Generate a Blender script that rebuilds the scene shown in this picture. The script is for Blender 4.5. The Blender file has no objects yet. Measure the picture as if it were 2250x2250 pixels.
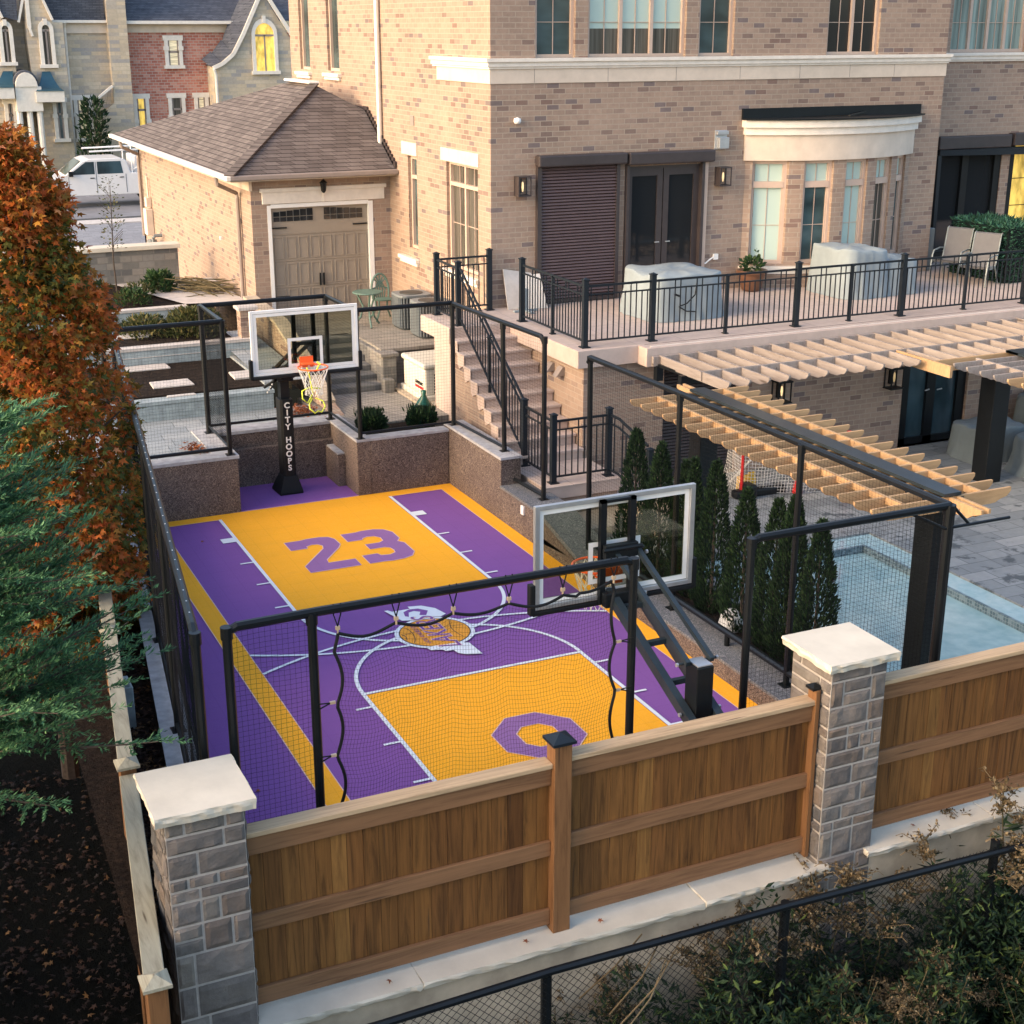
import bpy, math, random
from mathutils import Vector, Matrix, noise
random.seed(7)
R=math.radians; PI=math.pi
sc=bpy.context.scene
col=sc.collection
# ---------------------------------------------------------------- camera / render
cam=bpy.data.cameras.new('camera'); co=bpy.data.objects.new('camera',cam); col.objects.link(co)
co.location=(-6.25197587,-15.91420551,7.46262534)
co.rotation_euler=(1.24326343,0.00017063,-0.43298418)
cam.sensor_width=36; cam.lens=3142.8316/2250*36; cam.clip_end=500; cam.clip_start=.1
sc.camera=co
sc.view_settings.view_transform='Standard'; sc.view_settings.look='None'; sc.view_settings.exposure=1.62; sc.view_settings.gamma=1
w=bpy.data.worlds.new('World'); sc.world=w; w.use_nodes=True
nt=w.node_tree; bg=nt.nodes['Background']; sk=nt.nodes.new('ShaderNodeTexSky'); sk.sky_type='NISHITA'; sk.sun_disc=False
SUN_EL=R(24); SUN_AZ=R(-93)   # azimuth from +Y, negative = towards -X
sk.sun_elevation=SUN_EL; sk.sun_rotation=SUN_AZ; sk.air_density=1.0; sk.dust_density=2.5; sk.ozone_density=.3
nt.links.new(sk.outputs[0],bg.inputs[0]); bg.inputs[1].default_value=.15
sd=Vector((math.sin(SUN_AZ)*math.cos(SUN_EL),math.cos(SUN_AZ)*math.cos(SUN_EL),math.sin(SUN_EL)))
sl=bpy.data.lights.new('sun','SUN'); sl.energy=.95; sl.angle=R(40); sl.color=(1,.60,.28)
so=bpy.data.objects.new('sun',sl); col.objects.link(so); so.rotation_euler=sd.to_track_quat('Z','Y').to_euler()
# ---------------------------------------------------------------- helpers
def tag(o,label=None,cat=None,group=None,kind=None):
    if label: o['label']=label
    if cat: o['category']=cat
    if group: o['group']=group
    if kind: o['kind']=kind
    return o
def thing(name,loc,label,cat,group=None):
    o=bpy.data.objects.new(name,None); col.objects.link(o); o.location=loc; o.empty_display_size=.1
    return tag(o,label,cat,group)
class MB:
    def __init__(s): s.v=[]; s.f=[]; s.m=[]
    def add(s,vs,fs,mi=0):
        n=len(s.v); s.v+= [tuple(v) for v in vs]; s.f+=[tuple(i+n for i in f) for f in fs]; s.m+=[mi]*len(fs); return s
    def box(s,x0,x1,y0,y1,z0,z1,mi=0):
        vs=[(x,y,z) for z in(z0,z1) for y in(y0,y1) for x in(x0,x1)]
        return s.add(vs,[(0,2,3,1),(4,5,7,6),(0,1,5,4),(1,3,7,5),(3,2,6,7),(2,0,4,6)],mi)
    def cbox(s,c,d,rz=0,mi=0,M=None):
        a,b,e=d[0]/2,d[1]/2,d[2]/2
        M=M or Matrix.Rotation(rz,3,'Z'); c=Vector(c)
        vs=[c+M@Vector((x,y,z)) for z in(-e,e) for y in(-b,b) for x in(-a,a)]
        return s.add(vs,[(0,2,3,1),(4,5,7,6),(0,1,5,4),(1,3,7,5),(3,2,6,7),(2,0,4,6)],mi)
    def bar(s,p,q,w,h=None,mi=0,up=(0,0,1)):
        p=Vector(p);q=Vector(q);d=(q-p); L=d.length
        if L<1e-6: return s
        d/=L; u=Vector(up)
        if abs(d.dot(u))>.98: u=Vector((0,1,0))
        a=d.cross(u).normalized(); b=a.cross(d).normalized(); h=h or w
        vs=[]
        for c in(p,q):
            for (i,j) in((-1,-1),(1,-1),(1,1),(-1,1)): vs.append(c+a*i*w/2+b*j*h/2)
        return s.add(vs,[(0,3,2,1),(4,5,6,7),(0,1,5,4),(1,2,6,5),(2,3,7,6),(3,0,4,7)],mi)
    def tube(s,pts,r,n=6,mi=0,cap=True):
        pts=[Vector(p) for p in pts]; m=len(pts)
        rr=r if isinstance(r,(list,tuple)) else [r]*m
        rings=[]; a=None
        for i,p in enumerate(pts):
            d=(pts[min(i+1,m-1)]-pts[max(i-1,0)])
            if d.length<1e-9: d=Vector((0,0,1))
            d.normalize()
            if a is None:
                u=Vector((0,0,1)) if abs(d.z)<.95 else Vector((0,1,0)); a=d.cross(u).normalized()
            else:
                a=(a-d*a.dot(d))
                a=a.normalized() if a.length>1e-6 else d.orthogonal().normalized()
            b=d.cross(a)
            rings.append([p+(a*math.cos(2*PI*k/n+PI/n)+b*math.sin(2*PI*k/n+PI/n))*rr[i] for k in range(n)])
        vs=[v for g in rings for v in g]; fs=[]
        for i in range(m-1):
            for k in range(n):
                k2=(k+1)%n; fs.append((i*n+k,i*n+k2,(i+1)*n+k2,(i+1)*n+k))
        if cap: fs.append(tuple(range(n))[::-1]); fs.append(tuple((m-1)*n+k for k in range(n)))
        return s.add(vs,fs,mi)
    def prism(s,poly,z0,z1,mi=0):
        n=len(poly); vs=[(x,y,z0) for x,y in poly]+[(x,y,z1) for x,y in poly]
        return s.add(vs,[tuple(range(n))[::-1],tuple(range(n,2*n))]+[(i,(i+1)%n,n+(i+1)%n,n+i) for i in range(n)],mi)
    def ext(s,poly,off,mi=0):   # 3d polygon extruded by vector
        n=len(poly); o=Vector(off); vs=[Vector(p) for p in poly]; vs+= [v+o for v in vs]
        return s.add(vs,[tuple(range(n))[::-1],tuple(range(n,2*n))]+[(i,(i+1)%n,n+(i+1)%n,n+i) for i in range(n)],mi)
    def quad(s,*p,mi=0): return s.add(p,[tuple(range(len(p)))],mi)
    def lathe(s,prof,c=(0,0,0),n=24,mi=0):
        vs=[];fs=[]; m=len(prof)
        for r,z in prof:
            for k in range(n): vs.append((c[0]+r*math.cos(2*PI*k/n),c[1]+r*math.sin(2*PI*k/n),c[2]+z))
        for i in range(m-1):
            for k in range(n): fs.append((i*n+k,i*n+(k+1)%n,(i+1)*n+(k+1)%n,(i+1)*n+k))
        fs.append(tuple(range(n))[::-1]); fs.append(tuple((m-1)*n+k for k in range(n)))
        return s.add(vs,fs,mi)
    def build(s,name,mat,parent=None,smooth=False,bev=0,label=None):
        me=bpy.data.meshes.new(name); me.from_pydata(s.v,[],s.f)
        for m_ in (mat if isinstance(mat,(list,tuple)) else [mat]): me.materials.append(m_)
        if any(s.m): me.polygons.foreach_set('material_index',s.m)
        if smooth: me.polygons.foreach_set('use_smooth',[True]*len(me.polygons))
        me.update()
        o=bpy.data.objects.new(name,me); col.objects.link(o)
        if parent is not None:
            o.parent=parent
            q_=parent; off=Vector((0,0,0))
            while q_ is not None: off+=q_.location; q_=q_.parent
            o.location=-off
        if bev:
            b=o.modifiers.new('b','BEVEL'); b.width=bev; b.segments=2; b.limit_method='ANGLE'; b.angle_limit=R(40)
        if label: o['label']=label
        return o
def struct(mb,name,mat,**k): o=mb.build(name,mat,**k); o['kind']='structure'; return o
def dup(root,delta,label=None,group=None,rz=0):
    def cp(o,par):
        c=o.copy(); col.objects.link(c)
        if par: c.parent=par
        for ch in list(kids.get(o.name,[])): cp(ch,c)
        return c
    kids={}
    for o in col.objects:
        if o.parent: kids.setdefault(o.parent.name,[]).append(o)
    c=cp(root,None); c.location=root.location+Vector(delta); c.rotation_euler.z=root.rotation_euler.z+rz
    if label: c['label']=label
    if group: c['group']=group
    return c
# ---------------------------------------------------------------- materials
class NT:
    def __init__(s,name):
        s.m=bpy.data.materials.new(name); s.m.use_nodes=True; s.t=s.m.node_tree; s.b=s.t.nodes['Principled BSDF']; s.tc=None
    def n(s,ty,**k):
        x=s.t.nodes.new(ty)
        for a,v in k.items():
            if a[0]=='i': x.inputs[int(a[1:])].default_value=v
            else: setattr(x,a,v)
        return x
    def l(s,a,b): s.t.links.new(a,b)
    def obj(s,scale=(1,1,1),wall=False):
        tc=s.n('ShaderNodeTexCoord'); o=tc.outputs['Object']
        if wall:
            sp=s.n('ShaderNodeSeparateXYZ'); s.l(o,sp.inputs[0]); ad=s.n('ShaderNodeMath',operation='ADD'); s.l(sp.outputs[0],ad.inputs[0]); s.l(sp.outputs[1],ad.inputs[1])
            cb=s.n('ShaderNodeCombineXYZ'); s.l(ad.outputs[0],cb.inputs[0]); s.l(sp.outputs[2],cb.inputs[1]); o=cb.outputs[0]
        mp=s.n('ShaderNodeMapping'); s.l(o,mp.inputs[0]); mp.inputs['Scale'].default_value=scale
        return mp.outputs[0]
    def noise(s,co_,scale,detail=4,rough=.55):
        x=s.n('ShaderNodeTexNoise'); s.l(co_,x.inputs['Vector']); x.inputs['Scale'].default_value=scale; x.inputs['Detail'].default_value=detail; x.inputs['Roughness'].default_value=rough
        return x.outputs[0]
    def ramp(s,f,stops,interp='LINEAR'):
        x=s.n('ShaderNodeValToRGB'); s.l(f,x.inputs[0]); r=x.color_ramp; r.interpolation=interp
        while len(r.elements)<len(stops): r.elements.new(.5)
        for e,(p,c) in zip(r.elements,stops):
            e.position=p; e.color=(*c,1) if len(c)==3 else c
        return x.outputs[0]
    def mix(s,f,a,b,blend='MIX'):
        x=s.n('ShaderNodeMix',data_type='RGBA',blend_type=blend)
        for sock,v in((x.inputs['Factor'],f),(x.inputs['A'],a),(x.inputs['B'],b)):
            if isinstance(v,(int,float)): sock.default_value=v
            elif isinstance(v,tuple): sock.default_value=(*v,1) if len(v)==3 else v
            else: s.l(v,sock)
        return x.outputs['Result']
    def bump(s,h,st=.3,dist=.01):
        x=s.n('ShaderNodeBump'); s.l(h,x.inputs['Height']); x.inputs['Strength'].default_value=st; x.inputs['Distance'].default_value=dist; s.l(x.outputs[0],s.b.inputs['Normal'])
    def base(s,c):
        if isinstance(c,tuple): s.b.inputs['Base Color'].default_value=(*c,1)
        else: s.l(c,s.b.inputs['Base Color'])
    def set(s,rough=.6,metal=0,spec=.5):
        s.b.inputs['Roughness'].default_value=rough; s.b.inputs['Metallic'].default_value=metal; s.b.inputs['Specular IOR Level'].default_value=spec; return s.m
def plain(name,c,rough=.6,metal=0,spec=.5,var=.18,sc_=6,bump=.1,bs=60):
    t=NT(name); o=t.obj(); n=t.noise(o,sc_,5,.6)
    d=tuple(max(0,x*(1-var)) for x in c); u=tuple(min(1,x*(1+var)) for x in c)
    t.base(t.ramp(n,[(.3,d),(.7,u)]))
    if bump: t.bump(t.noise(o,bs,3),bump,.004)
    return t.set(rough,metal,spec)
def island(name,cols,rough=.6,transl=0,spec=.3,noise_=None,bump=0):
    t=NT(name); g=t.n('ShaderNodeNewGeometry'); c=t.ramp(g.outputs['Random Per Island'],cols)
    if noise_:
        n=t.noise(t.obj(),noise_[0],3); c=t.mix(noise_[1],c,t.ramp(n,[(.35,(.25,.25,.25)),(.65,(1,1,1))]),'MULTIPLY')
    t.base(c); 
    if transl:
        tr=t.n('ShaderNodeBsdfTranslucent'); t.l(c,tr.inputs[0]); ms=t.n('ShaderNodeMixShader'); ms.inputs[0].default_value=transl
        out=[x for x in t.t.nodes if x.type=='OUTPUT_MATERIAL'][0]; t.l(t.b.outputs[0],ms.inputs[1]); t.l(tr.outputs[0],ms.inputs[2]); t.l(ms.outputs[0],out.inputs[0])
    return t.set(rough,0,spec)
def brick(name,stops,mortar,bw=.25,rh=.094,ms=.008,wall=True,off=.5,rough=.85,bumpst=.35,squash=1,sf=2,var=.25):
    t=NT(name); o=t.obj(wall=wall)
    b=t.n('ShaderNodeTexBrick'); t.l(o,b.inputs['Vector']); b.offset=off; b.squash=squash; b.squash_frequency=sf
    b.inputs['Color1'].default_value=(0,0,0,1); b.inputs['Color2'].default_value=(1,1,1,1); b.inputs['Mortar'].default_value=(.5,.5,.5,1)
    b.inputs['Scale'].default_value=1; b.inputs['Mortar Size'].default_value=ms; b.inputs['Mortar Smooth'].default_value=.3; b.inputs['Brick Width'].default_value=bw; b.inputs['Row Height'].default_value=rh
    c=t.ramp(b.outputs['Color'],stops,'CONSTANT')
    n=t.noise(o,9,5,.65); n2=t.noise(o,1.1,3)
    c=t.mix(var,c,t.ramp(n,[(.3,(.45,.45,.45)),(.7,(1.25,1.22,1.2))]),'MULTIPLY')
    c=t.mix(.35,c,t.ramp(n2,[(.3,(.7,.7,.7)),(.7,(1.15,1.15,1.15))]),'MULTIPLY')
    mo=t.mix(t.noise(o,14,3),tuple(x*.75 for x in mortar),mortar)
    c=t.mix(b.outputs['Fac'],c,mo); t.base(c)
    iv=t.n('ShaderNodeMath',operation='SUBTRACT'); iv.inputs[0].default_value=1; t.l(b.outputs['Fac'],iv.inputs[1])
    ad=t.n('ShaderNodeMath',operation='MULTIPLY_ADD'); t.l(t.noise(o,45,4),ad.inputs[0]); ad.inputs[1].default_value=.5; t.l(iv.outputs[0],ad.inputs[2])
    t.bump(ad.outputs[0],bumpst,.006); return t.set(rough,0,.25)
M={}
TAN=[(0,(.345,.247,.188)),(.22,(.365,.264,.20)),(.48,(.33,.239,.183)),(.68,(.352,.255,.194)),(.82,(.295,.213,.168)),(.89,(.235,.165,.135)),(.94,(.20,.155,.145)),(.975,(.235,.155,.125))]
M['brick']=brick('tan_brick',TAN,(.43,.345,.27))
M['redbrick']=brick('red_brick',[(0,(.46,.17,.12)),(.3,(.52,.21,.15)),(.6,(.40,.14,.10)),(.85,(.55,.27,.2))],(.5,.42,.36),bw=.26,rh=.12,ms=.012)
M['ledge']=brick('ledge_stone',[(0,(.52,.43,.32)),(.3,(.58,.49,.37)),(.55,(.45,.39,.32)),(.75,(.56,.46,.33)),(.9,(.38,.35,.32))],(.48,.41,.32),bw=.75,rh=.16,ms=.008,squash=.6,sf=3)
M['stone_blk']=brick('grey_stone_block',[(0,(.17,.165,.15)),(.3,(.22,.21,.19)),(.6,(.13,.13,.125)),(.85,(.25,.23,.2))],(.2,.19,.17),bw=.36,rh=.15,ms=.01,squash=.7,sf=2,bumpst=.8)
M['lime']=plain('limestone_trim',(.62,.52,.42),.8,var=.10,sc_=3)
M['cream']=plain('cream_cap_stone',(.60,.55,.45),.75,var=.10,sc_=2.5,bump=.3,bs=25)
M['sill']=plain('pale_sill_stone',(.72,.66,.58),.75,var=.08)
M['pinkstone']=plain('pink_deck_stone',(.50,.39,.33),.75,var=.10,sc_=4)
def pavers(name,stops,joint,bw,rh,ms=.008,rot=0,wet=None,rough=.7):
    t=NT(name); tc=t.n('ShaderNodeTexCoord'); mp=t.n('ShaderNodeMapping'); t.l(tc.outputs['Object'],mp.inputs[0]); mp.inputs['Rotation'].default_value=(0,0,rot); o=mp.outputs[0]
    b=t.n('ShaderNodeTexBrick'); t.l(o,b.inputs['Vector']); b.offset=.37; b.squash=.65; b.squash_frequency=3
    b.inputs['Color1'].default_value=(0,0,0,1); b.inputs['Color2'].default_value=(1,1,1,1); b.inputs['Scale'].default_value=1; b.inputs['Mortar Size'].default_value=ms; b.inputs['Brick Width'].default_value=bw; b.inputs['Row Height'].default_value=rh; b.inputs['Mortar Smooth'].default_value=.2
    c=t.ramp(b.outputs['Color'],stops); c=t.mix(.3,c,t.ramp(t.noise(o,7,5,.7),[(.3,(.55,.55,.55)),(.7,(1.2,1.2,1.2))]),'MULTIPLY')
    if wet: c=t.mix(t.ramp(t.noise(o,wet[0],6,.62),[(wet[1],(0,0,0)),(wet[1]+.06,(1,1,1))]),c,wet[2])
    t.base(t.mix(b.outputs['Fac'],c,joint))
    t.bump(t.noise(o,30,4),.3,.004); return t.set(rough,0,.4)
M['deckpave']=pavers('pink_deck_pavers',[(0,(.46,.37,.32)),(.5,(.53,.43,.37)),(1,(.50,.40,.35))],(.36,.29,.25),.9,.6)
M['patio']=pavers('blue_grey_patio_slate',[(0,(.19,.21,.215)),(.5,(.25,.27,.27)),(1,(.31,.325,.32))],(.11,.125,.13),.62,.31,wet=(2.6,.56,(.085,.10,.105)),rough=.5)
M['terrace']=pavers('blue_grey_terrace_slab',[(0,(.24,.27,.28)),(.5,(.29,.32,.33)),(1,(.34,.36,.36))],(.14,.16,.17),.75,.38,rot=.05)
M['court_pave']=pavers('brown_grey_courtyard_paving',[(0,(.22,.20,.17)),(.5,(.27,.245,.205)),(1,(.31,.275,.225))],(.16,.145,.12),.5,.25)
M['boards']=pavers('weathered_plank_paving',[(0,(.24,.22,.19)),(.5,(.28,.26,.22)),(1,(.32,.29,.25))],(.15,.14,.12),1.4,.1,rot=1.2)
M['walls']=plain('blue_grey_retaining_block',(.27,.32,.33),.8,var=.22,sc_=9,bump=.6,bs=30)
M['wallcap']=plain('pale_cap_slab',(.50,.46,.42),.8,var=.12,sc_=6)
def stamped(name,dark,lite):
    t=NT(name); o=t.obj(); n=t.n('ShaderNodeTexNoise'); t.l(o,n.inputs['Vector']); n.inputs['Scale'].default_value=9; n.inputs['Detail'].default_value=3; n.inputs['Distortion'].default_value=4.5
    a=t.ramp(n.outputs[0],[(.41,dark),(.465,tuple((x+y)/2.6 for x,y in zip(dark,lite))),(.5,lite),(.53,tuple((x+y)/2.6 for x,y in zip(dark,lite))),(.6,dark)])
    big=t.noise(o,1.3,3); a=t.mix(.45,a,t.ramp(big,[(.3,(.6,.55,.6)),(.7,(1.3,1.25,1.15))]),'MULTIPLY'); a=t.mix(.5,a,t.ramp(t.noise(o,70,2),[(.3,(.5,.5,.5)),(.7,(1.4,1.4,1.4))]),'MULTIPLY')
    t.base(a); t.bump(n.outputs[0],.5,.01); return t.set(.85,0,.2)
M['stamp']=stamped('swirl_stamped_concrete',(.085,.066,.06),(.30,.24,.20))
M['speck']=stamped('speckled_ledge_concrete',(.10,.11,.12),(.30,.30,.31))
M['conc']=plain('pale_concrete',(.42,.35,.26),.85,var=.3,sc_=2.2,bump=.3,bs=30)
M['led_top']=plain('grey_wall_top_concrete',(.36,.36,.37),.8,var=.25,sc_=8,bump=.3)
M['black']=plain('black_painted_metal',(.006,.008,.010),.4,spec=.3,var=.2,bump=.05)
M['blackrub']=plain('black_padding',(.008,.009,.010),.6,spec=.25,var=.2)
M['navy']=plain('blue_black_rail_paint',(.009,.014,.020),.42,spec=.35,var=.15,bump=0)
M['armmetal']=plain('slate_black_arm_paint',(.02,.03,.037),.32,var=.15)
M['net']=plain('black_netting',(.008,.009,.011),.9,spec=.1,var=.1,bump=0)
M['netl']=plain('dark_netting_far',(.02,.02,.02),.8,var=.1,bump=0)
M['white']=plain('white_paint',(.80,.78,.74),.5,var=.04)
M['whitep']=plain('white_enamel',(.82,.81,.78),.3,var=.03,bump=0)
M['frame']=plain('pinkish_tan_window_frame',(.52,.39,.31),.5,var=.06,bump=0)
M['brown']=plain('dark_brown_metal',(.045,.035,.035),.45,var=.15,bump=0)
M['slat']=plain('brown_shutter_slat',(.10,.065,.062),.5,var=.1,bump=0)
M['orange']=plain('orange_rim_paint',(.95,.14,.03),.35,var=.08,bump=0)
M['rope']=plain('white_net_cord',(.75,.74,.70),.8,var=.1,bump=0)
M['yellow']=plain('yellow_foam_tube',(.75,.80,.06),.5,var=.05,bump=0)
M['alu']=plain('brushed_aluminium',(.50,.51,.52),.4,metal=.7,var=.1,bump=0)
M['brass']=plain('pale_brass_clip',(.75,.55,.35),.4,metal=.4,var=.1,bump=0)
M['gutter']=plain('taupe_gutter',(.27,.22,.19),.5,var=.08,bump=0)
M['door']=plain('taupe_garage_door',(.30,.25,.195),.5,var=.04,bump=0)
def shingle(name,c1,c2,rowdir_x=True):
    t=NT(name); o=t.obj(); b=t.n('ShaderNodeTexBrick'); sp=t.n('ShaderNodeSeparateXYZ'); t.l(o,sp.inputs[0]); cb=t.n('ShaderNodeCombineXYZ'); ad=t.n('ShaderNodeMath',operation='ADD'); t.l(sp.outputs[0],ad.inputs[0]); t.l(sp.outputs[1],ad.inputs[1]); t.l(ad.outputs[0],cb.inputs[0]); t.l(sp.outputs[2],cb.inputs[1])
    t.l(cb.outputs[0],b.inputs['Vector']); b.inputs['Color1'].default_value=(*c1,1); b.inputs['Color2'].default_value=(*c2,1); b.inputs['Mortar'].default_value=(*[x*.35 for x in c1],1)
    b.inputs['Scale'].default_value=1; b.inputs['Mortar Size'].default_value=.006; b.inputs['Brick Width'].default_value=.3; b.inputs['Row Height'].default_value=.068
    c=t.mix(.5,b.outputs['Color'],t.ramp(t.noise(o,3,5,.7),[(.3,(.6,.6,.6)),(.7,(1.3,1.3,1.3))]),'MULTIPLY')
    t.base(c); t.bump(b.outputs['Fac'],-.4,.01); return t.set(.9,0,.2)
M['shingle']=shingle('brown_grey_shingle',(.105,.088,.082),(.165,.14,.13))
M['slate']=shingle('dark_slate_shingle',(.075,.08,.10),(.11,.118,.14))
def wood(name,cols,stretch=(22,22,1.3),rough=.7,lo=.45,hi=1.25):
    t=NT(name); g=t.n('ShaderNodeNewGeometry'); c=t.ramp(g.outputs['Random Per Island'],cols)
    tc=t.n('ShaderNodeTexCoord'); mp=t.n('ShaderNodeMapping'); t.l(tc.outputs['Object'],mp.inputs[0]); mp.inputs['Scale'].default_value=stretch
    cm=t.n('ShaderNodeCombineXYZ'); ml=t.n('ShaderNodeMath',operation='MULTIPLY'); t.l(g.outputs['Random Per Island'],ml.inputs[0]); ml.inputs[1].default_value=37; 
    for i in range(3): t.l(ml.outputs[0],cm.inputs[i])
    t.l(cm.outputs[0],mp.inputs['Location'])
    n=t.n('ShaderNodeTexNoise'); t.l(mp.outputs[0],n.inputs['Vector']); n.inputs['Scale'].default_value=1; n.inputs['Detail'].default_value=6; n.inputs['Roughness'].default_value=.65; n.inputs['Distortion'].default_value=.8
    c=t.mix(.85,c,t.ramp(n.outputs[0],[(.28,(lo,lo*.95,lo*.9)),(.5,(1,1,1)),(.72,(hi,hi,hi))]),'MULTIPLY')
    kn=t.n('ShaderNodeTexVoronoi'); t.l(mp.outputs[0],kn.inputs['Vector']); kn.inputs['Scale'].default_value=.55
    c=t.mix(t.ramp(kn.outputs['Distance'],[(.05,(.75,.75,.75)),(.13,(0,0,0))]),c,(.05,.028,.015))
    t.base(c); t.bump(n.outputs[0],.25,.004); return t.set(rough,0,.3)
M['board']=wood('brown_stained_fence_board',[(0,(.085,.034,.009)),(.25,(.17,.075,.019)),(.5,(.115,.047,.013)),(.75,(.215,.102,.027)),(1,(.145,.060,.016))],lo=.22,hi=1.55)
M['railw']=wood('brown_fence_rail_x',[(0,(.19,.095,.045)),(1,(.25,.135,.065))],(1.3,22,22),lo=.5)
M['caprail']=wood('weathered_pale_cap_rail',[(0,(.42,.29,.17)),(1,(.50,.37,.23))],(1.5,26,26),lo=.6)
M['postw']=wood('brown_fence_post',[(0,(.18,.085,.034)),(1,(.22,.11,.045))],(20,20,1.3),lo=.5)
M['greyrail']=wood('mossy_grey_cap_rail',[(0,(.30,.29,.22)),(1,(.38,.35,.26))],(20,2,20),lo=.6)
M['cedar_x']=wood('pale_cedar_rafter_x',[(0,(.40,.24,.115)),(.5,(.47,.30,.155)),(1,(.36,.21,.10))],(1.5,20,9),lo=.75)
M['cedar_y']=wood('weathered_cedar_rafter_y',[(0,(.31,.235,.18)),(.35,(.36,.28,.215)),(.7,(.27,.24,.225)),(1,(.33,.225,.145))],(20,1.5,9),lo=.7)
def court(name,c):
    t=NT(name); o=t.obj(); w1=t.n('ShaderNodeTexWave',wave_type='BANDS',bands_direction='DIAGONAL'); t.l(o,w1.inputs['Vector']); w1.inputs['Scale'].default_value=22
    ck=t.n('ShaderNodeTexBrick'); t.l(o,ck.inputs['Vector']); ck.offset=0; ck.inputs['Scale'].default_value=1; ck.inputs['Brick Width'].default_value=.305; ck.inputs['Row Height'].default_value=.305; ck.inputs['Mortar Size'].default_value=.0025
    a=t.mix(.18,c,t.ramp(t.noise(o,2.2,4),[(.3,(.8,.8,.8)),(.7,(1.15,1.15,1.15))]),'MULTIPLY')
    a=t.mix(t.ramp(w1.outputs['Fac'],[(.45,(0,0,0)),(.75,(.22,.22,.22))]),a,tuple(x*.6 for x in c))
    sf=t.n('ShaderNodeTexNoise'); t.l(t.obj((1,5,1)),sf.inputs['Vector']); sf.inputs['Scale'].default_value=1.3; sf.inputs['Detail'].default_value=8; sf.inputs['Roughness'].default_value=.75
    a=t.mix(t.ramp(sf.outputs[0],[(.56,(0,0,0)),(.75,(.28,.28,.28))]),a,tuple(x*.6+.03 for x in c))
    a=t.mix(.06,a,t.ramp(t.noise(o,120,2),[(.3,(0,0,0)),(.7,(1,1,1))]))
    fm=t.n('ShaderNodeMath',operation='MULTIPLY'); t.l(ck.outputs['Fac'],fm.inputs[0]); fm.inputs[1].default_value=.3
    t.base(t.mix(fm.outputs[0],a,tuple(x*.5 for x in c))); t.bump(w1.outputs['Fac'],.15,.003); return t.set(.8,0,.10)
M['purple']=court('purple_court_tile',(.205,.068,.305))
M['gold']=court('golden_court_tile',(1.0,.43,.0))
M['courtwhite']=plain('white_court_paint',(.72,.76,.80),.6,var=.05,bump=0)
M['lilac']=court('lilac_court_figure',(.28,.125,.33))
M['pinkline']=plain('pale_pink_outline',(.75,.50,.42),.6,var=.05,bump=0)
M['courtorange']=court('orange_ball_paint',(.80,.33,.02))
M['courtblack']=plain('black_court_paint',(.02,.015,.02),.6,bump=0)
def glass_pane(name,c,rough=.06,spec=.6,n_=None):
    t=NT(name)
    if n_: 
        o=t.obj((n_[0],n_[1],n_[2])); t.base(t.ramp(t.noise(o,1,3),[(.35,tuple(x*.35 for x in c)),(.65,c)]))
    else: t.base(c)
    return t.set(rough,0,spec)
M['gteal']=glass_pane('dark_teal_window_glass',(.075,.12,.125),n_=(.8,.8,1.5))
M['gmint']=glass_pane('mint_blind_behind_glass',(.46,.58,.52),.15,.5)
M['gdark']=glass_pane('dark_window_glass',(.018,.02,.022),.05,.6)
M['gcurt']=glass_pane('dark_curtain_behind_glass',(.13,.12,.10),.15,.5,n_=(14,14,.5))
M['gblue']=glass_pane('blue_grey_door_glass',(.05,.09,.11),.08,.6,n_=(1.5,1.5,.7))
M['gsheer']=glass_pane('sheer_curtain_behind_glass',(.30,.40,.37),.15,.5,n_=(8,8,.4))
def emis(name,c,e,n_=(3,3,1.2)):
    t=NT(name); o=t.obj(n_); cc=t.ramp(t.noise(o,1.5,4),[(.3,tuple(x*.35 for x in c)),(.6,c)]); t.base(cc); t.l(cc,t.b.inputs['Emission Color']); t.b.inputs['Emission Strength'].default_value=e; return t.set(.2)
M['lit']=emis('warm_lit_room_behind_glass',(1,.66,.14),.2)
M['litb']=emis('warm_lit_blind_behind_glass',(.80,.68,.45),.14,(1,1,14))
M['bulb']=emis('warm_lamp_glow',(1,.7,.35),.35)
def clear(name,tint,alpha,rough=.05):
    t=NT(name); tr=t.n('ShaderNodeBsdfTransparent'); tr.inputs[0].default_value=(*tint,1); gl=t.n('ShaderNodeBsdfGlossy'); gl.inputs['Roughness'].default_value=rough; gl.inputs[0].default_value=(.8,.85,.85,1)
    lw=t.n('ShaderNodeFresnel'); lw.inputs[0].default_value=1.45; ms=t.n('ShaderNodeMixShader'); t.l(lw.outputs[0],ms.inputs[0]); t.l(tr.outputs[0],ms.inputs[1]); t.l(gl.outputs[0],ms.inputs[2])
    out=[x for x in t.t.nodes if x.type=='OUTPUT_MATERIAL'][0]; t.l(ms.outputs[0],out.inputs[0]); return t.m
M['board_glass']=clear('tinted_backboard_glass',(.80,.82,.72),1)
M['board_glass2']=clear('clear_backboard_glass',(.74,.76,.70),1)
t=NT('pool_water'); o=t.obj(); t.base(t.ramp(t.noise(o,4,4),[(.3,(.28,.46,.48)),(.7,(.42,.60,.60))])); t.bump(t.noise(o,9,3),.12,.02); M['water']=t.set(.06,0,.6)
t=NT('pool_ledge_water'); o=t.obj(); t.base(t.ramp(t.noise(o,9,4),[(.3,(.36,.54,.56)),(.7,(.46,.63,.64))])); t.bump(t.noise(o,12,3),.1,.02); M['water2']=t.set(.08,0,.6)
M['mosaic']=brick('blue_mosaic_tile',[(0,(.10,.16,.19)),(.4,(.16,.24,.28)),(.8,(.22,.31,.34))],(.3,.36,.38),bw=.05,rh=.05,ms=.004,off=0,rough=.3)
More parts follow.
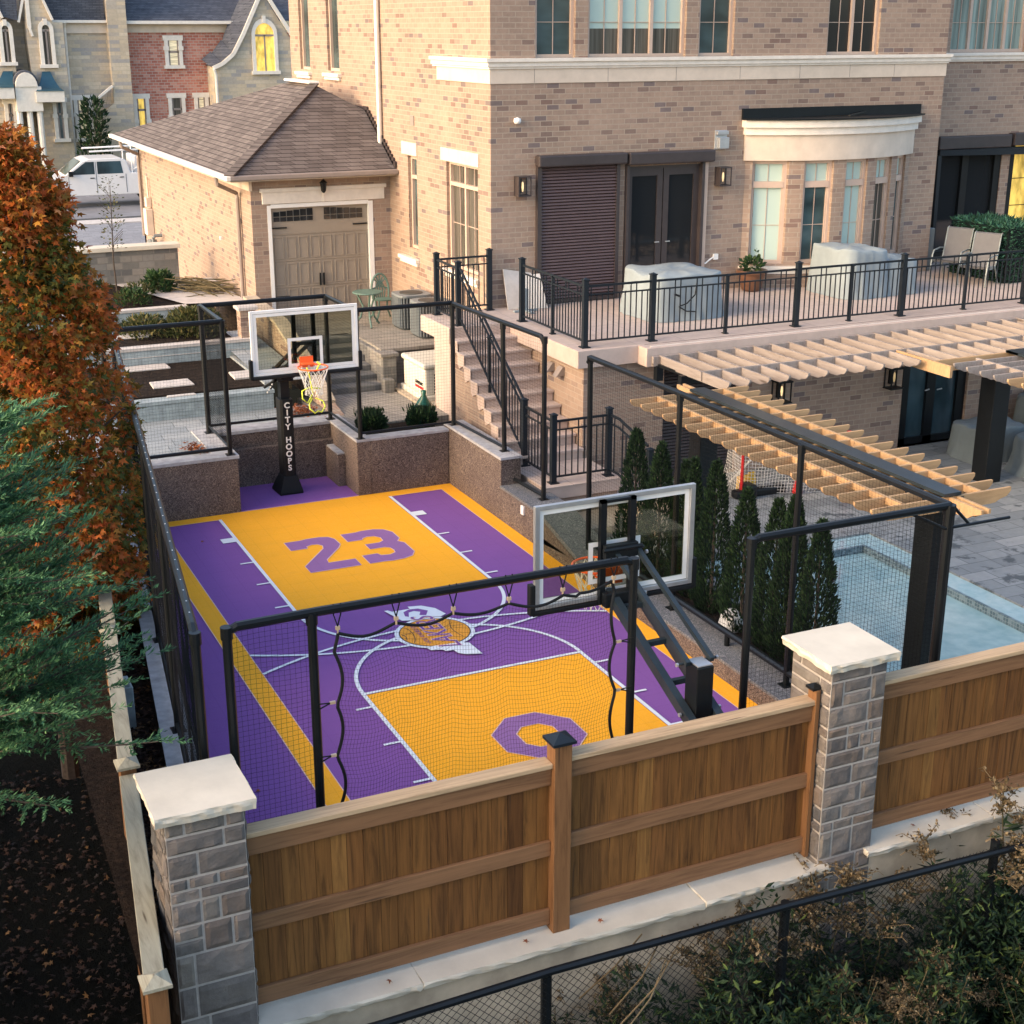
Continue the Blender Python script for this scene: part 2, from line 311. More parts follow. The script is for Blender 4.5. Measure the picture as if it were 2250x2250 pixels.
t=NT('dark_soil'); o=t.obj(); t.base(t.ramp(t.noise(o,14,6,.7),[(.3,(.010,.008,.007)),(.55,(.028,.02,.015)),(.75,(.06,.042,.03))])); t.bump(t.noise(o,18,6,.7),1,.05); M['soil']=t.set(.95,0,.1)
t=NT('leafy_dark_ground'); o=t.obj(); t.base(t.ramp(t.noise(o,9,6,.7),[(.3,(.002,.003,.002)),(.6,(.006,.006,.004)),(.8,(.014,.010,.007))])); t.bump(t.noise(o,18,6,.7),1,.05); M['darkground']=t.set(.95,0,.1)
M['asphalt']=plain('grey_asphalt',(.17,.17,.18),.85,var=.2,sc_=1.5)
M['drive']=pavers('grey_driveway_paver',[(0,(.22,.22,.23)),(1,(.28,.28,.29))],(.17,.17,.18),.4,.2)
M['lawn']=plain('distant_lawn',(.07,.085,.03),.95,var=.4,sc_=2)
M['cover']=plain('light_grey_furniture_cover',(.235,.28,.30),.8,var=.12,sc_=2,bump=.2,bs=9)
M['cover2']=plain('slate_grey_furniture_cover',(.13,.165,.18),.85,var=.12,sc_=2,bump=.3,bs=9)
M['green_paint']=plain('verdigris_paint',(.09,.155,.125),.55,var=.15)
M['sling']=plain('grey_sling_fabric',(.12,.12,.125),.8,var=.08)
M['chairmet']=plain('pale_grey_chair_tube',(.26,.29,.28),.5,metal=.2,bump=0)
M['terra']=plain('brown_glazed_pot',(.14,.065,.035),.3,var=.2)
M['ac']=plain('grey_condenser_paint',(.17,.19,.195),.5,var=.06,bump=0)
M['acd']=plain('dark_condenser_grille',(.03,.035,.035),.5,bump=0)
M['gen']=plain('cream_generator_paint',(.62,.59,.50),.45,var=.04,bump=0)
M['red']=plain('red_plastic',(.55,.02,.02),.35,var=.08,bump=0)
M['truck']=plain('white_car_paint',(.72,.70,.68),.2,var=.03,bump=0)
M['tyre']=plain('black_tyre',(.02,.02,.02),.8,bump=0)
M['copper']=plain('teal_canopy_metal',(.035,.10,.14),.4,metal=.3,var=.1)
M['trunk']=plain('grey_brown_bark',(.06,.045,.035),.9,var=.4,sc_=20,bump=.6)
M['maple']=island('autumn_maple_leaf',[(0,(.09,.07,.012)),(.15,(.20,.11,.016)),(.32,(.33,.11,.016)),(.5,(.44,.115,.022)),(.7,(.52,.15,.035)),(.85,(.34,.07,.02)),(.95,(.60,.28,.04)),(1,(.66,.27,.14))],.6,.4)
M['mapleg']=island('turning_green_maple_leaf',[(0,(.03,.05,.012)),(.4,(.09,.10,.016)),(.7,(.20,.14,.02)),(1,(.34,.15,.02))],.6,.3)
M['cedar']=island('dark_cedar_foliage',[(0,(.006,.02,.009)),(.5,(.013,.036,.014)),(.85,(.022,.055,.018)),(1,(.04,.085,.025))],.7,.15)
M['juni']=island('blue_green_juniper_foliage',[(0,(.022,.07,.036)),(.5,(.06,.165,.075)),(.85,(.115,.26,.11)),(1,(.22,.38,.16))],.65,.2)
M['weedg']=island('dull_green_weed_leaf',[(0,(.004,.014,.008)),(.5,(.012,.034,.015)),(.85,(.03,.06,.022)),(1,(.12,.17,.04))],.65,.25)
M['plume']=island('dry_plume_seed_head',[(0,(.06,.042,.022)),(.5,(.14,.10,.052)),(.85,(.23,.17,.095)),(1,(.34,.27,.16))],.85,.2)
M['straw']=island('dry_stem',[(0,(.05,.045,.02)),(1,(.16,.12,.06))],.8)
M['dead']=island('fallen_leaf',[(0,(.012,.007,.005)),(.5,(.03,.016,.011)),(.85,(.07,.035,.02)),(1,(.2,.11,.04))],.8)
M['redleaf']=island('russet_leaf_pile',[(0,(.12,.035,.015)),(.6,(.25,.075,.03)),(1,(.38,.14,.05))],.8)
M['hedge']=island('artificial_hedge_foliage',[(0,(.008,.035,.02)),(.6,(.02,.075,.045)),(1,(.05,.15,.10))],.6,.1)
M['shrub']=island('shrub_foliage',[(0,(.012,.035,.012)),(.6,(.03,.075,.022)),(1,(.08,.12,.04))],.7,.2)
M['greenpl']=plain('glossy_green_plastic',(.01,.10,.055),.2,var=.3)
# ================================================================ ground and court
g=MB(); g.quad((-120,-60,-1.9),(120,-60,-1.9),(120,-7.25,-1.9),(-120,-7.25,-1.9)); g.quad((-120,-7.25,-1.9),(-4.1,-7.25,-1.9),(-4.1,12,-1.9),(-120,12,-1.9)); g.quad((-120,12,-1.9),(-4.1,12,-1.9),(-4.1,30,-1.2),(-120,30,-1.2))
g.quad((-120,30,-1.2),(-4.1,30,-1.2),(-4.1,42,1.0),(-120,42,1.0))
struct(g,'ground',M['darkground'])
g=MB(); g.quad((-5.0,27.5,1.22),(60,27.5,1.22),(60,180,1.22),(-5,180,1.22)); g.quad((-120,42,1.0),(-5,42,1.0),(-5,180,1.1),(-120,180,1.1)); struct(g,'distant_ground',M['lawn'])
g=MB(); g.box(-30,40,34.6,43.5,1.1,1.3); struct(g,'street',M['asphalt'])
g=MB(); g.box(-30,40,32.9,33.9,1.1,1.33); struct(g,'sidewalk',M['wallcap'])
g=MB(); g.box(-4,8,27.3,32.9,1.1,1.30); struct(g,'driveway',M['drive'])
a=1.463; G0=1.30; BL=5.601; HW=2.370; BO=.258; HL=2.363
z0=0.0
g=MB(); g.box(-4.6,2.9,-6.5,7.35,-.15,z0); struct(g,'court_surface',M['purple'])
zg=.004
g=MB()
for s in(1,-1):
    y0,y1=sorted((s*(G0+.05),s*(BL+BO if s>0 else 6.3)))
    g.quad((-a+.05,y0,zg),(a-.05,y0,zg),(a-.05,y1,zg),(-a+.05,y1,zg))
g.quad((HW,-6.4,zg),(HW+BO,-6.4,zg),(HW+BO,BL+BO,zg),(HW,BL+BO,zg))
g.quad((-HL-BO,-6.4,zg),(-HL,-6.4,zg),(-HL,BL+BO,zg),(-HL-BO,BL+BO,zg))
g.quad((-HL,BL,zg),(-a+.05,BL,zg),(-a+.05,BL+BO,zg),(-HL,BL+BO,zg)); g.quad((a-.05,BL,zg),(HW,BL,zg),(HW,BL+BO,zg),(a-.05,BL+BO,zg))
struct(g,'court_gold_area',M['gold'])
def ribbon(mb,pts,w,z,closed=False):
    n=len(pts); pts=[Vector((p[0],p[1])) for p in pts]
    L=[];Rr=[]
    for i,p in enumerate(pts):
        if closed: d=(pts[(i+1)%n]-pts[i-1])
        else: d=pts[min(i+1,n-1)]-pts[max(i-1,0)]
        if d.length<1e-9: d=Vector((1,0))
        d.normalize(); nn=Vector((-d.y,d.x)); L.append(p+nn*w/2); Rr.append(p-nn*w/2)
    m=n if closed else n-1
    vs=[(v.x,v.y,z) for v in L]+[(v.x,v.y,z) for v in Rr]
    mb.add(vs,[(i,n+i,n+(i+1)%n,(i+1)%n) for i in range(m)])
g=MB(); zw=.012; W=.05
for s in(1,-1):
    for sx in(1,-1):
        x=sx*(a-.025); y0,y1=sorted((s*G0,s*BL if s>0 else -6.2)); g.quad((x-.025,y0,zw),(x+.025,y0,zw),(x+.025,y1,zw),(x-.025,y1,zw))
        for k in(2.213,1.312,.381):
            y=s*(G0+k); x0,x1=sorted((sx*a,sx*(a+.188))); g.quad((x0,y-.02,zw),(x1,y-.02,zw),(x1,y+.02,zw),(x0,y+.02,zw))
        y0,y1=sorted((s*(G0+3.382),s*(G0+3.18))); x0,x1=sorted((sx*a,sx*(a+.2))); g.quad((x0,y0,zw),(x1,y0,zw),(x1,y1,zw),(x0,y1,zw))
    y0,y1=sorted((s*G0,s*(G0+.05))); g.quad((-a+.05,y0,zw),(a-.05,y0,zw),(a-.05,y1,zw),(-a+.05,y1,zw))
    pts=[( (a-.025)*math.cos(t_),s*G0-s*(a-.025)*math.sin(t_)) for t_ in [i*PI/48 for i in range(49)]]; ribbon(g,pts,W,zw+(.001 if s>0 else .002))
    cy=s*4.9; r=5.17; th=math.asin(HL/r)
    pts=[(r*math.sin(-th+2*th*i/60),cy-s*r*math.cos(-th+2*th*i/60)) for i in range(61)]; ribbon(g,pts,.045,zw+(.003 if s>0 else .004))
struct(g,'court_white_lines',M['courtwhite'])
def figure(name,polys,holes=()):
    mb=MB()
    for p in polys: mb.add([(x,y,.009) for x,y in p],[tuple(range(len(p)))])
    struct(mb,name,M['lilac'])
two=[(0,1.0),(0,1.38),(.26,1.38),(.36,1.41),(.56,1.41),(.70,1.36),(.76,1.24),(.77,.98),(.70,.84),(.38,.42),(.36,.29),(.77,.29),(.77,0),(0,0),(0,.28),(.47,.90),(.50,1.02),(.45,1.11),(.36,1.13),(.27,1.08),(.26,1.0)]
three=[(0,1.02),(0,1.38),(.24,1.38),(.34,1.41),(.54,1.41),(.69,1.34),(.78,1.17),(.78,.86),(.71,.75),(.78,.64),(.78,.22),(.69,.06),(.55,0),(.36,-.02),(.24,0),(0,0),(0,.36),(.24,.36),(.27,.27),(.40,.24),(.50,.30),(.52,.40),(.50,.52),(.43,.57),(.2,.57),(.2,.80),(.43,.80),(.51,.86),(.52,1.0),(.45,1.10),(.34,1.12),(.26,1.08),(.24,1.02)]
import mathutils
def tess(mb,loops,z,mi=0):
    tri=mathutils.geometry.tessellate_polygon([[Vector((x,y,0)) for x,y in l] for l in loops]); vs=[(x,y,z) for l in loops for x,y in l]
    n=len(mb.v); mb.v+=vs
    for t_ in tri:
        p=[Vector(vs[i]) for i in t_]
        if (p[1]-p[0]).cross(p[2]-p[0]).z<0: t_=t_[::-1]
        mb.f.append(tuple(i+n for i in t_)); mb.m.append(mi)
f2=[(x-.82,y+2.74) for x,y in two]; f3=[(x+.08,y+2.74) for x,y in three]
def octa(hx,y0,y1,cx,cy): return [(-hx+cx,y0),(hx-cx,y0),(hx,y0+cy),(hx,y1-cy),(hx-cx,y1),(-hx+cx,y1),(-hx,y1-cy),(-hx,y0+cy)]
oo=octa(.49,-3.63,-2.59,.3,.31); oi=octa(.225,-3.37,-2.86,.12,.13)
g=MB(); tess(g,[f2],.009); tess(g,[f3],.009); tess(g,[oo,oi],.009); struct(g,'court_number_figures',M['lilac'])
g=MB()
for p in(f2,f3,oo,oi): ribbon(g,p,.014,.011,True)
for x in(HW,-HL): ribbon(g,[(x,-6.3),(x,BL)],.011,.0075)
for x in(-HL-BO,): ribbon(g,[(x,-6.3),(x,BL+BO)],.011,.0078)
ribbon(g,[(-HL,BL),(-a,BL)],.011,.008); ribbon(g,[(a,BL),(HW,BL)],.011,.008); ribbon(g,[(-1.2,BL+BO),(.98,BL+BO)],.012,.0085)
struct(g,'court_pink_outlines',M['pinkline'])
# centre emblem: ball with ring, seams, slanted word band
def disc(r,z,c=(0,0),n=64,ry=None): return [(c[0]+r*math.cos(2*PI*i/n),c[1]+(ry or r)*math.sin(2*PI*i/n),z) for i in range(n)]
g=MB(); g.add(disc(.525,.018,ry=.50),[tuple(range(64))],0); g.add(disc(.47,.019,ry=.45),[tuple(range(64))],3); g.add(disc(.455,.0205,ry=.435),[tuple(range(64))],1)
def sarc(cx,cy,r,a0,a1,w=.010,z=.0222,n=20):
    pts=[]
    for i in range(n+1):
        t_=a0+(a1-a0)*i/n; x,y=cx+r*math.cos(t_),cy+r*math.sin(t_)
        if x*x/.455**2+y*y/.435**2<1: pts.append((x,y))
    if len(pts)>1:
        k=MB(); ribbon(k,pts,w,z); g.add(k.v,k.f,3)
sarc(-.9,.1,.62,-.9,.9); sarc(.9,-.05,.66,PI-.9,PI+.9); sarc(0,-1.5,1.62,.9,PI-.9); sarc(.1,1.4,1.1,-PI+.9,-.9); sarc(-.62,.0,.22,-1.3,1.3)
# banner ends (white), far curl and near foot
tess(g,[[(-.36,.93),(-.31,.93),(-.27,.86),(-.02,.86),(-.02,.94),(.16,.90),(.30,.74),(.36,.50),(.26,.44),(.1,.50),(-.10,.46),(-.26,.52)]],.0235,0)
tess(g,[[(-.29,-.40),(-.26,-.52),(-.12,-.56),(-.1,-.62),(0,-.63),(.02,-.74),(.1,-.82),(.29,-.88),(.27,-.50),(.13,-.44)]],.0236,0)
g2=MB(); 
tess(g2,[[(-.04,.84),(.08,.82),(.18,.70),(.10,.56),(.02,.60),(.07,.70),(.0,.76),(-.08,.74),(-.13,.60),(-.17,.64),(-.14,.78)]],.0245)
struct(g,'court_centre_emblem',[M['courtwhite'],M['courtorange'],M['purple'],M['courtblack']])
struct(g2,'court_emblem_curl',M['purple'])
def text_mb(s_,size,ext=0,shear=0,off=0,space=1):
    cu=bpy.data.curves.new('txt','FONT'); cu.body=s_; cu.size=size; cu.extrude=ext; cu.shear=shear; cu.offset=off; cu.align_x='CENTER'; cu.align_y='CENTER'; cu.space_character=space
    ob=bpy.data.objects.new('txt',cu); col.objects.link(ob); dg=bpy.context.evaluated_depsgraph_get(); me=bpy.data.meshes.new_from_object(ob.evaluated_get(dg))
    mb=MB(); mb.add([tuple(v.co) for v in me.vertices],[tuple(p.vertices) for p in me.polygons]); bpy.data.objects.remove(ob); bpy.data.curves.remove(cu); bpy.data.meshes.remove(me); return mb
def xf(mb,Mx): mb.v=[tuple(Mx@Vector(v)) for v in mb.v]; return mb
for s_,sz,cx,z_,nm,mt,off in(('LAKERS',.40,.03,.026,'court_emblem_word','pinkline',.012),('LAKERS',.40,.03,.0275,'court_emblem_word','purple',.0),('LOS ANGELES',.085,-.20,.0265,'court_emblem_small_word','purple',.0)):
    tb=text_mb(s_,sz,0,.35,off); mx=max(v[0] for v in tb.v)-min(v[0] for v in tb.v)
    k=(1.12 if sz>.2 else .62)/mx; c0=0
    xf(tb,Matrix.Translation((cx,-.02,z_))@Matrix.Rotation(PI/2,4,'Z')@Matrix.Diagonal((k,1 if sz>.2 else 1,1,1))); struct(tb,nm,M[mt])
# ================================================================ retaining walls round the court
def wallthing(name,label,cat,parts,group=None,loc=None):
    t_=thing(name,loc or (0,0,0),label,cat,group)
    for pn,mb,mt,*b in parts: mb.build(pn,M[mt],t_,bev=b[0] if b else 0)
    return t_
far=BL+BO
zt=.95
b=MB(); b.box(-4.4,-1.02,far,far+.35,-.1,zt-.04); b.box(-1.37,-1.02,far+.35,7.28,-.1,zt-.04); b.box(-1.02,.98,7.28,7.62,-.1,zt-.04); b.box(-.80,1.00,7.16,7.28,-.1,.66)
b.box(.98,1.22,far+.0,7.28,-.1,zt-.02); b.box(.84,.98,6.5,7.16,-.1,.56)
c=MB(); c.box(-4.4,-1.0,far-.01,far+.30,zt-.04,zt+.01); c.box(-1.37,-1.0,far+.30,7.26,zt-.04,zt+.01); c.box(-1.37,1.25,7.26,7.66,zt-.04,zt+.01); c.box(.85,.97,6.52,7.12,.56,.585)
wallthing('retaining_wall','swirl stamped retaining wall notched round the far hoop pole','retaining wall',[('wall_body',b,'stamp',.01),('wall_top',c,'led_top')])
b=MB(); b.box(1.22,2.62,far,far+.22,-.1,zt-.02); b.box(HW+BO,HW+BO+.35,3.72,far+.22,-.1,1.0)
c=MB(); c.box(.97,2.64,far-.01,far+.24,zt-.02,zt+.02); c.box(HW+BO-.01,HW+BO+.36,3.70,far+.24,1.0,1.04)
c.box(.97,1.24,far+.24,7.26,zt-.02,zt+.015)
wallthing('retaining_wall','tall stamped retaining wall in the far right corner of the court','retaining wall',[('wall_body',b,'stamp',.01),('wall_top',c,'led_top')])
b=MB(); b.box(HW+BO,HW+BO+.5,2.3,3.72,-.1,.54); b.box(HW+BO,HW+BO+.5,1.0,2.3,-.1,.2); 
b.add([(HW+BO,2.3,.5),(HW+BO,1.2,.2),(HW+BO,2.3,.1),(HW+BO+.5,2.3,.5),(HW+BO+.5,1.2,.2),(HW+BO+.5,2.3,.1)],[(0,1,2),(3,5,4),(0,3,4,1)])
c=MB(); c.box(HW+BO-.01,HW+BO+.56,2.3,3.74,.54,.58)
c.add([(HW+BO-.01,2.3,.58),(HW+BO+.56,2.3,.58),(HW+BO+.56,1.0,.26),(HW+BO-.01,1.0,.26),(HW+BO-.01,2.3,.5),(HW+BO+.56,2.3,.5),(HW+BO+.56,1.0,.2),(HW+BO-.01,1.0,.2)],[(0,1,2,3),(0,3,7,4),(1,5,6,2)])
o=MB(); o.box(HW+BO-.03,HW+BO,2.83,2.93,.36,.50)
wallthing('retaining_wall','sloping stamped wall beside the stair landing with a white outlet','retaining wall',[('wall_body',b,'stamp',.01),('wall_top',c,'speck'),('outlet_box',o,'white',.005)])
b=MB(); b.box(HW+BO,HW+BO+.45,-6.35,1.0,-.1,.22); c=MB(); c.box(HW+BO-.012,HW+BO+.5,-6.35,1.0,.22,.26)
wallthing('retaining_wall','low stamped kerb wall beside the pool with speckled top','retaining wall',[('wall_body',b,'stamp',.01),('wall_top',c,'speck',.006)])
# left ledge wall (skewed with the left cage)
def fx(y): return -4.28+(y+6.0)*.1236
ys=[-6.4,-3,0,3,5.85]
b=MB();c=MB()
for y_,y2 in zip(ys,ys[1:]):
    for mb,xo,xi,za,zb in((b,-.16,.10,-1.5,.76),(c,-.18,.12,.76,.80)):
        vs=[(fx(yy)+x,yy,z) for z in(za,zb) for yy in(y_,y2) for x in(xo,xi)]; mb.add(vs,[(0,2,3,1),(4,5,7,6),(0,1,5,4),(1,3,7,5),(3,2,6,7),(2,0,4,6)])
wallthing('retaining_wall','long pale concrete ledge wall under the left cage net','retaining wall',[('wall_body',b,'conc'),('wall_top',c,'led_top')])
g=MB(); g.quad((-4.95,-6.4,.50),(-4.2,-6.4,.50),(-3.0,5.8,.55),(-4.6,5.8,.55)); struct(g,'leaf_mulch_strip',M['soil'])
# ================================================================ terraces on the far left
g=MB(); g.box(-6,-1.37,far+.3,8.62,.5,.93); g.box(-1.37,1.0,7.66,8.62,.5,.93); struct(g,'terrace_paving',M['terrace'])
b=MB();c=MB()
b.box(-6,.36,8.62,8.9,.5,1.22); c.box(-6,.38,8.60,8.92,1.22,1.28)
for z in(1.06,): c.box(-6,.365,8.612,8.62,z,z+.012)
wallthing('retaining_wall','lower blue grey block terrace wall behind the far left paving','retaining wall',[('wall_body',b,'walls'),('wall_cap',c,'walls',.006)])
g=MB(); g.box(-6,.30,8.9,11.4,.9,1.31); struct(g,'lower_soil_bed',M['soil'])
g=MB(); g.quad((.30,8.9,1.35),(1.1,8.9,1.35),(1.1,13.0,1.5),(.30,13.0,1.5)); g.box(.28,.36,8.9,11.4,1.25,1.352); struct(g,'side_path',M['terrace'])
b=MB();c=MB(); b.box(-6,.75,11.38,11.6,1.2,1.60); c.box(-6,.77,11.36,11.64,1.60,1.66); c.box(-6,.6,11.371,11.38,1.46,1.472)
wallthing('retaining_wall','middle blue grey block terrace wall with pale cap','retaining wall',[('wall_body',b,'walls'),('wall_cap',c,'wallcap',.006)])
g=MB(); g.box(-6,.40,11.6,13.95,1.2,1.66); struct(g,'middle_soil_bed',M['soil'])
b=MB();c=MB(); b.box(-6,.05,13.95,14.1,1.4,1.86); c.box(-6,.07,13.93,14.14,1.86,1.92)
wallthing('retaining_wall','upper low terrace kerb with pale cap in front of the bare soil bed','retaining wall',[('wall_body',b,'walls'),('wall_cap',c,'wallcap',.006)])
g=MB(); g.box(-6,.3,14.1,17.2,1.4,1.88); struct(g,'upper_soil_bed',M['soil'])
g=MB(); g.quad((.05,14.1,1.93),(1.35,14.1,1.90),(1.35,17.2,1.93),(-.9,17.2,1.93)); struct(g,'soil_bed_path',M['wallcap'])
b=MB();c=MB(); b.box(-6,.62,17.2,17.55,1.4,2.66); c.box(-6,.68,17.14,17.62,2.66,2.76)
wallthing('stone_wall','rough stone garden wall with cream cap beside the garage','stone wall',[('wall_body',b,'stone_blk'),('wall_cap',c,'cream',.012)])
g=MB(); g.box(-5.5,1.45,17.6,27.4,.8,1.3); struct(g,'side_yard_paving',M['drive'])
for i,(x0,x1,y0,y1,z) in enumerate(((-1.61,-.87,9.42,9.90,1.335),(-1.9,-.98,10.93,11.34,1.335),(-1.5,-.98,8.80,8.93,1.30),(-.11,.31,9.5,10.05,1.345),(-2.3,-1.0,12.3,12.75,1.68))):
    g=MB(); g.prism([(x0,y0),(x1,y0),(x1-.02,y1),(x0+.02,y1)],z-.05,z)
    lab=['pale stepping slab lying in the middle of the dark lower bed','pale stepping slab at the foot of the middle terrace wall','pale stepping slab half on the cap of the lower wall','pale stepping slab beside the side path on the right of the lower bed','pale stepping slab in the planted middle bed by the maple'][i]
    tag(g.build('stepping_slab',M['wallcap'],bev=.01),lab,'slab','stepping slabs in the soil beds')
# ================================================================ mid terrace, court yard, stone stair
g=MB(); g.box(1.22,3.1,7.0,9.3,.4,.895); g.box(.99,1.8,7.62,9.3,.4,.897); g.quad((1.22,6.98,.896),(1.5,6.98,.896),(1.5,7.1,.896),(1.22,7.1,.896)); g.box(3.1,4.4,7.6,9.6,.4,.898); struct(g,'lower_terrace_boards',M['boards'])
g=MB(); g.box(1.24,2.62,6.09,7.0,.3,.86); struct(g,'planting_bed',M['soil'])
g=MB(); g.box(2.75,4.6,9.62,14,.6,1.62); g.box(1.42,2.75,11.15,14,.6,1.62); struct(g,'courtyard_paving',M['court_pave'])
t_=thing('stone_stair',(2.1,9.2,.9),'dark rock faced stone steps rising to the garage courtyard','steps')
for i in range(6):
    s=MB(); y=9.23+i*.33; s.box(1.62,2.66,y,y+.36,.85+i*.12,.9+(i+1)*.12); s.build('step',M['stone_blk'],t_,bev=.02)
b=MB(); b.box(2.9,4.45,9.50,9.72,.7,1.56); c=MB(); c.box(2.72,4.5,9.44,9.74,1.56,1.63)
wallthing('stone_wall','grey stone block wall holding up the courtyard behind the generator','stone wall',[('wall_body',b,'stone_blk',.01),('wall_cap',c,'court_pave',.008)])
b=MB(); b.box(2.64,2.92,9.15,9.5,.85,1.55); b.box(2.60,2.8,8.95,9.15,.85,1.15); c=MB(); c.box(2.60,2.96,9.11,9.54,1.55,1.61)
b.box(2.66,2.88,9.5,11.3,.9,1.58)
wallthing('stone_pier','short grey stone pier at the right foot of the stone steps','stone pier',[('pier_body',b,'stone_blk',.015),('pier_cap',c,'stone_blk',.01)])
b=MB(); b.ext([(1.40,7.75,.9),(1.40,13.5,1.0),(1.40,13.5,2.05),(1.40,11.2,1.95),(1.40,9.3,1.40),(1.40,8.3,1.0)],(-.22,0,0)); c=MB(); c.ext([(1.42,13.5,2.05),(1.42,11.2,1.95),(1.42,9.3,1.40),(1.42,8.3,1.0),(1.42,8.3,1.05),(1.42,9.3,1.46),(1.42,11.2,2.01),(1.42,13.5,2.11)],(-.28,0,0))
wallthing('side_wall','sloping tan stair side wall seen through the far backboard','stair wall',[('wall_body',b,'brick'),('wall_cap',c,'conc')])
b=MB(); b.box(.55,.85,11.45,11.75,1.2,2.2); c=MB(); c.box(.5,.9,11.4,11.8,2.2,2.27)
wallthing('gate_pier','square grey brick pier by the cage corner below the garage','brick pier',[('pier_body',b,'brick'),('pier_cap',c,'wallcap',.008)])
# ================================================================ pool patio
g=MB()
g.box(3.13,7.6,.8,4.4,-.3,0); g.box(7.6,30,-6.34,9,-.3,0); g.box(3.1,7.6,-6.34,-5.9,-.3,0); g.box(3.13,4.35,-5.9,.8,-.3,-.0); struct(g,'pool_patio',M['patio'])
g=MB(); g.quad((4.3,-5.95,-.14),(7.2,-5.95,-.14),(7.2,.42,-.14),(4.3,.42,-.14)); struct(g,'pool_water',M['water'])
g=MB(); g.quad((7.2,-5.95,-.03),(7.6,-5.95,-.03),(7.6,.8,-.03),(7.2,.8,-.03)); g.quad((4.3,.42,-.03),(7.2,.42,-.03),(7.2,.8,-.03),(4.3,.8,-.03)); struct(g,'pool_ledge_water',M['water2'])
g=MB(); g.box(7.18,7.22,-5.95,.44,-.3,-.025); g.box(4.3,7.18,.40,.44,-.3,-.025); struct(g,'pool_tile_band',M['mosaic'])
g=MB(); g.box(2.63+.5,3.13+.75,-6.3,1.0,-.2,.16); struct(g,'cedar_bed',M['soil'])
# ================================================================ house
def holewall(mb,axis,c,u0,u1,z0,z1,holes,depth,mi=0):
    """wall plane: axis 'y' -> plane Y=c facing -Y ; 'x' -> plane X=c facing -X. holes (u0,u1,z0,z1)"""
    us=sorted({u0,u1,*[h[0] for h in holes],*[h[1] for h in holes]}); zs=sorted({z0,z1,*[h[2] for h in holes],*[h[3] for h in holes]})
    us=[u for u in us if u0<=u<=u1]; zs=[z for z in zs if z0<=z<=z1]
    P=(lambda u,z,d=0:(u,c+d,z)) if axis=='y' else (lambda u,z,d=0:(c+d,u,z))
    for i in range(len(us)-1):
        for j in range(len(zs)-1):
            uc=(us[i]+us[i+1])/2; zc=(zs[j]+zs[j+1])/2
            if any(h[0]<uc<h[1] and h[2]<zc<h[3] for h in holes): continue
            q=[P(us[i],zs[j]),P(us[i+1],zs[j]),P(us[i+1],zs[j+1]),P(us[i],zs[j+1])]
            if axis=='x': q=q[::-1]
            mb.quad(*q,mi=mi)
    for h in holes:
        for (ua,za,ub,zb) in((h[0],h[2],h[0],h[3]),(h[0],h[3],h[1],h[3]),(h[1],h[3],h[1],h[2]),(h[1],h[2],h[0],h[2])):
            mb.quad(P(ua,za),P(ub,zb),P(ub,zb,depth),P(ua,za,depth),mi=mi)
def window(parent,axis,c,u0,u1,z0,z1,depth,pane,fw=.06,cols=1,rows=(),transom=None,muntin=None,name='window',fm='frame',label=None,paneB=None,split=None):
    """frame + pane(s). c = wall plane, frame sits depth behind. cols = sashes"""
    D=depth*.6
    def bx(mb,ua,ub,za,zb,d0,d1):
        if axis=='y': mb.box(ua,ub,c+d0,c+d1,za,zb)
        else: mb.box(c+d0,c+d1,ua,ub,za,zb)
    f=MB()
    bx(f,u0,u0+fw,z0,z1,D-.03,D+.06); bx(f,u1-fw,u1,z0,z1,D-.03,D+.06); bx(f,u0+fw,u1-fw,z0,z0+fw,D-.03,D+.06); bx(f,u0+fw,u1-fw,z1-fw,z1,D-.03,D+.06)
    cw=(u1-u0-2*fw)/cols
    for i in range(1,cols): u=u0+fw+i*cw; bx(f,u-fw*.55,u+fw*.55,z0+fw,z1-fw,D-.025,D+.055)
    if transom: bx(f,u0+fw,u1-fw,transom-fw*.6,transom+fw*.6,D-.035,D+.058)
    # muntins
    mw=.012
    for i in range(cols):
        ua=u0+fw+i*cw; um=ua+cw/2
        if muntin: bx(f,um-mw/2,um+mw/2,z0+fw,z1-fw,D+.012,D+.03)
        for zr in rows: bx(f,ua,ua+cw,zr-mw/2,zr+mw/2,D+.013,D+.031)
    o=f.build(name,M[fm],parent,label=label)
    p=MB(); bx(p,u0+fw*.5,u1-fw*.5,z0+fw*.5,z1-fw*.5,D+.032,D+.05)
    if split:   # blind down to split height
        p=MB(); bx(p,u0+fw*.5,u1-fw*.5,split,z1-fw*.5,D+.032,D+.05); p2=MB(); bx(p2,u0+fw*.5,u1-fw*.5,z0+fw*.5,split,D+.034,D+.052); p2.build('pane',M[paneB],o)
    p.build('pane',M[pane],o)
    return o
HY=8.26; HX=4.5
house=thing('brick_house',(HX,HY,0),'large tan brick house with limestone band, shutters and curved bay behind the raised deck','house')
front=[(5.38,6.18,6.92,8.55),(6.44,8.50,6.92,8.55),(8.78,9.56,6.92,8.55),(11.72,12.98,6.92,8.55),(7.27,8.97,2.48,4.95)]
mb=MB(); holewall(mb,'y',HY,HX,14.72,0,9.2,front,.16)
leftw=[(8.85,10.38,2.98,5.0),(11.97,12.47,3.06,4.94),(18.95,19.75,6.46,8.6),(16.72,17.56,6.48,8.6)]
holewall(mb,'x',HX,HY,20.55,0,9.2,leftw,.16)
mb.quad((14.72,HY,0),(14.72,9.2,0),(14.72,9.2,9.2),(14.72,HY,9.2)); holewall(mb,'y',9.2,14.72,24,2.0,9.2,[(15.5,17.38,2.4,4.93),(17.62,19.6,2.4,4.93),(15.62,17.7,6.93,8.55)],.2)
mb.quad((HX,20.55,0),(20,20.55,0),(20,20.55,9.2),(HX,20.55,9.2))
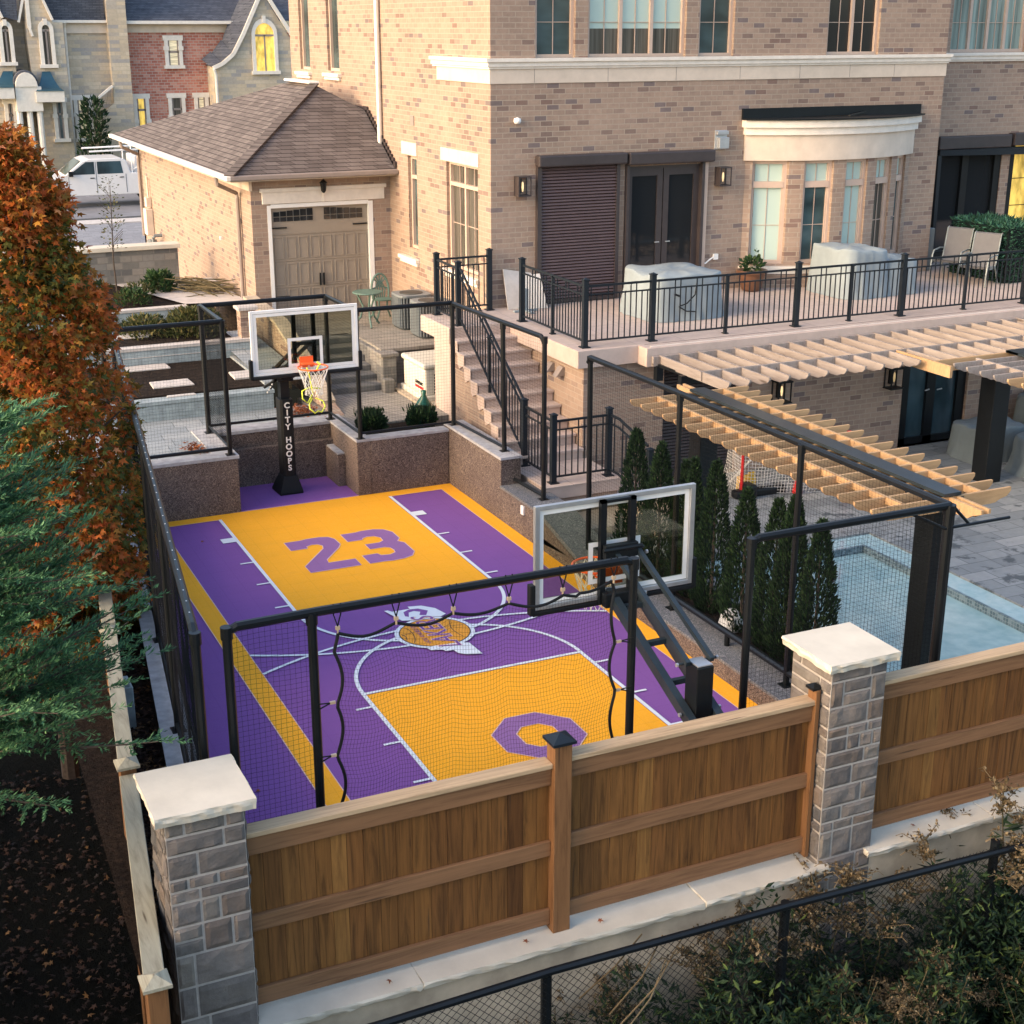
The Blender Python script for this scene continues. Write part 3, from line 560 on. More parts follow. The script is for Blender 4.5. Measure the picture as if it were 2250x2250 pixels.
mb.quad((HX,HY,9.2),(14.72,HY,9.2),(14.72,20.55,9.2),(HX,20.55,9.2)); mb.quad((14.72,9.2,9.2),(24,9.2,9.2),(24,20.5,9.2),(14.72,20.5,9.2))
mb.build('wall',M['brick'],house)
# limestone band + cornice
b=MB(); b.box(HX-.02,14.74,HY-.02,HY+.1,6.49,6.74); b.box(HX-.021,HX+.1,HY+.1,10.75,6.49,6.74)
b.build('stone_band',M['lime'],house)
b=MB(); 
for z_0,z_1,o_ in((6.74,6.78,.05),(6.78,6.86,.08),(6.86,6.92,.12)):
    b.box(HX-o_,14.74+o_*.5,HY-o_,HY+.1,z_0,z_1); b.box(HX-o_,HX+.1,HY+.1,10.9,z_0,z_1); b.box(14.6,24,9.2-o_,9.3,z_0,z_1)
b.build('cornice',M['sill'],house)
b=MB()
for x in(5.35,6.85,8.3,9.72,11.1,12.3,13.4): b.box(x,x+.008,HY-.0225,HY,6.50,6.735)
b.build('band_joint',M['gutter'],house)
# front upper windows
window(house,'y',HY,*front[0],.16,'gteal',cols=1,rows=(7.53,),muntin=1,label='upper corner window with dark teal glass')
window(house,'y',HY,*front[1],.16,'gmint',cols=3,rows=(7.53,),muntin=1,split=7.42,paneB='gcurt',label='triple upper window with pale blinds over dark curtains')
window(house,'y',HY,*front[2],.16,'gteal',cols=1,rows=(7.53,),muntin=1)
window(house,'y',HY,*front[3],.16,'gdark',cols=2,rows=(7.53,),muntin=1,label='double upper window with black glass')
window(house,'y',9.2,*[15.62,17.7,6.93,8.55],.16,'gsheer',cols=4,rows=(7.53,),muntin=1,label='four part upper window with sheer curtains')
# left wall windows + lintels + sills
for (u0,u1,z_0,z_1),lz in zip(leftw,(5.0,4.94,None,None)):
    wd=u1-u0
    window(house,'x',HX,u0,u1,z_0,z_1,.16,'gcurt' if wd>1 else 'gteal',cols=2 if wd>1 else 1,rows=((z_0+.85,) if wd>1 else ()),transom=(z_1-.42),muntin=wd>1)
b=MB(); b.box(HX-.025,HX+.05,8.78,10.62,5.0,5.24); b.build('lintel',M['lime'],house); b=MB(); b.box(HX-.025,HX+.05,11.92,12.78,4.96,5.21); b.build('lintel',M['lime'],house)
for y0,y1,z in((8.78,10.45,2.98),(11.9,12.95,2.92),(18.85,19.98,6.46),(16.6,17.75,6.48)):
    b=MB(); b.box(HX-.10,HX+.1,y0,y1,z-.13,z-.05); b.box(HX-.06,HX+.1,y0+.03,y1-.03,z-.2,z-.13); b.build('sill',M['sill'],house,bev=.01)
b=MB(); b.box(HX-.02,HX+.0,12.05,12.25,5.55,5.75); b.build('wall_vent',M['gutter'],house,bev=.004)
# roller shutter (closed) and french door
f=MB(); f.box(5.38,7.22,HY-.20,HY,5.02,5.23); f.build('shutter_box',M['brown'],house,bev=.03)
f=MB(); f.box(5.40,5.49,HY-.09,HY,2.50,5.02); f.box(7.05,7.12,HY-.09,HY,2.50,5.02); f.box(5.49,7.05,HY-.07,HY-.02,2.49,2.56); f.build('shutter_guide',M['brown'],house)
sl_=MB(); z=2.56
while z<5.0:
    sl_.add([(5.49,HY-.035,z),(7.05,HY-.035,z),(7.05,HY-.075,z+.022),(5.49,HY-.075,z+.022),(7.05,HY-.055,z+.052),(5.49,HY-.055,z+.052),(7.05,HY-.02,z+.058),(5.49,HY-.02,z+.058)],[(0,1,2,3),(3,2,4,5),(5,4,6,7)]); z+=.058
sl_.build('roller_shutter',M['slat'],house,label='closed brown roller shutter')
f=MB(); f.box(7.26,9.15,HY-.20,HY,4.99,5.22); f.build('shutter_box',M['brown'],house,bev=.03)
f=MB(); f.box(7.27,7.33,HY-.09,HY+.1,2.5,4.99); f.box(8.93,8.99,HY-.09,HY+.1,2.5,4.99); f.build('shutter_guide',M['brown'],house)
for x0,x1 in((7.33,8.12),(8.14,8.93)):
    f=MB(); f.box(x0,x0+.12,HY+.03,HY+.1,2.52,4.9); f.box(x1-.12,x1,HY+.03,HY+.1,2.52,4.9); f.box(x0+.12,x1-.12,HY+.03,HY+.1,4.76,4.9); f.box(x0+.12,x1-.12,HY+.03,HY+.1,2.52,2.72)
    d=f.build('glass_door',M['brown'],house); p=MB(); p.box(x0+.1,x1-.1,HY+.06,HY+.075,2.7,4.78); p.build('pane',M['gdark'],d)
    h_=MB(); h_.bar((x1-.06 if x0<8 else x0+.06,HY+.0,3.5),(x1-.16 if x0<8 else x0+.16,HY+.0,3.5),.02); h_.build('handle',M['alu'],d)
f=MB(); f.box(7.33,8.93,HY+.02,HY+.1,4.9,5.0); f.build('door_head',M['brown'],house)
f=MB(); f.box(9.0,9.08,HY-.06,HY,2.6,4.98); f.build('door_trim',M['frame'],house)
# wall lanterns, dome, vent box, outlet
for x,z in((5.08,4.70),(9.38,4.70)):
    f=MB(); f.box(x-.03,x+.03,HY-.03,HY,z-.13,z+.13); 
    for dx in(-.12,.12):
        for dy in(-.03,-.22): f.box(x+dx-.009,x+dx+.009,HY+dy-.009,HY+dy+.009,z-.17,z+.17)
    f.box(x-.13,x+.13,HY-.23,HY-.02,z+.16,z+.18); f.box(x-.13,x+.13,HY-.23,HY-.02,z-.18,z-.16); f.box(x-.12,x-.10,HY-.2,HY-.03,z-.16,z+.16)
    l_=f.build('wall_lantern',M['brown'],house); p=MB(); p.lathe([(.012,-.1),(.022,-.02),(.016,.06),(.004,.08)],(x,HY-.12,z),10); p.build('bulb',M['bulb'],l_,smooth=True)
f=MB(); f.lathe([(.0,.0),(.05,.01),(.07,.05),(.06,.10),(.0,.12)],(5.0,HY-.06,5.79),14); f.build('camera_dome',M['whitep'],house,smooth=True)
f=MB(); f.box(9.22,9.50,HY-.02,HY,5.2,5.56); f.box(9.24,9.49,HY-.09,HY,5.48,5.55); f.box(9.27,9.49,HY-.12,HY,5.22,5.43); f.build('vent_box',M['alu'],house,bev=.008)
f=MB(); f.box(9.30,9.40,HY-.05,HY,3.08,3.19); f.tube([(9.30,HY-.03,3.13),(9.2,HY-.04,3.08),(9.12,HY-.03,3.02),(9.04,HY-.03,3.02)],.016,6); f.build('outlet_hose',M['whitep'],house)
# downspout on left wall
f=MB(); f.tube([(HX-.07,13.94,9.0),(HX-.07,13.94,5.05),(HX-.12,13.9,4.95),(HX-.25,13.85,4.9)],.05,8); f.build('downspout',M['sill'],house)
# curved bay
bc=(11.98,HY+3.0); br=3.62   # arc centre behind wall
def bp(x,r=br): return bc[1]-math.sqrt(max(0,r*r-(x-bc[0])**2))
xs=[10.02+i*(13.94-10.02)/40 for i in range(41)]
bx0,bx1=9.96,14.0
def arcband(mb,xa,xb,r,z0,z1,n=30,thick=.3):
    P=[(xa+(xb-xa)*i/n) for i in range(n+1)]
    for p,q in zip(P,P[1:]):
        mb.quad((p,bp(p,r),z0),(q,bp(q,r),z0),(q,bp(q,r),z1),(p,bp(p,r),z1)); mb.quad((p,bp(p,r),z1),(q,bp(q,r),z1),(q,bp(q,r)+thick,z1),(p,bp(p,r)+thick,z1)); mb.quad((p,bp(p,r)+thick,z0),(q,bp(q,r)+thick,z0),(q,bp(q,r),z0),(p,bp(p,r),z0))
    for x in(xa,xb): mb.quad((x,bp(x,r),z0),(x,bp(x,r),z1),(x,HY+.05,z1),(x,HY+.05,z0))
BR=3.62
wins=[(10.08,10.72),(11.02,11.64),(11.92,12.48),(12.74,13.22),(13.44,13.80)]
b=MB(); 
edges=[bx0]+[e for w_ in wins for e in w_]+[bx1]
for i in range(0,len(edges),2): arcband(b,edges[i],edges[i+1],BR,2.95,4.97,6)
arcband(b,bx0,bx1,BR,2.46,2.95); arcband(b,bx0,bx1,BR-.17,2.46,4.9)
b.build('bay_wall',M['brick'],house)
b=MB(); arcband(b,bx0-.05,bx1+.04,BR+.06,4.97,5.46); b.build('bay_panel',M['lime'],house)
b=MB(); arcband(b,bx0-.08,bx1+.07,BR+.12,5.46,5.60); arcband(b,bx0-.12,bx1+.11,BR+.18,5.60,5.74); b.build('bay_cornice',M['sill'],house)
b=MB(); arcband(b,bx0-.14,bx1+.15,BR+.24,5.74,5.77,thick=.7); b.box(bx0-.14,bx1+.15,HY-.05,HY+.0,5.77,5.95); b.bar((12.0,HY-.5,5.79),(12.7,HY-.1,5.84),.03,.02); b.build('bay_roof',M['black'],house)
b=MB(); arcband(b,bx0-.05,bx1+.04,BR+.10,2.84,2.91); arcband(b,bx0-.02,bx1+.02,BR+.05,2.76,2.84); b.build('bay_sill',M['sill'],house)
for i,((xa,xb),pm) in enumerate(zip(wins,('gmint','gteal','gmint','gcurt','gteal'))):
    ya,yb=bp(xa,BR-.06),bp(xb,BR-.06); L=math.hypot(xb-xa,yb-ya); ang=math.atan2(yb-ya,xb-xa); Mx=Matrix.Rotation(ang,3,'Z'); O=Vector((xa,ya,0))
    def bb(mb,u0,u1,z0,z1,d0,d1):
        c_=O+Mx@Vector(((u0+u1)/2,(d0+d1)/2,0)); mb.cbox((c_.x,c_.y,(z0+z1)/2),(u1-u0,d1-d0,z1-z0),M=Mx)
    f=MB(); fw=.055
    bb(f,0,fw,2.93,4.97,0,.08); bb(f,L-fw,L,2.93,4.97,0,.08); bb(f,fw,L-fw,4.90,4.97,0,.08); bb(f,fw,L-fw,2.93,3.02,0,.08); bb(f,fw,L-fw,4.44,4.56,-.01,.08)
    for u in(fw,L-fw-.03): bb(f,u,u+.03,3.02,4.44,.02,.07); bb(f,u,u+.03,4.56,4.90,.02,.07)
    bb(f,L/2-.006,L/2+.006,3.02,4.9,.045,.06); bb(f,fw,L-fw,3.70,3.712,.046,.06)
    wo=f.build('bay_window',M['frame'],house); p=MB(); bb(p,.03,L-.03,3.0,4.48,.062,.08); p.build('pane',M[pm],wo)
    p=MB(); bb(p,.03,L-.03,4.5,4.93,.062,.08); p.build('transom_pane',M['gmint'],wo)
# wing doors
f=MB(); f.box(15.42,17.44,9.0,9.2,4.93,5.20); f.box(17.5,19.8,8.98,9.2,4.95,5.22); f.build('shutter_box',M['brown'],house,bev=.02)
f=MB()
for x in(15.5,16.28,17.2): f.box(x,x+.18,9.22,9.3,2.48,4.93)
f.box(15.5,17.38,9.22,9.3,2.48,2.7); d=f.build('glass_door',M['black'],house,label='dark double glass door of the right wing'); p=MB(); p.box(15.6,17.3,9.3,9.31,2.5,4.93); p.build('pane',M['gdark'],d)
f=MB()
for x in(17.62,18.32,19.1): f.box(x,x+.14,9.22,9.3,2.48,4.93)
for z in(3.6,4.2): f.box(17.76,18.32,9.28,9.295,z,z+.015)
d=f.build('glass_door',M['black'],house,label='glass door with yellow lit room behind it'); p=MB(); p.box(17.7,19.5,9.3,9.31,2.5,4.93); p.build('pane',M['lit'],d)
f=MB(); f.bar((15.5,9.1,4.86),(22,9.1,4.86),.1,.12); f.bar((15.5,9.1,4.86),(22,7.6,4.86),.1,.12); f.bar((15.5,9.1,4.8),(15.5,9.05,2.48),.09); f.build('awning_frame',M['navy'],house)
# lower floor wall under deck
b=MB(); holewall(b,'y',4.38,4.42,19,0,2.22,[(11.05,12.6,0,2.1),(5.95,7.45,0,2.1)],.18); b.quad((4.42,4.38,0),(4.42,4.38,2.22),(4.42,8.2,2.22),(4.42,8.2,0)); 
b.build('lower_wall',M['brick'],house)
f=MB()
for x in(11.05,11.68,12.4): f.box(x,x+.2,4.44,4.54,.02,2.1)
f.box(11.05,12.6,4.44,4.54,.02,.14); f.box(11.05,12.6,4.44,4.54,1.98,2.1); d=f.build('glass_door',M['black'],house,label='dark patio door under the deck'); p=MB(); p.box(11.2,12.45,4.5,4.51,.1,2.0); p.build('pane',M['gblue'],d); h_=MB(); h_.bar((11.9,4.42,1.02),(12.02,4.42,1.03),.02); h_.bar((11.72,4.42,1.05),(11.62,4.42,1.03),.02); h_.build('handle',M['alu'],d)
s_=MB(); z=.03
while z<2.08:
    s_.add([(5.95,4.48,z),(7.45,4.48,z),(7.45,4.44,z+.022),(5.95,4.44,z+.022),(7.45,4.46,z+.055),(5.95,4.46,z+.055),(7.45,4.49,z+.058),(5.95,4.49,z+.058)],[(0,1,2,3),(3,2,4,5),(5,4,6,7)]); z+=.058
s_.build('roller_shutter',M['brown'],house,label='dark roller shutter under the deck')
for x,z in((8.28,1.42),(10.74,1.42)):
    f=MB(); 
    for dx in(-.14,.12): 
        for dy in(-.22,-.03): f.box(x+dx,x+dx+.02,4.38+dy,4.38+dy+.02,z-.2,z+.16)
    f.box(x-.15,x+.15,4.14,4.38,z-.22,z-.2); f.box(x-.15,x+.15,4.14,4.38,z+.15,z+.18); f.box(x-.04,x+.04,4.33,4.38,z-.15,z+.1)
    l_=f.build('wall_lantern',M['black'],house); p=MB(); p.lathe([(.012,-.1),(.022,-.02),(.016,.06),(.004,.08)],(x,4.26,z),10); p.build('bulb',M['bulb'],l_,smooth=True)
for y in(5.44,5.06):
    f=MB(); f.ext([(4.42,y,1.90),(4.42,y,2.04),(4.38,y,2.04),(4.26,y,1.88)],(0,.16,0)); f.build('hood_vent',M['gutter'],house)
# ================================================================ deck
deck=thing('raised_deck',(4.29,4.0,0),'raised stone paved deck along the back of the brick house','deck')
g=MB()
g.box(4.29,5.42,4.30,HY,2.30,2.475); g.box(5.42,24,4.02,HY,2.30,2.475); g.box(14.72,24,HY,9.2,2.3,2.475); g.box(3.12,4.29,6.9,HY,2.30,2.475); g.build('deck_floor',M['deckpave'],deck)
g=MB()
g.box(4.25,4.33,4.34,6.89,2.19,2.481); g.box(4.25,5.37,4.26,4.34,2.19,2.481); g.box(5.37,24,3.98,4.08,2.17,2.481); g.box(5.37,5.45,4.08,4.34,2.17,2.481); g.box(3.08,3.16,6.89,HY-.07,2.19,2.481); g.box(3.08,4.3,HY-.07,HY-.01,2.19,2.481)
g.build('fascia',M['pinkstone'],deck,bev=.008)
g=MB(); g.box(5.5,24,4.28,4.295,2.476,2.482); g.build('drain_line',M['gutter'],deck)
g=MB(); g.box(5.5,24,4.085,4.11,2.476,2.486); g.build('edge_trim',M['sill'],deck)
# stair
st=thing('stair_flight',(3.12,4.3,.6),'pale stone stair with railing climbing from the landing to the deck','stairs')
for i in range(10):
    z=.64+.184*(i+1); y=4.33+.285*i
    if i<9:
        s=MB(); s.box(3.10,4.41,y-.03,y+.30,z-.045,z); s.build('tread',M['deckpave'],st,bev=.006)
        s=MB(); s.box(3.13,4.40,y,y+.28,z-.186,z-.045); s.build('riser',M['pinkstone'],st)
s=MB(); s.box(3.13,4.40,4.33+.285*9,4.33+.285*9+.1,2.28,2.44); s.build('riser',M['pinkstone'],st)
poly=[(3.14,4.36,.0),(3.14,7.7,.0),(3.14,7.7,2.2),(3.14,6.95,2.2)]
s=MB(); s.ext([(3.14,4.36,0),(3.14,4.36,.60),(3.14,6.9,2.24),(3.14,6.9,0)][::-1],(.08,0,0)); s.box(3.14,4.42,4.36,4.5,0,.55); s.build('side_wall',M['brick'],st)
s=MB(); 
for i in range(9):
    z=.64+.184*(i+1); y=4.33+.285*i; s.ext([(3.115,y,z-.186),(3.115,y,z-.045),(3.115,y+.285,z-.045),(3.115,y+.285,z-.20),(3.115,y+.22,z-.28)],(.03,0,0))
s.build('side_trim',M['pinkstone'],st)
s=MB(); s.box(3.10,3.22,6.9,7.65,.6,2.2); s.build('end_pier',M['pinkstone'],st,bev=.01)
ld=thing('stair_landing',(3.13,3.13,.2),'square pale stone landing at the foot of the stair beside the court','landing')
g=MB(); g.box(3.16,4.42,3.16,4.33,0,.46); g.build('landing_base',M['brick'],ld)
g=MB(); g.box(3.11,4.46,3.11,4.34,.44,.635); g.build('landing_fascia',M['pinkstone'],ld,bev=.01)
g=MB(); g.box(3.10,4.47,3.10,4.33,.635,.65); g.build('landing_floor',M['deckpave'],ld)
g=MB(); g.box(3.13,4.6,2.3,3.1,0,.18); g.box(4.46,5.1,1.9,4.3,0,.3); g.build('lower_step',M['pinkstone'],ld)
# ================================================================ railings
def post(mb,x,y,z,h=1.10,w=.085):
    mb.box(x-w/2,x+w/2,y-w/2,y+w/2,z,z+h); mb.box(x-w/2-.012,x+w/2+.012,y-w/2-.012,y+w/2+.012,z+h,z+h+.02); mb.add([(x-w/2,y-w/2,z+h+.02),(x+w/2,y-w/2,z+h+.02),(x+w/2,y+w/2,z+h+.02),(x-w/2,y+w/2,z+h+.02),(x,y,z+h+.045)],[(0,1,4),(1,2,4),(2,3,4),(3,0,4)])
    mb.box(x-w*.9,x+w*.9,y-w*.9,y+w*.9,z,z+.015)
def railing(name,label,pts,posts,mids=(),group=None,base=None,sp=.105):
    """pts: list of (x,y,z) floor path"""
    r_=thing(name,base or pts[0],label,'railing',group)
    for p in posts:
        m=MB(); post(m,*p); m.build('post',M['navy'],r_)
    for p in mids:
        m=MB(); post(m,*p,h=.98,w=.05); m.build('slim_post',M['navy'],r_)
    for a_,b_ in zip(pts,pts[1:]):
        a_=Vector(a_);b_=Vector(b_)
        for z,h in((1.0,.035),(.86,.022),(.10,.028)): m=MB(); m.bar(a_+Vector((0,0,z)),b_+Vector((0,0,z)),.03,h); m.build('rail',M['navy'],r_)
    m=MB()
    for a_,b_ in zip(pts,pts[1:]):
        a_=Vector(a_);b_=Vector(b_); L=Vector((b_.x-a_.x,b_.y-a_.y)).length; n=int(L/sp)
        for i in range(1,n):
            p=a_.lerp(b_,i/n); top=1.0 if i%3==0 or i%3==1 and 0 else .86
            m.bar(p+Vector((0,0,.10)),p+Vector((0,0,1.0 if (i//1)%4 in(0,1) else .86)),.016)
    m.build('balusters',M['navy'],r_)
    return r_
DZ=2.48
railing('deck_railing','long black railing along the front edge of the raised deck',[(4.49,4.5,DZ),(20,4.5,DZ)],[(4.49,4.5,DZ),(8.65,4.5,DZ),(10.94,4.53-.03,DZ),(13.87,4.5,DZ),(5.75,4.5,DZ)],[(7.2,4.5,DZ),(9.8,4.5,DZ),(12.41,4.5,DZ)])
railing('deck_railing','short black railing on the left end of the deck beside the stair head',[(4.50,6.92,DZ),(4.49,4.56,DZ)],[(4.5,6.92,DZ)],[(4.5,5.7,DZ)])
railing('stair_head_railing','corner railing round the small top landing of the stair',[(4.41,8.15,DZ),(3.36,8.13,DZ),(3.33,7.05,DZ)],[(4.41,8.15,DZ),(3.36,8.13,DZ),(3.33,7.05,DZ)])
railing('stair_railing','sloping black handrail down the pale stone stair',[(3.34,7.0,2.50),(3.34,4.40,.76)],[(3.34,4.36,.65)],[(3.34,5.75,1.52)])
railing('landing_railing','level black railing round the lower stair landing',[(3.34,4.3,.65),(3.34,3.30,.65),(4.32,3.30,.65)],[(3.34,3.30,.65),(4.32,3.30,.65)])
railing('step_railing','black railing stepping down from the landing to the pool patio',[(4.34,3.3,.65),(4.34,3.0,.65),(4.34,2.1,.45)],[(4.35,2.05,.3)])
# ================================================================ garage
gar=thing('garage',(1.45,13.6,1.3),'low brick garage with brown shingle hip roof and taupe door','garage')
GY=13.6; GX=1.45
b=MB(); holewall(b,'y',GY,GX,HX,1.2,4.6,[(1.80,4.05,1.62,3.92)],.14); holewall(b,'x',GX,GY,25.5,.8,4.6,[],.1); b.box(GX,HX,25.3,25.5,.8,4.6); b.build('wall',M['brick'],gar)
e=4.60
def rz_(x): return e+.607*(x-.9)
b=MB()
A0=(.9,13.1,e);A1=(.9,26.3,e);P0=(3.6,15.8,e+.607*2.7);P1=(3.6,17.7,e+.607*2.7);Q0=(HX-.01,13.1,e);Q1=(HX-.01,14.9,e+.607*1.8)
b.quad(A0,P0,P1,A1); b.quad(A0,(HX-.01,13.1,e),Q1,P0); b.quad(P0,Q1,(HX-.01,17.7,e+.607*1.8),P1); b.quad(P1,(HX-.01,17.7,e+.607*1.8),(HX-.01,26.3,e),A1)
b.build('roof',M['shingle'],gar)
b=MB(); 
for a_,c_ in((A0,P0),): b.bar(Vector(a_)+Vector((0,0,.02)),Vector(c_)+Vector((0,0,.02)),.22,.03)
b.build('hip_cap',M['shingle'],gar)
b=MB(); b.bar((3.58,15.75,P0[2]+.05),(3.58,17.7,P0[2]+.05),.24,.05); b.build('ridge_flashing',M['whitep'],gar,bev=.01)
b=MB()
for i in range(16):
    t_=i/15; y=14.9-1.7*t_; z=e+.607*(y-13.1); b.box(HX-.05,HX-.02,y-.10,y+.13,z-.02,z+.11)
for i in range(6):
    y=15.0+.2*i; b.box(HX-.05,HX-.02,y,y+.2,e+.607*1.8-.02,e+.607*1.8+.10)
b.build('step_flashing',M['brown'],gar)
b=MB(); b.box(.90,HX,13.02,13.14,e-.09,e+.01); b.build('front_gutter',M['gutter'],gar,bev=.02)
b=MB(); b.box(.82,.93,13.02,26.3,e-.09,e+.01); b.build('side_gutter',M['sill'],gar,bev=.02)
b=MB(); b.box(.93,1.5,13.1,26.2,e-.12,e-.10); b.box(1.44,4.5,13.12,13.62,e-.12,e-.10); b.box(1.40,1.46,13.5,25.5,4.25,4.5); b.build('soffit',M['lime'],gar)
for y in(14.45,25.2):
    b=MB(); b.tube([(.88,y-.3,4.5),(.9,y-.3,4.35),(1.37,y,4.12),(1.38,y,4.0),(1.38,y,1.9)],.045,8); b.build('downspout',M['gutter'],gar)
b=MB(); b.box(1.68,4.36,GY-.04,GY+.02,3.96,4.22); b.box(1.64,4.40,GY-.07,GY+.02,4.20,4.28); b.box(2.98,3.03,GY-.055,GY,3.96,4.2); b.build('lintel',M['sill'],gar,bev=.008)
b=MB(); b.box(1.78,1.86,GY-.01,GY+.12,1.62,3.93); b.box(4.0,4.10,GY-.01,GY+.12,1.62,3.93); b.box(1.86,4.0,GY-.01,GY+.12,3.87,3.95); b.build('door_frame',M['whitep'],gar)
b=MB(); b.box(1.86,4.0,GY+.08,GY+.12,1.62,3.87)
for r_i in range(4):
    zz=1.66+r_i*.555
    b.box(1.86,4.0,GY+.06,GY+.08,zz-.02,zz-.008)
    if r_i<3:
        for c_i in range(8):
            x=1.92+c_i*.262; 
            b.box(x,x+.20,GY+.062,GY+.08,zz+.03,zz+.05); b.box(x,x+.20,GY+.062,GY+.08,zz+.47,zz+.49); b.box(x,x+.015,GY+.062,GY+.08,zz+.05,zz+.47); b.box(x+.185,x+.2,GY+.062,GY+.08,zz+.05,zz+.47)
gd=b.build('garage_door',M['door'],gar)
for sx in(0,1):
    p=MB(); x0=1.93+sx*1.10; n=6
    for i in range(n):
        for j in range(2):
            xa=x0+i*.145; 
            t_=(i+.5)/n; rise=.06*(t_ if sx==0 else 1-t_)
            za=3.58+j*.105; zb=za+.09+(rise if j else 0); p.box(xa,xa+.125,GY+.062,GY+.075,za,zb)
    p.build('door_window',M['gdark'],gd)
for x in(2.88,2.96): b=MB(); b.bar((x,GY+.03,2.20),(x,GY+.03,2.46),.03); b.build('door_handle',M['black'],gd)
for x,s in((1.88,1),(3.98,-1)):
    for z in(3.45,2.0): b=MB(); b.bar((x,GY+.055,z),(x+s*.32,GY+.055,z),.015,.03); b.build('strap_hinge',M['black'],gd)
b=MB(); x,z=2.96,4.32; b.tube([(x,GY-.02,z+.16),(x,GY-.14,z+.2),(x,GY-.2,z+.12)],.012,6); b.lathe([(.01,.12),(.09,.05),(.07,.03),(.055,-.12),(.02,-.16)],(x,GY-.2,z),6); b.build('hanging_lantern',M['black'],gar)
b=MB(); b.lathe([(0,0),(.07,0),(.07,.05),(.03,.07)],(0,0,0),14); b.v=[(GX-v[2],14.55+v[0],3.55+v[1]) for v in b.v]; b.build('round_vent',M['sill'],gar)
b=MB(); b.box(GX-.04,GX,16.3,16.38,2.9,2.98); b.build('small_outlet',M['whitep'],gar)
# gas meter
gm=thing('utility_meter',(1.3,24.4,1.3),'tan electric box and grey gas meter on the far garage wall','utility meter')
b=MB(); b.box(1.25,1.44,24.0,24.4,2.05,2.75); b.box(1.3,1.44,24.1,24.35,2.8,3.05); b.tube([(1.38,24.2,3.05),(1.38,24.2,3.6)],.03,6); b.build('electric_box',M['lime'],gm,bev=.01)
b=MB(); b.lathe([(0,0),(.13,.02),(.13,.18),(0,.2)],(1.22,23.3,1.85),12); b.tube([(1.22,23.5,1.3),(1.22,23.5,1.85)],.04,8); b.tube([(1.22,23.1,1.5),(1.22,23.1,2.1),(1.22,22.8,2.2),(1.4,22.8,2.2)],.045,8); b.build('gas_meter',M['ac'],gm)
# ================================================================ nets and cages
def net(mb,P,w,h,cell=.046,r=.0013,seg=14,cu=None):
    nu=max(2,int(w/(cu or cell))); nv=max(2,int(h/cell))
    for i in range(nu+1):
        pts=[P(i/nu,j/seg) for j in range(seg+1)]; mb.tube(pts,r,3,cap=False)
    sg=max(seg,int(w/.25))
    for j in range(nv+1):
        pts=[P(i/sg,j/nv) for i in range(sg+1)]; mb.tube(pts,r,3,cap=False)
def flat(a,b,c,d,wob=.012,fr=1.7):
    a,b,c,d=map(Vector,(a,b,c,d)); n=(b-a).cross(d-a).normalized()
    def P(u,v):
        p=(a.lerp(b,u)).lerp(d.lerp(c,u),v); q=noise.noise(p*fr)*wob+noise.noise(p*4)*wob*.3
        return p+n*q+Vector((0,0,noise.noise(p*2.3+Vector((9,9,9)))*wob*.6))
    return P
PR=.038
def cage(name,label,loc,posts,rails,nets,extra=None,group='black net cage panels round the court'):
    t_=thing(name,loc,label,'net cage',group)
    for p,q,*r in posts:
        m=MB(); m.tube([p,q],r[0] if r else PR,10); m.tube([Vector(q)-Vector((0,0,.09)),Vector(q)+Vector((0,0,.01))],(r[0] if r else PR)*1.25,10)
        m.box(p[0]-.07,p[0]+.07,p[1]-.07,p[1]+.07,p[2],p[2]+.012); m.build('post',M['black'],t_,smooth=False)
    for pts,r in rails:
        m=MB(); m.tube(pts,r,8); m.build('rail',M['black'],t_)
    for P,w_,h_,c_,r_ in nets:
        m=MB(); net(m,P,w_,h_,c_,r_); m.build('netting',M['net'],t_)
    return t_
ZT=3.14
NY=-5.94
t1=cage('net_cage','near net panel with scalloped rope edge hanging beside the near hoop',(-4.03,NY,0),
 [((-4.03,NY,0),(-4.03,NY,ZT)),((-3.36,NY,0),(-3.36,NY,ZT)),((-.49,NY,0),(-.49,NY,ZT))],
 [([(-4.03,NY,ZT-.12),(-4.02,NY,ZT-.03),(-3.95,NY,ZT),(-3.3,NY,ZT+.01),(-.56,NY,ZT),(-.50,NY,ZT-.03),(-.49,NY,ZT-.12)],PR)],
 [(flat((-4.0,NY,.05),(-3.38,NY,.05),(-3.38,NY,ZT-.05),(-4.0,NY,ZT-.05),.03),.62,3.05,.042,.0011)])
# scalloped hanging net
def scal(u,v):
    x0,x1,zb,ztp=-3.2,-.655,.05,2.93
    k=abs(math.sin(PI*u*5)); top=ztp-.055*k+ (.03 if u>.85 else 0)
    kv=abs(math.sin(PI*v*6.2+.3)); xl=x0+.055*kv; xr=x1-.05*abs(math.sin(PI*v*6.2))
    # edge bulge fades inwards
    x=xl+(xr-xl)*u; z=zb+(top-zb)*v
    p=Vector((x,NY,z)); return Vector((x+noise.noise(p*2.1)*.012,NY+noise.noise(p*1.5)*.09,z+noise.noise(p*2.7+Vector((5,5,5)))*.012))
m=MB(); net(m,scal,2.55,2.9,.040,.0009,20,.028); m.build('netting',M['net'],t1)
m=MB(); m.tube([scal(i/60,1) for i in range(61)],.014,6); m.tube([scal(0,i/60) for i in range(61)],.014,6); m.tube([scal(1,i/60) for i in range(61)],.014,6); m.build('border_rope',M['blackrub'],t1)
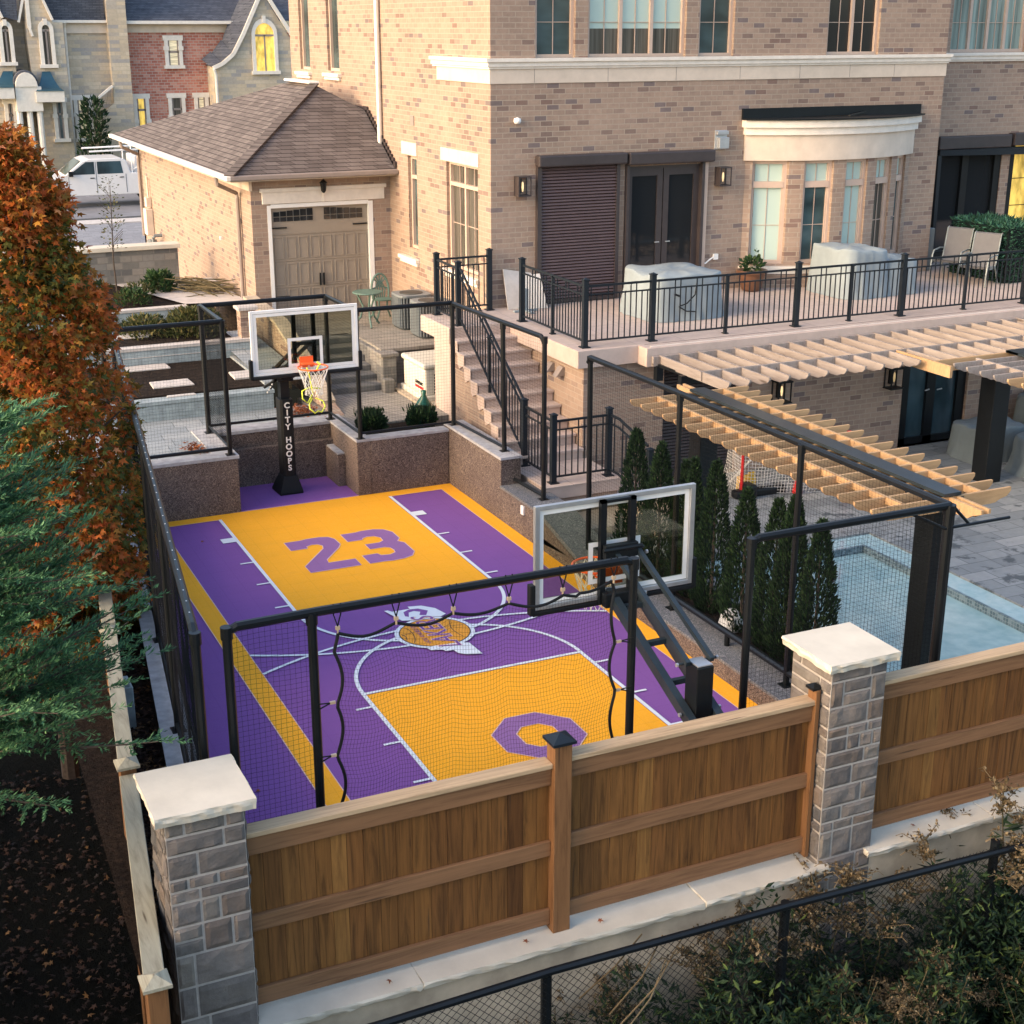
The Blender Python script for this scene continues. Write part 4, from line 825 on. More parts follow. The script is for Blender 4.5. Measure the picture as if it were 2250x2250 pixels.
for i in range(6):
    p=scal(i/5,1); m=MB(); m.tube([(p.x-.03,NY,ZT+.05),(p.x-.03,NY,ZT-.04),(p.x,NY,p.z+.06)],.006,4); m.tube([(p.x+.03,NY,ZT+.05),(p.x+.03,NY,ZT-.04),(p.x,NY,p.z+.06)],.006,4); b=m.build('strap',M['blackrub'],t1)
    m=MB(); m.cbox((p.x,NY,p.z+.045),(.035,.02,.03)); m.cbox((p.x,NY,p.z+.01),(.012,.012,.04)); m.build('clip',M['brass'],b)
for side,xp in((0,-3.36),(1,-.49)):
    for j in range(1,6):
        v=(j+ (.0 if side else -.05))/6.2; p=scal(side,v); m=MB(); m.tube([(xp,NY-.04,p.z-.02),(p.x+(-.05 if side==0 else .05),NY,p.z)],.006,4); m.tube([(xp,NY-.04,p.z+.03),(p.x+(-.05 if side==0 else .05),NY,p.z)],.006,4); b=m.build('strap',M['blackrub'],t1); m=MB(); m.cbox((p.x+(-.035 if side==0 else .035),NY,p.z),(.045,.02,.022)); m.build('clip',M['brass'],b)
cage('net_cage','right hand near corner net panel in front of the pool and cedars',(2.95,NY,0),
 [((.71,NY,0),(.71,NY,ZT)),((2.95,NY,0),(2.95,NY,ZT),.05)],
 [([(.71,NY,ZT-.1),(.72,NY,ZT-.03),(.78,NY,ZT),(2.95,NY,ZT)],PR),([(2.53,NY+.15,3.10),(2.90,NY-.02,2.92)],.016),([(2.90,NY-.02,2.92),(3.72,NY,2.91)],.016),([(2.99,NY,3.13),(3.21,NY,2.92)],.016)],
 [(flat((.74,NY,.05),(2.92,NY,.05),(2.92,NY,ZT-.04),(.74,NY,ZT-.04),.03),2.2,3.1,.046,.0012)])
RX=2.90
cage('net_cage','long net panel on the low kerb wall between the court and the pool cedars',(RX,-2,0),
 [((RX-.02,1.22,.26),(RX-.04,1.22,ZT)),((RX,-1.1,.26),(RX,-1.1,ZT)),((RX,-3.64,.26),(RX,-3.64,ZT))],
 [([(2.95,NY,ZT),(RX,-1,ZT),(RX-.06,1.18,ZT),(RX-.06,1.23,ZT-.08)],PR),([(RX+.02,NY,.42),(RX,1.2,.42)],.042)]+[([(RX,y,.26),(RX,y,.42)],.035) for y in(-5.2,-2.4)],
 [(flat((2.95,NY,.42),(RX-.04,1.22,.42),(RX-.04,1.22,ZT-.03),(2.95,NY,ZT-.03),.03),7.1,2.7,.05,.0012)])
cage('net_cage','far right net panel between the court corner and the pale stair',(2.82,4,0),
 [((2.72,5.86,1.03),(2.74,5.9,3.1)),((2.84,4.05,1.03),(2.82,4.05,3.1)),((2.94,2.82,.57),(2.94,2.82,3.1))],
 [([(2.74,5.9,3.11),(2.82,4.05,3.12),(2.93,2.92,3.10),(2.94,2.84,3.03)],PR),([(2.74,5.86,1.10),(2.84,4.0,1.10)],.025),([(2.86,3.7,.66),(2.94,2.82,.64)],.03)],
 [(flat((2.73,5.88,1.1),(2.83,4.05,1.1),(2.82,4.05,3.1),(2.74,5.9,3.1),.02),1.83,2.0,.05,.0012),(flat((2.83,4.05,.66),(2.94,2.82,.64),(2.94,2.82,3.08),(2.82,4.05,3.1),.02),1.25,2.4,.05,.0012)])
cage('net_cage','far net panel over the planting bed with two round shrubs',(1.9,5.93,.95),
 [((1.07,5.93,.96),(1.07,5.93,3.12))],
 [([(1.07,5.93,3.12),(2.74,5.9,3.12)],PR),([(1.07,5.93,1.06),(2.72,5.9,1.08)],.022)],
 [(flat((1.07,5.93,1.06),(2.72,5.9,1.08),(2.74,5.9,3.1),(1.07,5.93,3.1),.02),1.65,2.05,.05,.0012)])
cage('net_cage','box shaped net cage round the alcove of the far hoop',(0,7.36,.95),
 [((1.02,7.38,.96),(1.02,7.38,3.12)),((-1.12,7.38,.96),(-1.12,7.38,3.12),.045),((-1.12,5.95,.96),(-1.12,5.95,3.12),.04)],
 [([(1.07,5.93,3.12),(1.02,7.38,3.12),(-1.12,7.38,3.12),(-1.12,5.95,3.12)],PR),([(1.07,5.93,1.06),(1.02,7.38,1.08),(-1.12,7.38,1.08),(-1.12,5.95,1.08)],.024)],
 [(flat((-1.12,7.38,1.08),(1.02,7.38,1.08),(1.02,7.38,3.1),(-1.12,7.38,3.1),.02),2.14,2.05,.05,.0012),
  (flat((1.02,7.38,1.08),(1.07,5.93,1.08),(1.07,5.93,3.1),(1.02,7.38,3.1),.02),1.45,2.05,.05,.0012),
  (flat((-1.12,7.38,1.08),(-1.12,5.95,1.08),(-1.12,5.95,3.1),(-1.12,7.38,3.1),.02),1.43,2.05,.04,.0024)])
cage('net_cage','far left net panel in front of the blue grey terraces',(-2,5.95,.95),
 [((-2.95,5.95,.96),(-2.95,5.95,3.12))],
 [([(-1.12,5.95,3.12),(-2.95,5.95,3.12)],PR),([(-1.12,5.95,1.07),(-2.95,5.95,1.07)],.03)],
 [(flat((-2.95,5.95,1.08),(-1.12,5.95,1.08),(-1.12,5.95,3.1),(-2.95,5.95,3.1),.02),1.83,2.05,.05,.0012)])
def fxy(y,z): return (fx(y),y,z)
lc=cage('net_cage','long left hand net fence standing on the pale ledge wall',(-4,-2,.8),
 [(fxy(y,.8),fxy(y,ZT-.02)) for y in(-2.86,-.56,1.6,3.8,5.8)]+[((-4.27,NY,.0),(-4.27,NY,ZT))],
 [([fxy(-5.94,ZT-.1),fxy(-5.92,ZT-.02),fxy(-5.8,ZT),fxy(5.8,ZT)],PR),([fxy(-5.9,.88),fxy(5.8,.88)],.028)],
 [(flat(fxy(-5.94,.85),fxy(5.8,.85),fxy(5.8,ZT-.03),fxy(-5.94,ZT-.03),.02),11.8,2.2,.05,.0022)])
m=MB()
p=[fxy(-5.9,0.02),fxy(5.8,.02),fxy(5.8,.84),fxy(-5.9,.84)]
m.ext([(a_[0]+.13,a_[1],a_[2]) for a_ in p],(.012,0,0)); m.build('wall_padding',M['blackrub'],lc)
m=MB()
for i in range(48):
    y=-5.6+i*.24; x,yy,z=fxy(y,ZT+.034); m.cbox((x,yy,z),(.010,.012,.008))
m.build('clip',M['whitep'],lc)
# ================================================================ hoops
def hoop(loc,label,near):
    t_=thing('basketball_hoop',loc,label,'basketball hoop')
    yb,zb0,zb1=(( -4.70,2.26,3.29) if near else (5.28,2.35,3.36)); sg=1 if near else -1   # sg: direction the board faces
    x0,x1=-.85,.87
    # frame
    f=MB(); w_=.05
    d0,d1=(yb-.035,yb+.01)if near else(yb-.01,yb+.035)
    f.box(x0,x0+w_,d0,d1,zb0,zb1); f.box(x1-w_,x1,d0,d1,zb0,zb1); f.box(x0+w_,x1-w_,d0,d1,zb1-.045,zb1); f.box(x0+w_,x1-w_,d0,d1,zb0,zb0+.045)
    f.build('board_frame',M['alu' if near else 'whitep'],t_,bev=.004)
    g_=MB(); g_.box(x0+.03,x1-.03,yb-.004,yb+.004,zb0+.03,zb1-.03); g_.build('backboard_glass',M['board_glass' if near else 'board_glass2'],t_)
    l_=MB(); yl=(yb+.006*sg) 
    def rect(a,b,c,d,w_):
        for q in((a,b,c,c+w_),(a,b,d-w_,d),(a,a+w_,c+w_,d-w_),(b-w_,b,c+w_,d-w_)): 
            for y_ in (yb-.006,yb+.006): l_.box(q[0],q[1],min(y_,y_+.001),max(y_,y_+.001),q[2],q[3])
    rect(x0+w_+.002,x1-w_-.002,zb0+.05,zb1-.05,.048)
    rect(-.275,.285,2.45 if not near else 2.42,2.90 if not near else 2.84,.048)
    l_.build('board_markings',M['white'],t_)
    p_=MB()
    for x,s in((x0-.02,1),(x1+.02,1)): p_.box(x-.028,x+.028,yb-.04,yb+.04,zb0-.05,zb0+.26)
    p_.box(x0-.02,x1+.02,yb-.04,yb+.04,zb0-.06,zb0-.012)
    p_.build('edge_padding',M['blackrub'],t_,bev=.01)
    u_=MB(); yu=yb-.05*sg
    for x in(-.155,.16): u_.box(x-.03,x+.03,yu-.03,yu+.025,zb0-.03,zb1-.02)
    u_.box(-.13,.135,yu-.025,yu+.02,zb0+.02,zb0+.08); u_.box(-.13,.135,yu-.025,yu+.02,zb0+.42,zb0+.47)
    if near: u_.box(-.185,.19,yu-.03,yu+.02,zb1-.05,zb1-.02)
    u_.build('board_upright',M['black'],t_)
    ry,rz=(-4.34,2.45) if near else (4.90,2.50); rr=.228
    r_=MB(); r_.tube([(rr*math.cos(i*PI/20),ry+rr*math.sin(i*PI/20),rz) for i in range(41)],.012,6,cap=False)
    yc=yb+.01*sg
    r_.box(-.10,.11,min(yc,yc+.03*sg),max(yc,yc+.03*sg),rz-.07,rz+.10)
    ye=ry-(rr-.02)*sg; r_.box(-.09,.10,min(yc,ye),max(yc,ye),rz-.01,rz+.012)
    for x in(-.09,.09): r_.bar((x,yc,rz-.06),(x*1.3,ry-.17*sg,rz-.012),.012)
    r_.build('rim',M['orange'],t_)
    n_=MB(); ns=12; lev=[(1.0,0),(.86,.09),(.74,.18),(.62,.27),(.54,.35),(.56,.42)]
    for i in range(ns):
        for dr in(1,-1):
            pts=[]
            for k_,(q,dz) in enumerate(lev):
                th=2*PI*(i+dr*k_*.5)/ns; pts.append((rr*q*math.cos(th)+.01*math.sin(3*i),ry+rr*q*math.sin(th),rz-dz-.012))
            n_.tube(pts,.0045,4)
    n_.build('net_cords',M['rope'],t_)
    return t_,ry,rz
t_,ry,rz=hoop((.08,-6.17,0),'near basketball hoop with tinted backboard on slanted black arms seen from behind',True)
m=MB(); m.box(-.01,.16,-6.27,-6.07,0,2.15); m.build('pole',M['black'],t_,bev=.008)
m=MB(); m.box(.0,.15,-6.26,-6.08,2.155,2.165); m.build('pole_cap',M['alu'],t_)
for z,x in((2.15,-.045),(2.15,.20)):
    m=MB(); m.bar((x,-4.78,2.76),(x,-6.17,2.16),.045,.05); m.build('upper_arm',M['armmetal'],t_)
for x in(-.065,.215):
    m=MB(); m.bar((x,-4.74,2.33),(x,-6.45,1.58),.075,.10); m.build('lower_arm',M['armmetal'],t_)
m=MB()
for y in(-4.95,-5.40,-5.85):
    z=2.33-(abs(y)-4.74)*.4386; m.bar((-.03,y,z),(.18,y,z),.05,.05)
for y,z in((-6.12,2.15),(-6.2,1.70),(-4.8,2.76)): m.tube([(-.12,y,z),(.27,y,z)],.014,8)
m.build('cross_brace',M['armmetal'],t_)
for y,z in((-6.12,2.15),(-6.2,1.70),(-4.84,2.72),(-4.84,2.3)):
    for x in(-.13,.28): m=MB(); m.tube([(x-.01,y,z),(x+.01,y,z)],.02,6); m.build('bolt',M['alu'],t_)
m=MB(); m.box(-.17,.18,-4.88,-4.79,2.22,2.36); m.build('arm_bracket',M['black'],t_,bev=.006); m=MB(); m.box(-.17,.18,-4.86,-4.79,2.70,2.84); m.tube([(-.2,-4.86,2.80),(.22,-4.86,2.80)],.022,8); m.build('arm_bracket',M['black'],t_,bev=.006)
m=MB(); m.box(-.22,.36,-6.35,-5.95,0,.03); m.build('base_plate',M['black'],t_)
t_,ry,rz=hoop((-.02,6.65,0),'far basketball hoop with lettered black padded pole in the alcove',False)
m=MB(); m.prism([(-.11,6.52),(-.07,6.49),(.07,6.49),(.11,6.52),(.11,6.76),(-.11,6.76)],.18,1.62); m.build('pole_padding',M['blackrub'],t_,bev=.008)
m=MB(); q0=[(-.21,6.40),(.19,6.40),(.21,6.86),(-.23,6.86)]; q1=[(-.12,6.47),(.12,6.47),(.12,6.77),(-.12,6.77)]
m.add([(x,y,0) for x,y in q0]+[(x,y,.04) for x,y in q0]+[(x,y,.30) for x,y in q1],[(0,3,2,1),(0,1,5,4),(1,2,6,5),(2,3,7,6),(3,0,4,7),(4,5,9,8),(5,6,10,9),(6,7,11,10),(7,4,8,11),(8,9,10,11)]); m.build('pole_base',M['blackrub'],t_,bev=.01)
m=MB(); m.box(-.075,.075,6.55,6.72,1.6,2.0); m.build('pole',M['black'],t_)
m=MB(); m.bar((-.07,6.64,1.95),(-.07,5.35,2.42),.045,.07); m.bar((.10,6.64,1.95),(.10,5.35,2.42),.045,.07); m.bar((-.07,6.8,2.1),(-.07,5.36,2.78),.04,.05); m.bar((.10,6.8,2.1),(.10,5.36,2.78),.04,.05); m.build('support_arm',M['black'],t_)
m=MB(); m.box(-.12,.14,6.5,6.85,1.92,2.12); m.bar((-.16,6.85,1.75),(-.16,6.5,2.05),.03,.06); m.bar((-.3,6.75,1.80),(-.05,6.6,1.98),.05,.05); m.build('arm_bracket',M['black'],t_,bev=.01)
for i in range(4): m=MB(); m.tube([(-.24+.02*i,6.74-.03*i,1.72+.05*i),(-.26+.02*i,6.70-.03*i,1.72+.05*i)],.012,6); m.build('bolt',M['whitep'],t_)
zt_=1.52
for ch in 'CITY HOOPS':
    if ch!=' ':
        tb=text_mb(ch,.135,.003,0,.004); xf(tb,Matrix.Translation((0,6.482,zt_))@Matrix.Rotation(PI/2,4,'X')); tb.build('pad_letter',M['white'],t_)
    zt_-=.122 if ch!=' ' else .10
y_=MB(); c=(-.02,4.87)
y_.tube([(c[0]-.10,c[1]-.05,2.52),(c[0]-.05,c[1],2.38),(c[0]-.02,c[1]-.03,2.1),(c[0]-.13,c[1]-.1,1.98),(c[0]-.2,c[1]-.08,2.05),(c[0]-.18,c[1],2.15),(c[0]-.06,c[1],2.2),(c[0]+.12,c[1],2.16)],.011,6)
y_.tube([(c[0]-.02,c[1],2.02),(c[0]-.10,c[1]-.1,1.97),(c[0]-.11,c[1]-.14,1.90),(c[0]-.04,c[1]-.18,1.83),(c[0]+.02,c[1]-.14,1.85),(c[0]+.07,c[1]-.16,1.83),(c[0]+.15,c[1]-.1,1.90),(c[0]+.14,c[1]-.02,1.97),(c[0]+.03,c[1],2.02)],.011,6)
y_.tube([(c[0]+.05,c[1]-.05,2.46),(c[0]+.09,c[1]-.02,2.52),(c[0]+.13,c[1],2.55),(c[0]+.08,c[1]+.02,2.58)],.014,6)
tag(y_.build('foam_tube_toy',M['yellow'],smooth=True),'yellow tube toy tangled in the far hoop net','toy')
# ================================================================ wood fence, pillars, coping
def fence_sec(name,label,x0,x1,y,zb,zt_,loc):
    t_=thing(name,loc,label,'wooden fence','wooden fence sections between the stone pillars')
    x=x0
    m=MB(); i=0
    while x<x1-.02:
        w_=min(random.uniform(.125,.15),x1-x); 
        m.box(x+.0015,x+w_-.0015,y+.02+random.uniform(0,.004),y+.042,zb+.03,zt_-.05); x+=w_
    m.build('boards',M['board'],t_)
    for za,zb_,yo in((zt_-.21,zt_-.045,0),((zb+zt_)/2-.085,(zb+zt_)/2+.055,0),(zb+.04,zb+.19,0)):
        m=MB(); m.box(x0,x1,y-.018+yo,y+.02,za,zb_); m.build('rail',M['railw'],t_,bev=.006)
    m=MB(); m.box(x0,x1,y-.05,y+.10,zt_-.045,zt_+.0); m.build('cap_rail',M['caprail'],t_,bev=.008)
    m=MB(); m.box(x0,x1,y+.042,y+.07,zt_-.2,zt_-.06); m.build('back_rail',M['postw'],t_)
    return t_
FY=-6.64
fence_sec('wooden_fence','brown board fence section from the left stone pillar to the capped post',-4.16,-1.62,FY,.22,1.80,(-2.9,FY,.2))
fence_sec('wooden_fence','brown board fence section from the capped post to the right stone pillar',-1.46,.98,FY,.25,1.83,(-.2,FY,.2))
fence_sec('wooden_fence','brown board fence section right of the right stone pillar',1.66,12.0,FY,.28,1.87,(3.5,FY,.2))
m_=thing('fence_post',(-1.54,FY,.2),'square brown fence post with blue black pyramid cap mid fence','fence post')
m=MB(); m.box(-1.62,-1.46,FY-.075,FY+.075,.20,1.97); m.build('post_body',M['postw'],m_,bev=.006)
def pyr(mb,x,y,z,w_,h=.05): 
    mb.box(x-w_,x+w_,y-w_,y+w_,z,z+.025); mb.add([(x-w_,y-w_,z+.025),(x+w_,y-w_,z+.025),(x+w_,y+w_,z+.025),(x-w_,y+w_,z+.025),(x,y,z+.025+h)],[(0,1,4),(1,2,4),(2,3,4),(3,0,4)])
m=MB(); pyr(m,-1.54,FY,1.97,.105); m.build('post_cap',M['navy'],m_)
m_=thing('fence_post',(.995,FY,.2),'slim fence post with dark cap against the right stone pillar','fence post')
m=MB(); m.box(.955,1.0,FY-.06,FY+.06,.25,1.93); m.build('post_body',M['postw'],m_,bev=.004); m=MB(); pyr(m,.975,FY,1.93,.055,.03); m.build('post_cap',M['black'],m_)
def stoneface(mb,x0,x1,y0,y1,z0,z1,seed):
    """pillar skin of rough ashlar blocks on four sides"""
    rnd=random.Random(seed); z=z0
    W_=x1-x0
    while z<z1-.01:
        h=min(rnd.choice((.10,.15,.20,.25,.28)),z1-z)
        if z1-z-h<.06: h=z1-z
        for side in range(4):
            L=(x1-x0) if side%2==0 else (y1-y0); u=0
            cuts=[0]
            while cuts[-1]<L-.02:
                w_=rnd.choice((.14,.22,.30,.42)); 
                if L-cuts[-1]-w_<.09: w_=L-cuts[-1]
                cuts.append(cuts[-1]+w_)
            for a_,b_ in zip(cuts,cuts[1:]):
                subs=[(z,z+h)] if not(h>.2 and rnd.random()<.3) else [(z,z+h*.5),(z+h*.5,z+h)]
                for (za,zb) in subs:
                    gp=.0105; n=6; sd=Vector((rnd.random()*50,rnd.random()*50,0)); out=rnd.uniform(.006,.018)
                    vs=[];fs=[]
                    for j in range(n+1):
                        for i in range(n+1):
                            s_=i/n;t2=j/n; edge=min(s_,1-s_,t2,1-t2); d=out*min(1,edge*7)+ (noise.noise(Vector((a_+s_*(b_-a_),za+t2*(zb-za),0))*8+sd)*.014 if edge>0 else 0)
                            uu=a_+gp+(b_-a_-2*gp)*s_; zz=za+gp+(zb-za-2*gp)*t2
                            if edge==0: d=0
                            if side==0: v=(x0+uu,y0-d-.002,zz)
                            elif side==1: v=(x1+d+.002,y0+uu,zz)
                            elif side==2: v=(x1-uu,y1+d+.002,zz)
                            else: v=(x0-d-.002,y1-uu,zz)
                            vs.append(v)
                    for j in range(n):
                        for i in range(n): k_=j*(n+1)+i; fs.append((k_,k_+1,k_+n+2,k_+n+1))
                    mb.add(vs,fs)
        z+=h
t=NT('rough_grey_pillar_stone'); g_=t.n('ShaderNodeNewGeometry'); o=t.obj()
c_=t.ramp(g_.outputs['Random Per Island'],[(0,(.13,.118,.11)),(.3,(.20,.175,.155)),(.5,(.085,.088,.095)),(.7,(.22,.195,.165)),(.85,(.11,.10,.095)),(1,(.17,.135,.11))])
c_=t.mix(.55,c_,t.ramp(t.noise(o,7,6,.7),[(.3,(.5,.5,.52)),(.7,(1.35,1.3,1.25))]),'MULTIPLY'); t.base(c_); t.bump(t.noise(o,22,7,.7),.7,.012); M['pstone']=t.set(.85,0,.25)
M['mortar']=plain('pale_mortar',(.40,.36,.32),.95,var=.15,sc_=20)
def capstone(mb,x0,x1,y0,y1,z0,z1,seed=0):
    n=26; vs=[];
    P=[]
    for k_ in range(n): P.append((x0+(x1-x0)*k_/n,y0,0,-1))
    for k_ in range(n): P.append((x1,y0+(y1-y0)*k_/n,1,0))
    for k_ in range(n): P.append((x1-(x1-x0)*k_/n,y1,0,1))
    for k_ in range(n): P.append((x0,y1-(y1-y0)*k_/n,-1,0))
    lv=[(z1,0),(z1-.02,.006),(z1-.045,.0),(z0,-.012)]; rings=[]
    for li,(z,o) in enumerate(lv):
        for x,y,nx,ny in P:
            d=o+(noise.noise(Vector((x*11,y*11,z*25+seed)))*.018 if li else noise.noise(Vector((x*8,y*8,seed)))*.004)
            vs.append((x+nx*d,y+ny*d,z+(noise.noise(Vector((x*9,y*9,3+seed)))*.008 if li in(1,2) else 0)))
    N=len(P); fs=[tuple(range(N))]
    for li in range(3):
        for k_ in range(N): fs.append((li*N+k_,(li+1)*N+k_,(li+1)*N+(k_+1)%N,li*N+(k_+1)%N))
    fs.append(tuple(3*N+k_ for k_ in range(N))[::-1]); mb.add(vs,fs)
def pillar(x0,x1,y0,y1,zc,label,seed):
    t_=thing('stone_pillar',((x0+x1)/2,(y0+y1)/2,-1.9),label,'stone pillar')
    m=MB(); m.box(x0+.004,x1-.004,y0+.004,y1-.004,-1.9,zc-.085); m.build('mortar_core',M['mortar'],t_)
    m=MB(); stoneface(m,x0,x1,y0,y1,-1.2,zc-.085,seed); m.build('stone_blocks',M['pstone'],t_,bev=0)
    m=MB(); capstone(m,x0-.075,x1+.075,y0-.075,y1+.075,zc-.085,zc,seed); m.build('cap_stone',M['cream'],t_,bev=0)
pillar(-4.765,-4.18,-6.80,-6.22,2.19,'left stone pillar with broad cream cap beside the mossy fence',3)
pillar(1.03,1.63,-6.80,-6.22,2.24,'right stone pillar with broad cream cap in front of the pool',11)
wl=thing('coping_wall',(0,-6.7,-1.9),'pale concrete garden wall with rough edged cream coping under the fence','garden wall')
m=MB(); m.box(-4.3,1.1,-6.80,-6.35,-1.9,.13); m.box(1.5,12,-6.80,-6.35,-1.9,.18); m.build('wall_body',M['conc'],wl)
for x0,x1,zz in((-4.18,-2.86,.2),(-2.85,-.21,.2),(-.20,1.13,.21),(1.55,3.04,.25),(3.05,5.2,.25),(5.21,8.6,.25),(8.61,12,.25)):
    m=MB(); capstone(m,x0,x1,-6.87,-6.34,zz-.07,zz,x0); m.build('coping_stone',M['cream'],wl)
# left boundary fence
lf=thing('boundary_fence',(-4.7,-5,-1),'weathered mossy wooden boundary fence running back along the left side','wooden fence')
def lx(y): return -4.40+(y+2.5)*.125
def skew(mb,xa,xb,y0,y1,z0_,z1_):
    vs=[(lx(y)+x,y,z) for z in(z0_,z1_) for y in(y0,y1) for x in(xa,xb)]; mb.add(vs,[(0,2,3,1),(4,5,7,6),(0,1,5,4),(1,3,7,5),(3,2,6,7),(2,0,4,6)])
for y0,y1,dz in((-7.30,-4.28,-.02),(-4.12,-1.2,.04),(-1.04,2.0,.1),(2.1,5.5,.12)):
    m=MB(); skew(m,-.075,.075,y0,y1,1.17+dz,1.21+dz); m.build('cap_rail',M['greyrail'],lf,bev=.006)
    m=MB(); y=y0
    while y<y1-.03:
        w_=min(.14,y1-y); skew(m,-.02,.02,y+.002,y+w_-.002,-1.5,1.17+dz); y+=w_
    m.build('boards',M['board'],lf)
    m=MB(); skew(m,-.05,-.02,y0,y1,1.0+dz,1.14+dz); m.build('rail',M['postw'],lf)
for y in(-7.39,-4.2,-1.12,2.05):
    m=MB(); x=lx(y); m.box(x-.07,x+.07,y-.07,y+.07,-1.9,1.24); po=m.build('post',M['postw'],lf,bev=.005)
    m=MB(); pyr(m,x,y,1.24,.10,.05); m.build('post_cap',M['greyrail'],po)
m=MB(); m.box(-4.33,-4.18,-2.1,-1.9,.5,1.0); m.box(-4.31,-4.2,-2.08,-1.92,1.0,1.06); tag(m.build('utility_pedestal',M['walls'],bev=.01),'small blue grey utility box between the boundary fence and the ledge wall','utility box')
# chain link fence
cl=thing('chain_link_fence',(-2,-7.4,-1.9),'low black chain link fence in the weeds in front of the garden wall','chain link fence')
def clz(x): return .37-.02*(x+3.4)/6 
m=MB(); m.tube([(-4.6,-7.4,.36),(-3.38,-7.4,.37),(-1.97,-7.4,.40),(.3,-7.4,.36),(2.92,-7.4,.26),(12,-7.4,.10)],.034,8); m.build('rail',M['black'],cl); m=MB(); m.tube([(-4.6,-7.4,-.9),(6,-7.4,-.9)],.012,5); m.build('bottom_wire',M['black'],cl)
for x in(-4.3,-2.0,.28,2.6,4.9,7.2,9.5,11.8):
    m=MB(); m.tube([(x,-7.36,-1.9),(x,-7.36,.37)],.045,8); m.build('post',M['black'],cl)
m=MB(); cs=.055; L=1.30; k_=0; x=-4.6-L
while x<11.0:
    for s in(1,-1):
        xa=x if s>0 else x+L; xb=x+L if s>0 else x
        p=Vector((xa,-7.4,-.92)); q=Vector((xb,-7.4,.34))
        m.tube([p,q],.003,3,cap=False)
    x+=cs*1.42
m.build('mesh',M['black'],cl)
# ================================================================ pergolas
def rafter_x(mb,x0,x1,y,z,h=.15,t_=.035):
    """rafter along X with ogee tails both ends"""
    def tail(x,s):  # list from bottom inner to top tip
        return [(x+s*-.30,z-h),(x+s*-.22,z-h+.005),(x+s*-.16,z-h+.035),(x+s*-.11,z-h+.05),(x+s*-.06,z-h+.06),(x+s*-.02,z-h+.095),(x,z-.035),(x,z)]
    R_=tail(x1,1); L_=tail(x0,-1)
    poly=[(px,y-t_/2,pz) for px,pz in R_]+[(px,y-t_/2,pz) for px,pz in L_[::-1]]
    mb.ext(poly,(0,t_,0))
def rafter_y(mb,y0,y1,x,z,h=.15,t_=.035):
    T=[(y0+.30,z-h),(y0+.22,z-h+.005),(y0+.16,z-h+.035),(y0+.11,z-h+.05),(y0+.06,z-h+.06),(y0+.02,z-h+.095),(y0,z-.035),(y0,z)]
    poly=[(x-t_/2,py,pz) for py,pz in T]+[(x-t_/2,y1,z),(x-t_/2,y1,z-h)]
    mb.ext(poly,(t_,0,0))
pz=2.50
t_=thing('pergola',(4.55,-1.5,0),'narrow golden cedar pergola arm with black top beam running beside the pool','pergola')
y=-4.22
for i in range(19):
    m=MB(); rafter_x(m,3.44,5.40,y,pz,.16); m.build('rafter',M['cedar_x'],t_); y+=.295
for x in(3.88,4.98):
    m=MB(); m.box(x-.02,x+.02,-4.20,1.08,pz-.075,pz+.004); m.build('stringer',M['cedar_x'],t_)
m=MB(); m.box(4.42,4.66,-4.25,1.12,pz+.012,pz+.05); m.box(4.38,4.42,-4.25,1.12,pz-.16,pz-.01); m.box(4.66,4.70,-4.25,1.12,pz-.16,pz-.01); m.build('beam',M['armmetal'],t_)
m=MB(); m.box(4.46,4.62,-3.0,1.0,pz-.3,pz-.17); m.build('under_beam',M['black'],t_)
for x in (4.50,4.60): m=MB(); m.ext([(x,-4.2,pz),(x,-4.75,pz+.0),(x,-4.75,pz-.05),(x,-4.62,pz-.10),(x,-4.55,pz-.15),(x,-4.2,pz-.16)],(.035,0,0)); m.build('tail_rafter',M['cedar_x'],t_); m=MB(); m.ext([(x,1.1,pz),(x,1.6,pz),(x,1.6,pz-.05),(x,1.5,pz-.10),(x,1.1,pz-.16)],(.035,0,0)); m.build('tail_rafter',M['cedar_x'],t_)
m=MB(); m.box(4.39,4.70,-4.15,-3.84,0,pz-.16); m.build('column',M['black'],t_,bev=.012)
m=MB(); m.box(4.40,4.70,.75,1.05,0,pz-.16); m.build('column',M['black'],t_,bev=.012)
pz2=2.36
t_=thing('pergola',(9,3,0),'wide weathered cedar pergola along the face of the raised deck','pergola')
x=5.60; i=0
while x<16:
    m=MB(); y0=1.86 if x<9.35 else .6
    rafter_y(m,y0,3.96,x,pz2,.16) if x<9.35 else m.box(x-.018,x+.018,1.75,3.96,pz2-.16,pz2); m.build('rafter',M['cedar_y'],t_); x+=.362
m=MB(); m.box(5.56,16,2.62,2.66,pz2-.14,pz2+.004); m.build('stringer',M['cedar_y'],t_)
m=MB(); m.box(5.45,16,3.90,3.965,pz2-.17,pz2-.01); m.build('ledger',M['cedar_y'],t_)
m=MB(); m.box(9.35,9.40,1.3,2.62,pz2-.19,pz2); m.box(9.40,16,1.70,1.75,pz2-.19,pz2); m.build('edge_beam',M['cedar_x'],t_)
m=MB(); m.box(5.5,16,3.1,3.2,pz2-.30,pz2-.165); m.build('under_beam',M['black'],t_)
m=MB(); m.box(5.5,5.62,3.86,3.97,1.95,2.2); m.bar((5.56,3.9,2.2),(5.75,2.0,2.18),.05); m.build('bracket',M['black'],t_)
t_=thing('pergola',(11,0,0),'second cedar pergola arm with black beam and thick black column by the patio doors','pergola')
y=1.45
for i in range(12):
    m=MB(); rafter_x(m,9.55,12.4,y,pz2,.16); m.build('rafter',M['cedar_x' if i>3 else 'cedar_y'],t_); y-=.30
for x in(10.15,11.9):
    m=MB(); m.box(x-.02,x+.02,-2.0,1.6,pz2-.075,pz2+.004); m.build('stringer',M['cedar_y'],t_)
